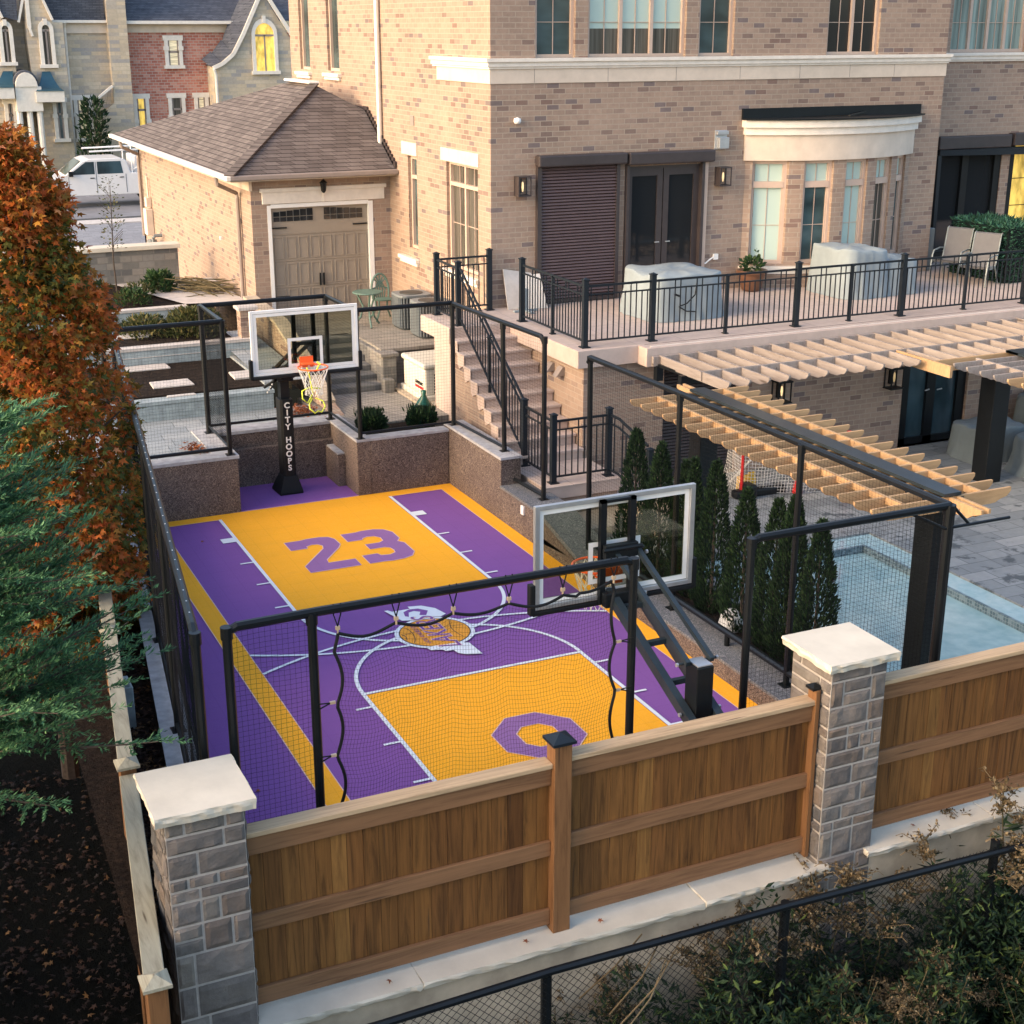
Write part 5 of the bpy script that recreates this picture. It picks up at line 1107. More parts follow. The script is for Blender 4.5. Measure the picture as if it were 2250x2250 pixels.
m=MB(); m.box(10.85,11.15,-2.0,1.7,pz2+.01,pz2+.05); m.box(10.85,14,1.42,1.68,pz2+.012,pz2+.052); m.build('beam',M['armmetal'],t_)
m=MB(); m.box(10.95,11.30,1.95,2.30,0,pz2-.17); m.build('column',M['black'],t_,bev=.012)
# ================================================================ furniture covers
def cover(name,label,x0,x1,y0,y1,z,h,mat,seed,slope=0,arch=.10,n=26,group=None,bulge=.06,tilt=None):
    mb=MB(); vs=[];fs=[]; nx,ny=n,n; so_=Vector((seed*7.1,seed*3.3,0))
    def prof(s):  # 0..1 height profile near edges
        e=min(s,1-s); return min(1,(e/.16))**.55 if e>0 else 0
    for j in range(ny+1):
        for i in range(nx+1):
            u=i/nx;v=j/ny; a_=prof(u)*prof(v); 
            X_=x0+(x1-x0)*u; Y_=y0+(y1-y0)*v
            hh=h*(1-slope*(v if tilt is None else u)) if a_>0 else 0
            fold=noise.noise(Vector((X_*2.1,Y_*2.1,0))+so_)*.5+noise.noise(Vector((X_*6,Y_*6,a_*3))+so_)*.25
            zz=hh*a_+fold*.09*(a_>0)
            k_=1-a_; cx_=(x0+x1)/2; cy_=(y0+y1)/2
            rad=1+k_*(bulge+noise.noise(Vector((math.atan2(Y_-cy_,X_-cx_)*3.5,seed,0)))*.09)
            vs.append((cx_+(X_-cx_)*rad,cy_+(Y_-cy_)*rad,z+max(0.0,zz)+ (0.005 if a_==0 else 0)))
    for j in range(ny):
        for i in range(nx): k_=j*(nx+1)+i; fs.append((k_,k_+1,k_+nx+2,k_+nx+1))
    mb.add(vs,fs); o=mb.build(name,M[mat],smooth=True); tag(o,label,'furniture cover',group); return o
def boxcover(name,label,x0,x1,y0,y1,z,h,mat,seed,dip=0.0,group=None,taper=.08):
    """draped box: stiff top, near vertical creased skirts"""
    mb=MB(); N=110; lv=[(0,1.08),(.05,1.07),(.2,1.045),(.35,1.03),(.55,1.01),(.75,1.0),(.92,.99),(.98,.98),(1.0,.96)]; vs=[];fs=[]
    cx_,cy_=(x0+x1)/2,(y0+y1)/2; hx,hy=(x1-x0)/2,(y1-y0)/2
    for li,(t1_,k_) in enumerate(lv):
        for i in range(N):
            th=2*PI*i/N; c_,s_=math.cos(th),math.sin(th); q=(abs(c_)**5+abs(s_)**5)**(-1/5)
            px,py=c_*q,s_*q
            fold=(abs(noise.noise(Vector((px*5.5,py*5.5,seed+t1_*1.1))))**.5-.4)*.11*(1.05-t1_)+abs(noise.noise(Vector((px*14,py*14,seed+t1_*1.5))))*-.03*(1.1-t1_)
            kk=k_+fold; top=1.0-dip*max(0,px)
            vs.append((cx_+px*hx*kk,cy_+py*hy*kk,z+h*t1_*top+(noise.noise(Vector((px*2,py*2,seed)))*.05*t1_)))
    for li in range(len(lv)-1):
        for i in range(N): fs.append((li*N+i,li*N+(i+1)%N,(li+1)*N+(i+1)%N,(li+1)*N+i))
    b_=len(lv)*N
    for ri,(rr_) in enumerate((.7,.4,.12)):
        for i in range(N):
            th=2*PI*i/N; c_,s_=math.cos(th),math.sin(th); q=(abs(c_)**5+abs(s_)**5)**(-1/5); px,py=c_*q*rr_,s_*q*rr_
            vs.append((cx_+px*hx*.95,cy_+py*hy*.95,z+h*(1.0-dip*max(0,px))+.02*(1-rr_)+noise.noise(Vector((px*2.2,py*2.2,seed+4)))*.09-abs(noise.noise(Vector((px*4,py*4,seed+8))))*.04))
    for ri in range(3):
        a_=(len(lv)-1)*N if ri==0 else b_+(ri-1)*N; c2=b_+ri*N
        for i in range(N): fs.append((a_+i,a_+(i+1)%N,c2+(i+1)%N,c2+i))
    fs.append(tuple(b_+2*N+i for i in range(N)))
    mb.add(vs,fs); o=mb.build(name,M[mat],smooth=True); return tag(o,label,'furniture cover',group)
g1='covered furniture on the raised deck'; g2_='covered furniture under the pergola'
boxcover('furniture_cover','bulky pale grey furniture cover in front of the glass doors on the deck',6.55,8.05,5.75,7.15,DZ,.80,'cover',1.3,group=g1)
boxcover('furniture_cover','pale grey stepped furniture cover in front of the curved bay window',11.0,12.05,6.15,7.5,DZ,.92,'cover',5.2,dip=.05,group=g1)
boxcover('furniture_cover','lower pale grey cover hanging over the low right end of the covered grill',12.0,12.8,6.2,7.3,DZ,.66,'cover',8.7,group=g1)
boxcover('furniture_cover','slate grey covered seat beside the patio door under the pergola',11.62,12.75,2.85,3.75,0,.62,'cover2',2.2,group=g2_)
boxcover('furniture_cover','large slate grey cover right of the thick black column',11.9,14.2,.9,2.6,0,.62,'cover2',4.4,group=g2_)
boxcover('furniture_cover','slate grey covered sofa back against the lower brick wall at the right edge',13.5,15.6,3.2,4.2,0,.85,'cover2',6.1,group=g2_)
m=MB(); c=(7.0,5.76,2.9); m.tube([(6.9,5.70,2.98),(7.0,5.68,2.94)],.02,5); m.tube([(7.0,5.70,2.75),(7.15,5.68,2.66),(7.35,5.68,2.64)],.012,5)
m.tube([(7.35,5.7,3.14),(7.30,5.66,2.95),(7.15,5.68,2.8),(7.0,5.68,2.76)],.012,5); tag(m.build('cover_strap',M['black']),'black tie straps on the pale cover in front of the glass doors','strap')
# potted plant
t_=thing('potted_plant',(9.97,7.85,DZ),'leafy green plant in a brown glazed pot beside the bay','potted plant')
m=MB(); m.lathe([(0,0),(.17,0),(.20,.04),(.27,.30),(.28,.34),(.31,.35),(.31,.41),(.27,.41),(.25,.36),(0,.36)],(9.97,7.85,DZ),28); m.build('pot',M['terra'],t_,smooth=True)
def leafblob(mb,c,rad,n,ls,rnd,up=.5,shape=None,fold=.25):
    for i in range(n):
        d=Vector((rnd.gauss(0,1),rnd.gauss(0,1),rnd.gauss(0,1))).normalized(); r_=rnd.random()**.4
        p=Vector(c)+Vector((d.x*rad[0]*r_,d.y*rad[1]*r_,d.z*rad[2]*r_))
        leaf(mb,p,(d+Vector((0,0,up))).normalized(),ls*rnd.uniform(.6,1.3),rnd)
def leaf(mb,p,d,s,rnd,asp=.35):
    d=Vector(d); a_=d.cross(Vector((rnd.gauss(0,1),rnd.gauss(0,1),rnd.gauss(0,1))))
    if a_.length<1e-4: a_=d.orthogonal()
    a_.normalize(); n_=d.cross(a_)
    mb.add([p,p+d*s*.45+a_*s*asp+n_*s*.06,p+d*s,p+d*s*.45-a_*s*asp+n_*s*.06],[(0,1,2,3)])
rnd=random.Random(3); m=MB(); leafblob(m,(9.97,7.85,DZ+.52),(.21,.21,.13),190,.09,rnd); leafblob(m,(10.05,7.85,DZ+.68),(.05,.05,.12),18,.07,rnd); m.build('foliage',M['shrub'],t_)
# sling chairs
def slingchair(loc,rz,label):
    t_=thing('sling_chair',loc,label,'patio chair','grey sling chairs on the deck'); 
    m=MB()
    prof=[(-.25,.40),(-.22,.36),(.0,.33),(.18,.34),(.25,.42),(.32,.65),(.38,.88),(.41,.98),(.46,1.0),(.50,.95)]
    for i in range(len(prof)-1):
        (y0,z0_),(y1,z1_)=prof[i],prof[i+1]; m.quad((-.26,y0,z0_),(.26,y0,z0_),(.26,y1,z1_),(-.26,y1,z1_)); m.quad((-.26,y0,z0_-.012),(-.26,y1,z1_-.012),(.26,y1,z1_-.012),(.26,y0,z0_-.012))
    parts=[('seat_sling',m,'sling')]
    for s in(-1,1):
        m=MB(); m.tube([(s*.28,-.30,.0),(s*.29,-.33,.25),(s*.29,-.28,.5),(s*.29,-.22,.58),(s*.29,.1,.60),(s*.28,.28,.58)],.016,8); parts.append(('arm_leg',m,'chairmet'))
        m=MB(); m.tube([(s*.28,.42,.0),(s*.28,.30,.2),(s*.27,.2,.36),(s*.27,-.22,.40)],.016,8); parts.append(('leg',m,'chairmet'))
        m=MB(); m.tube([(s*.27,y_,z_) for y_,z_ in prof],.014,6); parts.append(('side_rail',m,'chairmet'))
    for n_,m,mt in parts:
        o=m.build(n_,M[mt],None,smooth=False); o.parent=t_; o.location=(0,0,0)
    t_.rotation_euler.z=rz; return t_
slingchair((14.55,7.35,DZ),R(-62),'grey sling chair in front of the green hedge box, left of its twin')
slingchair((14.52,6.50,DZ),R(-62),'grey sling chair nearest the railing in front of the green hedge box')
t_=thing('hedge_screen',(15.6,7.2,DZ),'dark green artificial hedge screen with ragged blue green top behind the sling chairs','hedge screen')
m=MB(); m.box(15.1,16.2,6.35,8.0,DZ,DZ+1.1); m.build('screen_box',M['black'],t_)
rnd=random.Random(5); m=MB()
for i in range(5200):
    f_=rnd.random()
    if f_<.45: p=Vector((15.09,rnd.uniform(6.35,8.0),DZ+rnd.uniform(0,1.1))); d=Vector((-1,rnd.gauss(0,.6),rnd.gauss(.2,.6)))
    elif f_<.7: p=Vector((rnd.uniform(15.1,16.2),6.34,DZ+rnd.uniform(0,1.1))); d=Vector((rnd.gauss(0,.6),-1,rnd.gauss(.2,.6)))
    else: p=Vector((rnd.uniform(15.05,16.2),rnd.uniform(6.3,8.05),DZ+1.1)); d=Vector((rnd.gauss(0,.8),rnd.gauss(0,.8),.8))
    leaf(m,p,d.normalized(),.09*rnd.uniform(.5,1.2)*(1.6 if f_>.7 else 1),rnd,.12)
m.build('hedge_foliage',M['hedge'],t_)
m=MB(); m.box(14.3,14.9,8.3,8.5,DZ,DZ+.9) ; tag(m.build('heater_cabinet',M['ac'],bev=.02),'plain grey cabinet in the corner beside the dark doors of the wing','cabinet')
# leaning panels by stair head
t_=thing('parasol_base',(5.0,7.75,DZ),'pale blue grey cross shaped parasol base by the house corner','parasol base')
m=MB(); m.box(4.72,5.2,7.70,7.78,DZ,DZ+.03); m.box(4.92,5.0,7.45,8.0,DZ,DZ+.031); m.build('base_cross',M['cover'],t_); m=MB(); m.box(4.92,5.0,7.7,7.78,DZ+.03,DZ+.42); m.build('base_stem',M['cover'],t_,bev=.005)
m=MB(); m.ext([(4.72,8.0,DZ),(5.28,7.95,DZ),(5.28,8.18,DZ+.62),(4.72,8.22,DZ+.72)],(0,.02,0)); tag(m.build('folded_screen',M['wallcap']),'pale ribbed folding screen leaning on the house wall beside the shutter','screen')
m=MB(); m.ext([(5.06,7.9,DZ),(5.48,7.88,DZ),(5.44,8.15,DZ+.60),(5.02,8.16,DZ+.58)],(0,.02,0)); tag(m.build('white_panel',M['sill']),'blank white panel leaning against the folding screen','panel')
# ================================================================ courtyard objects
def acunit(loc,label):
    t_=thing('ac_unit',loc,label,'air conditioner','air conditioner units beside the house'); x,y,z=loc
    m=MB()
    for i in range(44):
        a0=2*PI*i/44; q=(abs(math.cos(a0))**6+abs(math.sin(a0))**6)**(-1/6); r_=.33; px,py=x+math.cos(a0)*q*r_,y+math.sin(a0)*q*r_; m.box(px-.012,px+.012,py-.012,py+.012,z+.04,z+.66)
    m.build('louvre_guard',M['ac'],t_); m=MB()
    sq=[(x+math.cos(2*PI*i/32)*(abs(math.cos(2*PI*i/32))**6+abs(math.sin(2*PI*i/32))**6)**(-1/6)*.315,y+math.sin(2*PI*i/32)*(abs(math.cos(2*PI*i/32))**6+abs(math.sin(2*PI*i/32))**6)**(-1/6)*.315) for i in range(32)]
    m.prism(sq,z,z+.66); m.build('coil_body',M['acd'],t_)
    m=MB(); sq2=[(x+(a_-x)*1.10,y+(b_-y)*1.10) for a_,b_ in sq]; m.prism(sq2,z+.65,z+.70); m.build('top_cover',M['ac'],t_,bev=.01)
    m=MB(); m.lathe([(0,0),(.24,0),(.24,.01),(0,.02)],(x,y,z+.70),24); f=m.build('fan_grille',M['acd'],t_); return t_
acunit((4.06,11.3,1.62),'grey air conditioner standing nearest the bistro chair'); acunit((4.10,10.35,1.62),'grey air conditioner partly hidden behind the stair head posts')
t_=thing('generator',(3.4,8.45,.95),'cream home generator cabinet with louvred side on the lower terrace','generator')
m=MB(); m.prism([(3.02,7.95),(3.7,7.95),(3.7,9.05),(3.02,9.05)],1.02,1.52); m.build('cabinet_body',M['gen'],t_,bev=.04)
m=MB(); m.prism([(2.98,7.91),(3.74,7.91),(3.74,9.09),(2.98,9.09)],1.52,1.62); m.build('cabinet_lid',M['gen'],t_,bev=.04)
m=MB(); m.prism([(2.97,7.88),(3.76,7.88),(3.76,9.12),(2.97,9.12)],.93,1.03); m.build('cabinet_base',M['gen'],t_,bev=.02)
m=MB(); 
for i in range(7): m.box(3.2,3.55,7.935,7.95,1.06+i*.055,1.09+i*.055)
m.build('louvre',M['acd'],t_)
tb=text_mb('GENERAC',.085,.002,0,.002); xf(tb,Matrix.Translation((3.012,8.22,1.22))@Matrix.Rotation(-PI/2,4,'Z')@Matrix.Rotation(PI/2,4,'X')); tb.build('cabinet_lettering',M['black'],t_)
m=MB(); m.box(3.010,3.018,8.02,8.42,1.12,1.165); m.build('red_stripe',M['red'],t_)
m=MB(); m.box(3.010,3.02,8.5,8.52,1.49,1.53); m.box(3.25,3.28,7.935,7.95,1.48,1.52); m.build('lock',M['alu'],t_)
g=MB(); g.box(2.85,4.3,7.6,9.45,.86,.935); struct(g,'generator_pad',M['conc'])
# bistro set
t_=thing('bistro_table',(3.28,11.75,1.62),'round verdigris green bistro table in front of the garage door','table')
m=MB(); m.lathe([(0,.68),(.30,.68),(.31,.695),(.30,.71),(0,.71)],(3.28,11.75,1.62),28); m.build('table_top',M['green_paint'],t_)
for a_ in(0.4,0.4+2*PI/3,.4+4*PI/3):
    m=MB(); dx,dy=math.cos(a_),math.sin(a_); m.tube([(3.28+dx*.24,11.75+dy*.24,2.30),(3.28+dx*.10,11.75+dy*.10,2.02),(3.28+dx*.16,11.75+dy*.16,1.8),(3.28+dx*.30,11.75+dy*.30,1.63)],.022,6); m.build('leg',M['green_paint'],t_)
t_=thing('bistro_chair',(3.80,12.25,1.62),'verdigris green cast metal chair with arched open back','chair')
cx_,cy_,cz=3.80,12.25,1.62
m=MB(); m.lathe([(0,.42),(.2,.42),(.21,.44),(0,.45)],(cx_,cy_,cz),20); m.build('seat',M['green_paint'],t_)
for dx,dy in((-.16,-.14),(.16,-.14),(-.15,.15),(.15,.15)):
    m=MB(); m.tube([(cx_+dx*.9,cy_+dy*.9,cz+.42),(cx_+dx*.8,cy_+dy*.8,cz+.22),(cx_+dx*1.5,cy_+dy*1.5,cz+.01)],.02,6); m.build('leg',M['green_paint'],t_)
m=MB(); arc=[(cx_+.19*math.cos(a_),cy_+.19+.03*math.sin(a_),cz+.60+.33*math.sin(a_)) for a_ in [PI*i/14 for i in range(15)]]
m.tube([(cx_+.17,cy_+.16,cz+.42)]+arc+[(cx_-.17,cy_+.16,cz+.42)],.024,6)
for k_ in(-.12,-.06,0,.06,.12): m.tube([(cx_+k_*.7,cy_+.18,cz+.44),(cx_+k_,cy_+.2,cz+.60),(cx_+k_*.4,cy_+.21,cz+.75),(cx_+k_*1.1,cy_+.22,cz+.90-abs(k_)*.6)],.016,5)
m.tube([(cx_-.17,cy_+.2,cz+.62),(cx_,cy_+.21,cz+.68),(cx_+.17,cy_+.2,cz+.62)],.016,5); m.build('back',M['green_paint'],t_)
m=MB(); m.lathe([(.0,.0),(.16,0),(.22,.10),(.22,.24),(.15,.38),(.07,.48),(.035,.55),(.045,.62),(.0,.64)],(2.48,6.66,.86),14); m.v=[(x+noise.noise(Vector((x*7,y*7,z*5)))*.05,y+noise.noise(Vector((x*7+9,y*7,z*5)))*.05,z) for x,y,z in m.v]; tag(m.build('green_bag',M['greenpl'],smooth=True),'shiny green wrapped bundle in the planting bed behind the far net','bag')
# hockey goal + bits
t_=thing('hockey_goal',(7.1,3.6,0),'hockey goal with red posts and white net under the pergola','goal')
m=MB(); m.tube([(6.75,3.1,0),(6.75,3.1,1.18),(7.7,2.6,1.18),(8.3,2.3,1.15)],.03,8); m.tube([(8.3,2.3,0),(8.3,2.3,1.15)],.03,8); m.build('goal_frame',M['red'],t_)
m=MB(); net(m,flat((6.77,3.15,.02),(8.3,2.75,.02),(8.3,2.35,1.13),(6.77,3.12,1.15),.06),1.6,1.2,.055,.004,8); net(m,flat((6.77,3.1,.02),(6.9,3.95,.02),(6.85,3.5,1.15),(6.77,3.12,1.15),.04),.7,1.1,.055,.004,6); m.tube([(7.05,3.9,0),(7.4,3.0,1.15)],.02,6); m.build('goal_net',M['rope'],t_)
m=MB(); m.box(6.9,7.15,3.25,3.5,0,.25); m.box(6.95,7.1,3.2,3.25,.05,.38); tag(m.build('hockey_pads',plain('yellow_pad',(.7,.42,.02),.5),bev=.03),'yellow hockey pads on the patio beside the goal','sports gear')
m=MB(); m.box(6.6,7.6,3.0,3.2,0,.14); m.box(6.75,6.95,2.9,3.2,0,.25); tag(m.build('black_gear_bag',M['black'],bev=.04),'black gear heap lying in front of the hockey goal','sports gear')
m=MB(); m.lathe([(.08,0),(.09,.02),(.05,.28),(.03,.30),(0,.30)],(7.74,2.9,0),14); tag(m.build('red_cone',M['red']),'small red cone standing on the patio right of the goal','cone')
m=MB(); m.lathe([(0,0),(.14,0),(.16,.08),(.13,.2),(.08,.26),(0,.28)],(3.35,-2.2+.4,.16),10); tag(m.build('garden_light',M['whitep']),'small pale garden lamp at the foot of the cedars','garden light')
# ================================================================ background houses
def B(x,z,d=0): 
    k_=(52+15.914)/(44+15.914); return (-6.252+(x+6.252)*k_, 52+d, 7.4626+(z-7.4626)*k_)
def bbox(mb,x0,x1,z0_,z1_,d0,d1,mi=0):
    p=B(x0,z0_);q=B(x1,z1_); mb.box(p[0],q[0],52+d0,52+d1,p[2],q[2],mi)
def bpoly(mb,pts,d0,d1,mi=0):
    P=[B(x,z,d0) for x,z in pts]; mb.ext(P,(0,d1-d0,0),mi)
bh=thing('neighbour_house',(12,52,1.3),'beige stone and red brick house with dark slate roof across the street','house')
m=MB(); bbox(m,2.36,4.72,-.5,7.6,0,8); bbox(m,4.05,4.78,-.5,10.5,-.5,1); bpoly(m,[(4.05,4.6),(3.45,4.15),(3.45,-.5),(4.05,-.5)],-.5,0); bpoly(m,[(7.95,-.5),(12,-.5),(12,6.1),(11.38,6.62),(10.08,8.75),(9.1,6.9),(8.5,6.2),(7.95,5.95)],-1.0,6); m.build('stone_wall',M['ledge'],bh)
m=MB(); bbox(m,4.78,12,-.5,7.24,.2,8); m.build('red_brick_wall',M['redbrick'],bh)
m=MB(); bbox(m,4.75,9.5,7.22,7.56,.1,.5); bbox(m,2.42,4.05,7.2,7.6,-.1,.2); m.build('frieze_band',M['lime'],bh)
m=MB(); bbox(m,4.72,9.4,7.54,7.66,-.35,.1); bbox(m,1.9,4.08,7.58,7.68,-.35,.1); m.build('gutter',M['sill'],bh)
m=MB(); p,q=B(1.2,7.66,-.3),B(4.05,7.66,-.3); r2,s2=B(4.05,12,6),B(1.2,12,6); m.quad(p,q,r2,s2); p,q=B(4.78,7.66,-.3),B(13,7.66,-.3); r2,s2=B(13,12,6),B(4.78,12,6); m.quad(p,q,r2,s2); m.build('roof',M['slate'],bh)
m=MB(); cv=[(7.90,5.88),(8.3,6.05),(8.75,6.4),(9.2,7.15),(10.08,8.85)]
for a_,c_ in zip(cv,cv[1:]): m.bar(B(*a_,-1.15),B(*c_,-1.15),.12,.16)
m.bar(B(10.08,8.85,-1.15),B(11.6,6.5,-1.15),.12,.16); m.build('barge_board',M['sill'],bh)
m=MB(); 
for (a_,c_) in zip(cv,cv[1:]): p,q=B(*a_,-1.1),B(*c_,-1.1); m.quad(p,q,(q[0],54,q[2]+.05),(p[0],54,p[2]+.05))
m.v=[(x-(.05),y,z+.08) for x,y,z in m.v]
p,q=B(7.9,5.9,-1.1),B(7.9,5.9,-1.1); cvL=[(7.75,5.95),(8.15,6.15),(8.6,6.6),(9.0,7.4),(9.85,8.9)]
for i in range(4):
    a_,b2=cv[i],cv[i+1]; c2,d2=cvL[i+1],cvL[i]; m.quad(B(*a_,-1.12),B(*b2,-1.12),B(c2[0]-.1,c2[1]+.35,-.2),B(d2[0]-.1,d2[1]+.25,-.2))
m.build('gable_roof',M['slate'],bh)
def bwin(x0,x1,z0_,z1_,pm,d=-.06,arch=False,bars=False,lab=None,par=None):
    f=MB(); w_=.14
    bbox(f,x0,x0+w_,z0_,z1_,d-.06,d+.05); bbox(f,x1-w_,x1,z0_,z1_,d-.06,d+.05); bbox(f,x0-.06,x1+.06,z0_-.1,z0_+.03,d-.12,d+.05)
    if arch:
        n=10; cx2=(x0+x1)/2; ro=(x1-x0)/2; ri=ro-w_
        for i in range(n):
            a0,a1=PI*i/n,PI*(i+1)/n; bpoly(f,[(cx2+ri*math.cos(a0),z1_+ri*math.sin(a0)*1.1),(cx2+ro*math.cos(a0),z1_+ro*math.sin(a0)*1.15),(cx2+ro*math.cos(a1),z1_+ro*math.sin(a1)*1.15),(cx2+ri*math.cos(a1),z1_+ri*math.sin(a1)*1.1)],d-.06,d+.05)
        bbox(f,cx2-.07,cx2+.07,z1_+ri*1.1,z1_+ro*1.35,d-.1,d+.05)
    else: bbox(f,x0-.05,x1+.05,z1_-w_*.9,z1_+.06,d-.07,d+.05); bbox(f,x0-.04,x0+w_+.02,(z0_+z1_)/2+.05,(z0_+z1_)/2+.2,d-.09,d+.05); bbox(f,x1-w_-.02,x1+.04,(z0_+z1_)/2+.05,(z0_+z1_)/2+.2,d-.09,d+.05)
    wo=f.build('window',M['sill'],par or bh,label=lab); p_=MB(); bbox(p_,x0+w_,x1-w_,z0_+.03,z1_+(.0),d+.0,d+.02)
    if arch: 
        ri=(x1-x0)/2-w_; cx2=(x0+x1)/2; bpoly(p_,[(cx2+ri*math.cos(PI*i/10),z1_+ri*1.1*math.sin(PI*i/10)) for i in range(11)],d,d+.02)
    p_.build('pane',M[pm],wo)
    s_=MB(); zz=z1_-.55 if not arch else z1_-.03; bbox(s_,x0+w_,x1-w_,zz-.05,zz+.03,d-.02,d)
    if arch or (x1-x0)>1: bbox(s_,(x0+x1)/2-.03,(x0+x1)/2+.03,z0_,zz,d-.02,d)
    else: bbox(s_,x0+w_,x0+w_+.06,z0_+.03,z1_-.1,d-.02,d); bbox(s_,x1-w_-.06,x1-w_,z0_+.03,z1_-.1,d-.02,d)
    s_.build('sash',M['gutter'],wo)
bwin(6.28,6.98,5.95,7.05,'litb',.14,lab='upper window of the red brick wall'); bwin(4.88,5.50,2.6,4.85,'lit',.14,lab='yellow lit window at the left of the red brick wall'); bwin(6.27,6.95,2.9,4.85,'gcurt',.14); bwin(7.32,7.9,3.0,4.85,'litb',.14); bwin(9.55,10.60,5.72,7.15,'lit',-1.06,arch=True,lab='arched gable window with warm light'); bwin(2.55,3.25,3.25,4.85,'litb',-.06,lab='tall window with lit slatted blind')
m=MB(); m.tube([B(2.48,7.62,-.3),B(2.46,7.4,-.12),B(2.42,2,-.12),B(2.42,.5,-.12)],.07,8); m.build('downspout',M['sill'],bh); m=MB(); m.tube([B(7.93,5.85,-1.2),B(8.0,5.6,-1.15),B(8.0,1,-1.15)],.07,8); m.build('downspout',M['sill'],bh)
m=MB(); m.bar(B(3.35,4.75,-.55),B(4.02,5.25,-.55),.25,.09); m.build('coping_strip',M['sill'],bh)
bl=thing('neighbour_house',(2,52,1.3),'grey stone house with tall arched windows and teal canopies at the far left','house')
m=MB(); bpoly(m,[(1.30,-.5),(2.36,-.5),(2.36,7.6),(2.0,7.6),(1.35,9.8),(1.05,9.8),(1.0,7.0)],-.6,6); bpoly(m,[(-2.5,-.5),(.45,-.5),(.50,6.9),(.15,7.7),(-.4,9.9),(-2.5,9.9)],-.6,6); bbox(m,.4,1.3,-.5,8,.4,6); m.build('stone_wall',M['ledge'],bl)
m=MB(); bpoly(m,[(1.35,9.9),(2.05,7.62),(4.0,7.66),(4,12),(1.35,12)],-.2,.0); bpoly(m,[(-.35,9.9),(.15,7.8),(.72,7.66),(.85,9.9)],-.7,-.55); m.build('roof',M['slate'],bl)
m=MB()
for pts,d in(([(1.33,9.8),(1.62,8.6),(1.98,7.68)],-.7),([(-.42,9.8),(-.15,8.6),(.18,7.75)],-.7),([(.95,9.8),(.98,8.4),(.75,7.6)],-.6),([(1.12,9.8),(1.12,8.4),(1.12,7.4),(1.2,7.1)],-.66)):
    for a_,c_ in zip(pts,pts[1:]): m.bar(B(*a_,d),B(*c_,d),.16,.1)
m.build('barge_board',M['sill'],bl)
bwin(1.42,1.98,6.05,7.35,'gcurt',-.66,arch=True,par=bl); bwin(-.02,.5,6.15,7.35,'gcurt',-.66,arch=True,par=bl); bwin(1.68,2.18,3.3,4.8,'gteal',-.66,par=bl); bwin(-.1,.35,2.8,4.8,'gteal',-.66,par=bl)
def canopy(x0,x1,xt0,xt1,z0_,z1_):
    c_=MB(); n=6
    for i in range(n):
        t0,t2=i/n,(i+1)/n; k0,k1=1-(1-t0)**1.8*0-t0**.6,1-t2**.6
        def ed(t_,k_): return (xt0+(x0-xt0)*k_, xt1+(x1-xt1)*k_, z0_+(z1_-z0_)*t_, -.65-.9*k_)
        a_=ed(t0,k0);b_=ed(t2,k1)
        c_.quad(B(a_[0],a_[2],a_[3]),B(a_[1],a_[2],a_[3]),B(b_[1],b_[2],b_[3]),B(b_[0],b_[2],b_[3])); c_.quad(B(a_[1],a_[2],a_[3]),B(a_[1],a_[2],-.6),B(b_[1],b_[2],-.6),B(b_[1],b_[2],b_[3]))
    o=c_.build('canopy',M['copper'],bl); c2=MB(); bbox(c2,x0,x1,z0_-.4,z0_,-1.5,-.6); c2.build('canopy_base',M['sill'],o)
canopy(1.02,2.06,1.42,1.72,5.13,5.82); canopy(-.55,.25,-.0,.35,5.28,5.85)
m=MB(); bbox(m,.3,1.25,4.4,5.3,-1.4,-.6)
n=10
bpoly(m,[(.72+.40*math.cos(PI*i/n),5.3+.52*math.sin(PI*i/n)) for i in range(n+1)],-1.45,-.6)
for x in(.38,.75,1.12): p=B(x,-.5,-1.2); q=B(x,4.4,-1.2); m.tube([p,q],.13,8)
m.build('porch',M['sill'],bl); m=MB(); bpoly(m,[(.72+.46*math.cos(PI*i/n),5.34+.56*math.sin(PI*i/n)) for i in range(n+1)],-1.3,.4); m.build('porch_roof',M['slate'],bl)
# pickup truck
tk=thing('pickup_truck',(2.2,38.5,1.3),'white crew cab pickup truck with ladder rack parked across the street','truck')
ty0,ty1=37.6,39.4; X0=-.30; zb=1.3
body=[(X0,.55),(X0+.02,.95),(X0+.35,1.05),(X0+1.35,1.12),(X0+2.0,1.62),(X0+2.25,1.70),(X0+3.35,1.70),(X0+3.55,1.62),(X0+3.68,1.18),(X0+5.5,1.15),(X0+5.52,.55),(X0+4.95,.5),(X0+4.75,.78),(X0+4.25,.78),(X0+4.0,.42),(X0+1.45,.42),(X0+1.2,.78),(X0+.7,.78),(X0+.5,.5)]
m=MB(); m.ext([(x,ty0,zb+z) for x,z in body],(0,ty1-ty0,0)); m.build('body',M['truck'],tk,bev=.03)
m=MB(); m.ext([(X0+1.52,ty0-.006,zb+1.17),(X0+2.42,ty0-.006,zb+1.17),(X0+2.42,ty0-.006,zb+1.60),(X0+2.13,ty0-.006,zb+1.60)],(0,.003,0)); m.ext([(X0+2.52,ty0-.006,zb+1.17),(X0+3.42,ty0-.006,zb+1.17),(X0+3.35,ty0-.006,zb+1.60),(X0+2.52,ty0-.006,zb+1.60)],(0,.003,0)); m.build('side_window',M['gblue'],tk)
m=MB(); m.ext([(X0+1.42,ty0+.1,zb+1.165),(X0+1.42,ty1-.1,zb+1.165),(X0+1.98,ty1-.18,zb+1.625),(X0+1.98,ty0+.18,zb+1.625)],(-.01,0,.006)); m.build('windscreen',M['gteal'],tk)
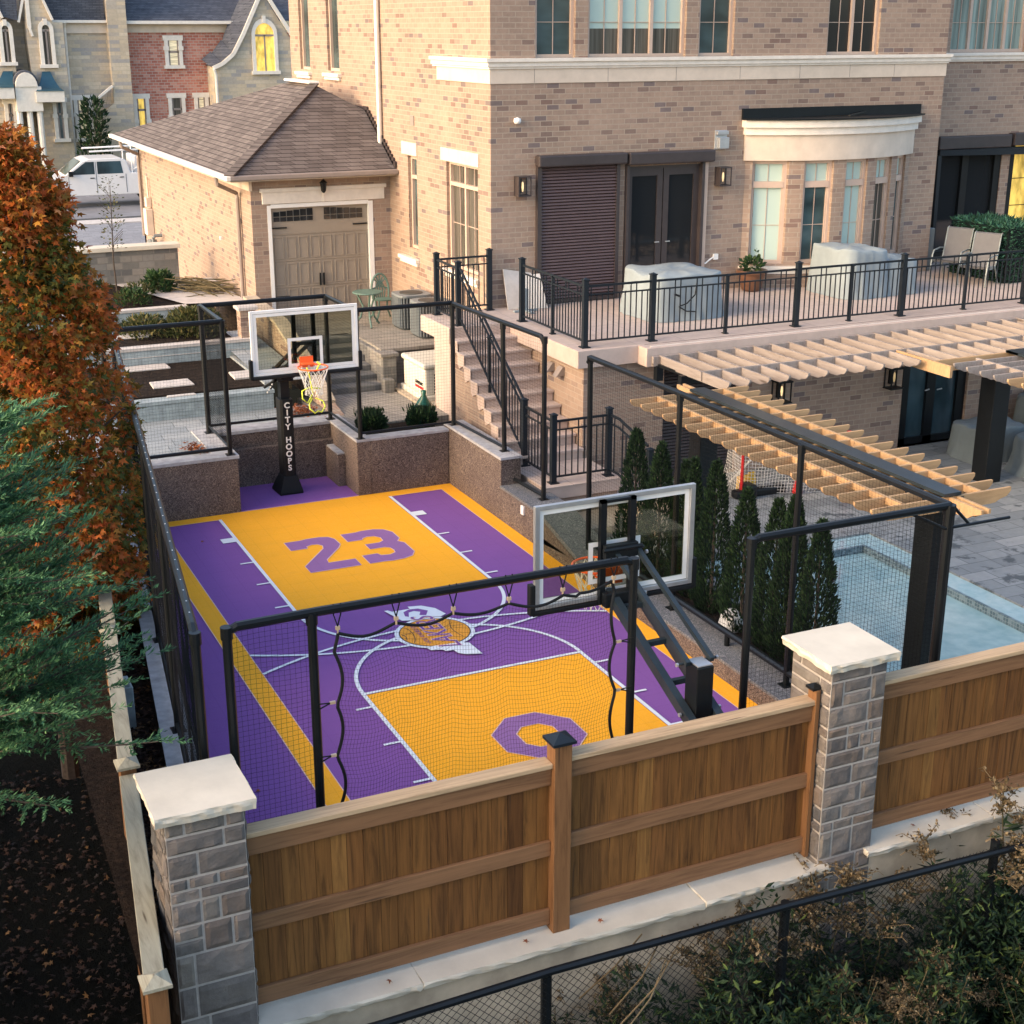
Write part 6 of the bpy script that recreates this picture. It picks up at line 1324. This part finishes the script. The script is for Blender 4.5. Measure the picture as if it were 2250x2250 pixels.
for x in(X0+.95,X0+4.5):
    for y in(ty0-.02,ty1-.2):
        m=MB(); m.lathe([(.0,0),(.36,0),(.38,.03),(.38,.19),(.36,.22),(0,.22)],(0,0,0),20); m.v=[(x+v[0],y+v[2],zb+.38+v[1]) for v in m.v]; wh=m.build('wheel',M['tyre'],tk); m=MB(); m.lathe([(0,-.01),(.2,-.012),(.22,0),(0,0)],(0,0,0),14); m.v=[(x+v[0],y+v[2],zb+.38+v[1]) for v in m.v]; m.build('rim',M['alu'],wh)
m=MB(); m.box(X0+2.46,X0+2.475,ty0-.006,ty0,zb+.5,zb+1.6); m.box(X0+3.5,X0+3.515,ty0-.006,ty0,zb+.5,zb+1.15); m.box(X0+1.5,X0+1.51,ty0-.006,ty0,zb+.5,zb+1.1); m.box(X0+2.25,X0+2.4,ty0-.02,ty0,zb+1.02,zb+1.05); m.box(X0+3.28,X0+3.43,ty0-.02,ty0,zb+1.02,zb+1.05); m.build('door_seam',M['black'],tk)
m=MB(); m.box(X0+1.5,X0+1.65,ty0-.2,ty0-.03,zb+1.12,zb+1.3); m.build('wing_mirror',M['black'],tk,bev=.02)
m=MB()
for y in(ty0+.05,ty1-.05): m.tube([(X0+3.75,y,zb+1.15),(X0+3.75,y,zb+2.1),(X0+5.3,y,zb+2.1),(X0+5.3,y,zb+1.15)],.03,6); m.tube([(X0+2.3,y,zb+1.95),(X0+5.3,y,zb+2.0)],.03,6)
m.tube([(X0+3.8,ty0,zb+1.3),(X0+5.2,ty0,zb+2.0)],.025,6); m.build('ladder_rack',M['whitep'],tk)
m=MB(); m.prism([(X0+3.85,ty0+.15),(X0+5.4,ty0+.15),(X0+5.4,ty1-.15),(X0+3.85,ty1-.15)],zb+1.15,zb+1.75); m.build('load_box',M['truck'],tk,bev=.05)
# ================================================================ vegetation
def mapleleaf(mb,p,d,n_,s):
    """five lobed leaf; d=tip direction, n_=normal"""
    d=d.normalized(); a_=d.cross(n_)
    if a_.length<1e-4: a_=d.orthogonal()
    a_.normalize(); n_=a_.cross(d)
    P=lambda x,y,z=0: p+a_*x*s+d*y*s+n_*z*s
    mb.add([P(0,0),P(.42,-.05,-.08),P(.22,.2,.02),P(.55,.45,-.1),P(.17,.45,.03),P(0,1,-.12),P(-.17,.45,.03),P(-.55,.45,-.1),P(-.22,.2,.02),P(-.42,-.05,-.08)],[(0,1,2),(0,2,4,5,6,8),(2,3,4),(8,6,7),(0,8,9)])
def trunktube(mb,pts,r0,r1,n=8):
    mb.tube(pts,[r0+(r1-r0)*i/(len(pts)-1) for i in range(len(pts))],n)
# maple
rnd=random.Random(21)
mt=thing('maple_tree',(-4.75,1.0,-1.2),'tall narrow maple with orange and green autumn leaves at the left edge','tree')
cx_,cy_=-4.62,.6
m=MB(); trunktube(m,[(cx_,cy_,-1.3),(cx_+.02,cy_,1),(cx_-.03,cy_,3),(cx_+.03,cy_+.05,5),(cx_,cy_,6.4)],.11,.02)
tips=[]
for i in range(46):
    z=rnd.uniform(.3,5.8); a_=rnd.uniform(0,2*PI); L=rnd.uniform(.5,1.0)*(1.15-.14*max(0,z-2.0)); q=Vector((cx_+L*math.cos(a_),cy_+L*math.sin(a_),z+L*rnd.uniform(.7,1.3)))
    trunktube(m,[(cx_,cy_,z),((cx_+q.x)/2,(cy_+q.y)/2,z+L*.35),q],.035,.008,5); tips.append(q)
m.build('trunk',M['trunk'],mt)
def prof(z):  # crown radius by height
    pts=[(.0,.55),(.8,.95),(1.8,1.10),(3.0,1.14),(4.0,.98),(5.0,.74),(5.7,.50),(6.25,.2),(6.5,.02)]
    for (a_,b_),(c_,d_) in zip(pts,pts[1:]):
        if a_<=z<=c_: return b_+(d_-b_)*(z-a_)/(c_-a_)
    return .02
mo=MB();mg=MB()
clumps=[]
for i in range(560):
    z=rnd.uniform(.1,6.35); a_=rnd.uniform(0,2*PI); rr_=prof(z)*(rnd.uniform(.72,1.05) if rnd.random()<.75 else rnd.uniform(.2,.7))
    clumps.append((Vector((cx_+rr_*math.cos(a_),cy_+rr_*math.sin(a_),z)),rnd.uniform(.13,.27),rnd.random()))
for c_,cr,h_ in clumps:
    n=int(78*(cr/.2)**1.6)
    gfrac=.72 if noise.noise(c_*.9+Vector((3,1,0)))>-.12 else .18
    if c_.z>5.4: gfrac=.02
    for k_ in range(n):
        d=Vector((rnd.gauss(0,1),rnd.gauss(0,1),rnd.gauss(0,1))).normalized(); p=c_+d*cr*rnd.random()**.5*Vector((1,1,1.15)).length/1.75
        out=Vector((p.x-cx_,p.y-cy_,.0)).normalized(); dd=(d*.6+out*.6+Vector((rnd.gauss(0,.4),rnd.gauss(0,.4),rnd.uniform(-.7,.5)))); nn=(Vector((0,-.5,.7))+out*1.0+Vector((rnd.gauss(0,.5),rnd.gauss(0,.5),rnd.gauss(0,.4))))
        mapleleaf(mg if rnd.random()<gfrac else mo,p,dd,nn,rnd.uniform(.045,.11))
mo.build('crown',M['maple'],mt,label='orange leaves of the maple'); mg.build('crown',M['mapleg'],mt,label='green turning leaves of the maple')
# juniper/cedar big at left
rnd=random.Random(5)
jt=thing('juniper_tree',(-6.4,-5.2,-1.9),'feathery blue green juniper reaching in from the left edge in front of the maple','tree')
jx,jy=-6.2,-4.9
m=MB(); trunktube(m,[(jx,jy,-1.9),(jx,jy,1),(jx+.05,jy,3),(jx,jy,4.6)],.16,.03); leafm=MB()
def spray(mb,p,d,L,rnd):
    """soft feathery spray: needles all round a short drooping-tipped axis"""
    d=d.normalized(); n=int(L/.0085); u=d.orthogonal().normalized(); v=d.cross(u)
    for i in range(n):
        t_=rnd.random(); q=p+d*L*t_+Vector((0,0,-.10*t_*t_*L)); w_=(.034+L*.24*(1-t_*.8))*min(1,t_*5+.35)
        a_=rnd.uniform(0,2*PI); s_=u*math.cos(a_)+v*math.sin(a_)*.55
        e_=(s_*rnd.uniform(.35,.9)+d*1.0+Vector((0,0,.12))).normalized(); l_=w_*rnd.uniform(.6,1.15)
        a2=e_.cross(Vector((rnd.gauss(0,.5),rnd.gauss(0,.5),1)))
        a2=a2.normalized()*.0062 if a2.length>1e-4 else u*.006
        mb.add([q-a2*.6,q+e_*l_*.5-a2,q+e_*l_,q+e_*l_*.5+a2],[(0,1,2,3)])
nb=0
for i in range(150):
    z=rnd.uniform(1.7,4.5) if i<150 else rnd.uniform(-1.2,1.4); tz=(z-1.4)/3.2 if z>1.4 else .45; a_=rnd.uniform(-1.5,1.1)  # mostly facing +X / camera
    Lb=(2.15-1.1*tz)*(1 if z>1.3 else .72)*rnd.uniform(.65,1.08)
    base=Vector((jx,jy,z)); d=Vector((math.cos(a_),math.sin(a_),rnd.uniform(.25,.85))).normalized(); pts=[base]
    for k_ in range(1,9): t_=k_/8; pts.append(base+d*Lb*t_+Vector((0,0,-.26*Lb*t_*t_+.14*Lb*t_**3)))
    trunktube(m,pts,.018,.004,4)
    for k_ in range(2,9):
        for r_ in range(6):
            p=pts[k_-1].lerp(pts[k_],rnd.random()); dd=(pts[k_]-pts[k_-1]).normalized(); sd_=dd.cross(Vector((0,0,1))).normalized()*rnd.choice((-1,1)); 
            spray(leafm,p,dd*.8+sd_*rnd.uniform(.2,1.0)+Vector((0,0,rnd.uniform(-.25,.35))),rnd.uniform(.14,.28)*(1.1-.35*k_/8),rnd)
    spray(leafm,pts[-1],pts[-1]-pts[-2],.26,rnd)
m.build('trunk',M['trunk'],jt); leafm.build('foliage',M['juni'],jt)
# cedar cones
def cedar(x,y,z0_,h,r0,label,seed):
    rnd=random.Random(seed); t_=thing('cedar_tree',(x,y,z0_),label,'tree','slim dark cedars between the net and the pool')
    m=MB(); trunktube(m,[(x,y,z0_-.05),(x,y,z0_+h*.8)],.03,.01,6); m.build('trunk',M['trunk'],t_); m=MB()
    n=int(5200*h/2*r0/.3)
    for i in range(n):
        t_2=rnd.random()**1.15; a_=rnd.uniform(0,2*PI); rr_=r0*(1-t_2)**.62*min(1,.55+t_2*3)*(1+.22*noise.noise(Vector((math.cos(a_)*1.6,math.sin(a_)*1.6,t_2*7+seed)))+.12*noise.noise(Vector((math.cos(a_)*5,math.sin(a_)*5,t_2*16+seed))))
        rr_*=rnd.uniform(.70,1.04)
        p=Vector((x+rr_*math.cos(a_),y+rr_*math.sin(a_),z0_+.02+h*t_2)); d=Vector((math.cos(a_)*.55,math.sin(a_)*.55,1.0+rnd.gauss(0,.35))).normalized(); s=rnd.uniform(.045,.095)
        leaf(m,p,d,s,rnd,.16)
    m.build('foliage',M['cedar'],t_)
cl_=['cedar nearest the stair landing with a pointed bright tip','second cedar from the stair landing, by the railing post','slim twin tipped cedar behind the upper edge of the near backboard','shorter half of the twin cedars behind the near backboard','tall cedar just right of the near backboard','cedar between the backboard and the tall net post','bushy cedar directly behind the near corner net post','cedar overlapping the mid net post','nearest cedar, standing alone in front of the pool']
for i,((y,h),lb) in enumerate(zip(((.92,1.92),(.23,1.9),(-.39,1.82),(-.62,1.92),(-1.15,2.02),(-1.86,1.86),(-2.52,1.92),(-2.85,2.05),(-3.38,1.92)),cl_)):
    cedar(3.46,y,.14,h,.31 if i not in(2,3) else .22,lb,i+2)
# small round shrubs in bed
for (x,y,h,r_,lb,sd_) in((1.50,6.60,.34,.25,'round dark shrub at the left of the bed behind the far net',31),(2.40,6.55,.32,.25,'round dark shrub in front of the shiny green bundle',32)):
    rnd=random.Random(sd_); t_=thing('round_shrub',(x,y,.86),lb,'shrub','round shrubs behind the far net'); m=MB(); leafblob(m,(x,y,.86+h*.45),(r_,r_,h*.62),1500,.07,rnd,.8)
    for k_ in range(160): leaf(m,Vector((x+rnd.gauss(0,r_*.4),y+rnd.gauss(0,r_*.4),.86+h*.9)),Vector((rnd.gauss(0,.2),rnd.gauss(0,.2),1)).normalized(),.13,rnd,.12)
    m.build('foliage',M['cedar'],t_); m=MB(); m.tube([(x,y,.84),(x,y,1.0)],.02,5); m.build('stem',M['trunk'],t_)
# generic bushy plants in terraces
def bush(x,y,z,rx,ry,h,n,mat,lb,seed,ls=.09,grp=None,asp=.2,name='shrub',cat='shrub'):
    rnd=random.Random(seed); t_=thing(name,(x,y,z),lb,cat,grp); m=MB()
    for i in range(26): a_=rnd.uniform(0,2*PI); m.tube([(x,y,z),(x+math.cos(a_)*rx*.5,y+math.sin(a_)*ry*.5,z+h*.6),(x+math.cos(a_)*rx*rnd.uniform(.6,1.05),y+math.sin(a_)*ry*rnd.uniform(.6,1.05),z+h*rnd.uniform(.6,1.15))],.005,3)
    m.build('stems',M['straw'],t_); m=MB()
    for i in range(n):
        a_=rnd.uniform(0,2*PI); r_=rnd.random()**.5; zz=rnd.random(); k_=math.sqrt(max(0,1-zz*zz*.8))
        p=Vector((x+math.cos(a_)*rx*r_*k_,y+math.sin(a_)*ry*r_*k_,z+h*zz)); leaf(m,p,Vector((math.cos(a_)*.6+rnd.gauss(0,.3),math.sin(a_)*.6+rnd.gauss(0,.3),.7+rnd.gauss(0,.4))).normalized(),ls*rnd.uniform(.6,1.4),rnd,asp)
    m.build('foliage',M[mat],t_); return t_
M['oldgreen']=island('olive_autumn_foliage',[(0,(.03,.045,.015)),(.5,(.07,.085,.028)),(.85,(.13,.12,.04)),(1,(.2,.15,.06))],.7,.2)
bush(-.2,12.2,1.64,.62,.5,.52,2400,'oldgreen','spreading olive green perennial clump in the middle terrace bed by the cage post',41)
bush(-1.1,12.5,1.64,.5,.5,.38,1100,'oldgreen','thinner straggly perennial clump behind the maple in the middle bed',42)
bush(-.9,14.7,1.9,.35,.3,.30,420,'shrub','small bright green plant at the front of the bare upper bed',43)
bush(-.12,15.9,1.9,.34,.34,.42,560,'shrub','leafy green plant in the bare soil bed near the brush pile',44,.13)
bush(-.7,15.4,1.9,.32,.3,.3,260,'oldgreen','scrubby brown green plant in the middle of the bare soil bed',45)
bush(4.3,50.6,1.5,.75,.6,2.9,900,'cedar','dark green upright shrub against the neighbouring stone house',46,.24)
# sapling
rnd=random.Random(8); t_=thing('young_sapling',(-.95,16.4,1.88),'thin young sapling with few leaves rising from the bare soil bed','tree'); m=MB()
pts=[(-.95,16.4,1.88),(-.97,16.4,2.6),(-.93,16.4,3.4),(-.90,16.4,4.2)]; trunktube(m,pts,.022,.006,6)
for i in range(22): z=rnd.uniform(2.7,4.1); a_=rnd.uniform(0,2*PI); m.tube([(-.93,16.4,z),(-.93+.22*math.cos(a_),16.4+.22*math.sin(a_),z+.2)],.005,3)
m.build('trunk',M['trunk'],t_); m=MB()
for i in range(230): z=rnd.uniform(2.75,4.3); a_=rnd.uniform(0,2*PI); r_=rnd.uniform(.03,.26); leaf(m,Vector((-.93+r_*math.cos(a_),16.4+r_*math.sin(a_),z+.1)),Vector((math.cos(a_),math.sin(a_),.3)).normalized(),rnd.uniform(.04,.08),rnd,.3)
m.build('crown',M['oldgreen'],t_)
# brush pile, leaf piles, hose
rnd=random.Random(9); m=MB()
for i in range(60):
    c_=Vector((.72+rnd.gauss(0,.14),15.6+rnd.gauss(0,.35),1.95+abs(rnd.gauss(0,.07)))); a_=rnd.gauss(2.3,.35); L=rnd.uniform(.4,.85); d=Vector((math.cos(a_),math.sin(a_),rnd.gauss(.02,.1)))*L; m.tube([c_-d,c_+Vector((0,0,.03)),c_+d],.012,4)
tag(m.build('brush_pile',M['straw']),'heap of cut sticks lying on the path beside the garage wall','brush pile')
def leafpile(c_,rx,ry,n,lb,mat,sz=.05,z=0,kind=None,name='leaf_pile',cat='leaf pile',seed=1,zj=.03):
    rnd=random.Random(seed); m=MB()
    for i in range(n):
        x,y=c_[0]+rnd.gauss(0,1)*rx*.5,c_[1]+rnd.gauss(0,1)*ry*.5
        mapleleaf(m,Vector((x,y,c_[2]+rnd.random()*zj)),Vector((rnd.gauss(0,1),rnd.gauss(0,1),rnd.gauss(0,.25))),Vector((rnd.gauss(0,.4),rnd.gauss(0,.4),1)),sz*rnd.uniform(.6,1.3))
    o=m.build(name,M[mat]); tag(o,lb,cat); 
    if kind: tag(o,kind=kind)
    return o
leafpile((-1.58,6.45,.96),.16,.22,140,'russet leaves gathered in the corner of the far left terrace','redleaf',.06,seed=2,zj=.1)
leafpile((.72,8.05,.94),.28,.3,260,'russet leaves drifted beside the alcove below the side wall','redleaf',.06,seed=3,zj=.12)
rnd=random.Random(17); m=MB()
for i in range(2300):
    y=rnd.uniform(-6.3,1.5); x0_=lx(y)+.08; x1_=fx(y)-.2; x=rnd.uniform(x0_,x1_); mapleleaf(m,Vector((x,y,.505+rnd.random()*.05)),Vector((rnd.gauss(0,1),rnd.gauss(0,1),rnd.gauss(0,.3))),Vector((rnd.gauss(0,.5),rnd.gauss(0,.5),1)),rnd.uniform(.04,.075))
tag(m.build('leaf_litter',M['dead']),kind='stuff'); 
m=MB()
for i in range(5200):
    y=rnd.uniform(-8.5,2.0); x=rnd.uniform(-9.0,lx(min(5,y))-.12); mapleleaf(m,Vector((x,y,-1.5+.0*y-.38+rnd.random()*.06)),Vector((rnd.gauss(0,1),rnd.gauss(0,1),rnd.gauss(0,.3))),Vector((rnd.gauss(0,.5),rnd.gauss(0,.5),1)),rnd.uniform(.04,.085))
tag(m.build('fallen_leaves',M['dead']),kind='stuff')
def scat(spots,mat,lb,nm,grp):
    for i,(x,y,z,l_) in enumerate(spots):
        rnd=random.Random(100+i); m=MB(); mapleleaf(m,Vector((x,y,z)),Vector((rnd.gauss(0,1),rnd.gauss(0,1),0)),Vector((rnd.gauss(0,.2),rnd.gauss(0,.2),1)),.055); tag(m.build(nm,M[mat]),l_,'leaf',grp)
scat([(-3.35,-2.5,.02,'lone fallen leaf on the purple tiles beside the left gold stripe'),(-3.15,-3.0,.02,'fallen leaf on the court inside the narrow near net'),(-3.55,-4.6,.02,'fallen leaf on the court near the left pillar'),(-1.95,4.7,.02,'small leaf on the far left purple lane'),(-3.95,-1.7,.02,'dark leaf on the court between the two left cage posts'),(-1.2,-6.74,.235,'red brown leaf on the coping just right of the capped post'),(-3.1,-6.75,.235,'brown leaf on the coping near the left pillar'),(2.2,-6.72,.28,'red leaf on the coping right of the right pillar'),(-1.9,-6.76,.235,'curled leaf on the coping left of the capped post')],'redleaf','',"fallen_leaf",'single fallen leaves on court and coping')
# ---------------- weeds in front
def weed(kind,seed):
    rnd=random.Random(seed); S=MB();L=MB();P=MB(); H=rnd.uniform(.95,1.3)
    ns=rnd.randint(3,5)
    for s in range(ns):
        a_=rnd.uniform(0,2*PI); ln=rnd.uniform(.08,.30); h=H*rnd.uniform(.75,1.05); pts=[Vector((math.cos(a_)*ln*t_*t_+rnd.gauss(0,.008),math.sin(a_)*ln*t_*t_+rnd.gauss(0,.008),h*t_)) for t_ in [i/7 for i in range(8)]]
        S.tube(pts,[.008-.0008*i for i in range(8)],4)
        for i in range(64):
            t_=rnd.uniform(.10,.92); q=pts[int(t_*7)].lerp(pts[min(7,int(t_*7)+1)],t_*7%1); b_=rnd.uniform(0,2*PI)
            leaf(L,q,Vector((math.cos(b_),math.sin(b_),rnd.uniform(-.3,.7))).normalized(),rnd.uniform(.07,.15)*(1.15-.5*t_),rnd,.11)
        if kind!=2:
            tip=pts[-1]
            for br in range(10):
                b_=rnd.uniform(0,2*PI); l_=rnd.uniform(.06,.17); z_=-rnd.uniform(0,.16); q0=tip+Vector((0,0,z_)); q1=q0+Vector((math.cos(b_)*l_,math.sin(b_)*l_,.05)); q2=q1+Vector((math.cos(b_)*.03,math.sin(b_)*.03,-.02)); P.tube([q0,q1,q2],.0025,3)
                for k_ in range(22):
                    t_=rnd.random(); q=q0.lerp(q1,t_)+Vector((rnd.gauss(0,.008),rnd.gauss(0,.008),rnd.gauss(.004,.008))); leaf(P,q,Vector((rnd.gauss(0,1),rnd.gauss(0,1),rnd.gauss(.5,1))).normalized(),rnd.uniform(.014,.03),rnd,.3)
    return S,L,P
protos=[]
for v in range(5):
    S,L,P=weed(v if v<3 else v-3,60+v); protos.append((S,L,P))
meshes=[]
for S,L,P in protos:
    l_=[]
    for nm,mb,mt_ in(('stems',S,'straw'),('leaves',L,'weedg'),('plume',P,'plume')):
        if mb.v:
            me=bpy.data.meshes.new(nm); me.from_pydata(mb.v,[],mb.f); me.materials.append(M[mt_]); me.update(); l_.append((nm,me))
    meshes.append(l_)
def putweed(x,y,z,k_,s,rz,label,tilt=0):
    t_=thing('goldenrod_weed' if k_!=2 else 'leafy_weed',(x,y,z),label,'weed','tall weeds along the chain link fence'); t_.rotation_euler=(tilt,0,rz); t_.scale=(s,s,s)
    for nm,me in meshes[k_]:
        o=bpy.data.objects.new(nm,me); col.objects.link(o); o.parent=t_
special=[(-.15,-6.98,-1.6,0,1.65,.5,'tall plumed weed leaning over the coping left of the right pillar'),(.45,-7.0,-1.55,1,1.45,1.4,'brown seeded weed between the coping and the right pillar'),(.95,-7.15,-1.6,3,1.75,2.2,'tallest yellow green plumed weed in front of the right pillar'),(1.45,-7.2,-1.6,0,1.6,3.2,'drooping brown plumed weed just right of the right pillar'),(2.55,-7.05,-1.55,1,1.75,4.4,'pale plumed weed against the wall under the right fence section'),(3.05,-7.15,-1.5,3,2.05,5.1,'tall weed with pale plume at the right edge of the picture'),(-1.72,-7.0,-1.6,1,1.15,.2,'thin dry weed leaning on the coping below the capped post'),(-1.05,-7.0,-1.6,3,1.28,2.9,'short plumed weed against the wall right of the capped post'),(-.75,-7.62,-1.85,0,1.2,1.9,'plumed weed just in front of the chain link right of its mid post'),(.9,-7.75,-1.85,1,1.25,.7,'pale plume weed in front of the chain link below the right pillar')]
for s_ in special: putweed(*s_)
rnd=random.Random(77)
where=['in the dark thicket at the bottom right corner','in the thicket below the chain link rail','low down at the bottom edge of the picture','in the shade in front of the chain link mesh']
adj=['bushy','spindly','arching','upright','straggly','dense','thin stemmed','wind bent','dark leaved','pale leaved']
pl=0
for i in range(95):
    x=rnd.uniform(-2.6,4.6); y=rnd.uniform(-8.35,-7.5)
    if x<-.9 and y<-7.75: continue
    s=rnd.uniform(.75,1.25)*(1.0 if x>0 else .72)
    k_=rnd.choice((0,2,2,2,3,4,2,2))
    putweed(x,y,-1.9,k_,s,rnd.uniform(0,6.28),'tangled wild weed in the dark thicket below the chain link fence',rnd.gauss(0,.08)); pl+=1
# ground cover stuff
m=MB(); rnd=random.Random(88)
for i in range(64000):
    x=rnd.uniform(-3.6,4.6); y=rnd.uniform(-8.9,-6.95)
    dens=min(1,.45+.65*(x+3.6)/5)
    if rnd.random()>dens: continue
    hmax=(.55+.95*min(1,max(0,(x+3.7)/2.9)))*(.45+.9*max(0,noise.noise(Vector((x*1.3,y*1.7,3)))+.42))*(1.15 if y>-7.8 else .8); p=Vector((x,y,-1.9+rnd.random()**.7*hmax)); leaf(m,p,Vector((rnd.gauss(0,.7),rnd.gauss(0,.7),.6)).normalized(),rnd.uniform(.05,.12),rnd,.15)
tag(m.build('undergrowth',M['weedg']),kind='stuff')
m=MB()
for i in range(22000):
    x=rnd.uniform(-7.2,-5.05); y=rnd.uniform(-8.4,-4.0); p=Vector((x,y,-1.9+rnd.random()*.5*max(.15,noise.noise(Vector((x*1.7,y*1.7,0)))+.4)))
    if rnd.random()>.25+.75*min(1,max(0,(-5.2-y)/1.6)): continue
    p=p; leaf(m,p,Vector((rnd.gauss(0,1),rnd.gauss(0,1),.35)).normalized(),rnd.uniform(.05,.11),rnd,.09)
tag(m.build('undergrowth',M['juni']),kind='stuff')
# straw stalks crossing
m=MB()
for (a_,b_) in (((-1.5,-7.5,-.1),(-.9,-7.3,.35)),((-1.45,-7.52,-.25),(-.72,-7.3,.25)),((-1.38,-7.5,-.35),(-.85,-7.3,.12)),((-1.75,-7.45,.1),(-1.1,-7.3,.42))):
    m.tube([a_,((a_[0]+b_[0])/2,a_[1],(a_[2]+b_[2])/2+.05),b_],.007,4)
tag(m.build('dry_stalks',M['plume']),'bundle of pale dry stalks leaning across the chain link mesh','dry stalks')

# woodland beyond the left edge, out of view: added to shade the ground there
rnd=random.Random(51); m=MB()
for (x0,y0,h,r0) in((-10.2,-7.2,6.2,2.2),(-10.0,-3.0,6.4,2.2),(-9.6,1.5,5.8,2.1),(-9.0,-10.5,5.6,1.6)):
    m.tube([(x0,y0,-1.95),(x0,y0,h-3)],[.2,.05],6)
    for i in range(5200):
        t_=rnd.random()**1.2; a_=rnd.uniform(0,2*PI); rr=r0*(1-t_)**.8*rnd.uniform(.5,1.05)*(1+.25*noise.noise(Vector((math.cos(a_)*2,math.sin(a_)*2,t_*9+x0)))); p=Vector((x0+rr*math.cos(a_),y0+rr*math.sin(a_),-1.5+(h+0)*t_)); leaf(m,p,Vector((math.cos(a_),math.sin(a_),rnd.gauss(-.1,.4))).normalized(),rnd.uniform(.2,.42),rnd,.2)
tag(m.build('shade_trees',M['cedar']),kind='stuff')
m=MB()
for i in range(7000):
    x=rnd.uniform(4.4,12); y=rnd.uniform(-8.9,-6.95); p=Vector((x,y,-1.9+rnd.random()**.7*1.2)); leaf(m,p,Vector((rnd.gauss(0,.7),rnd.gauss(0,.7),.6)).normalized(),rnd.uniform(.08,.18),rnd,.15)
tag(m.build('undergrowth',M['weedg']),kind='stuff')
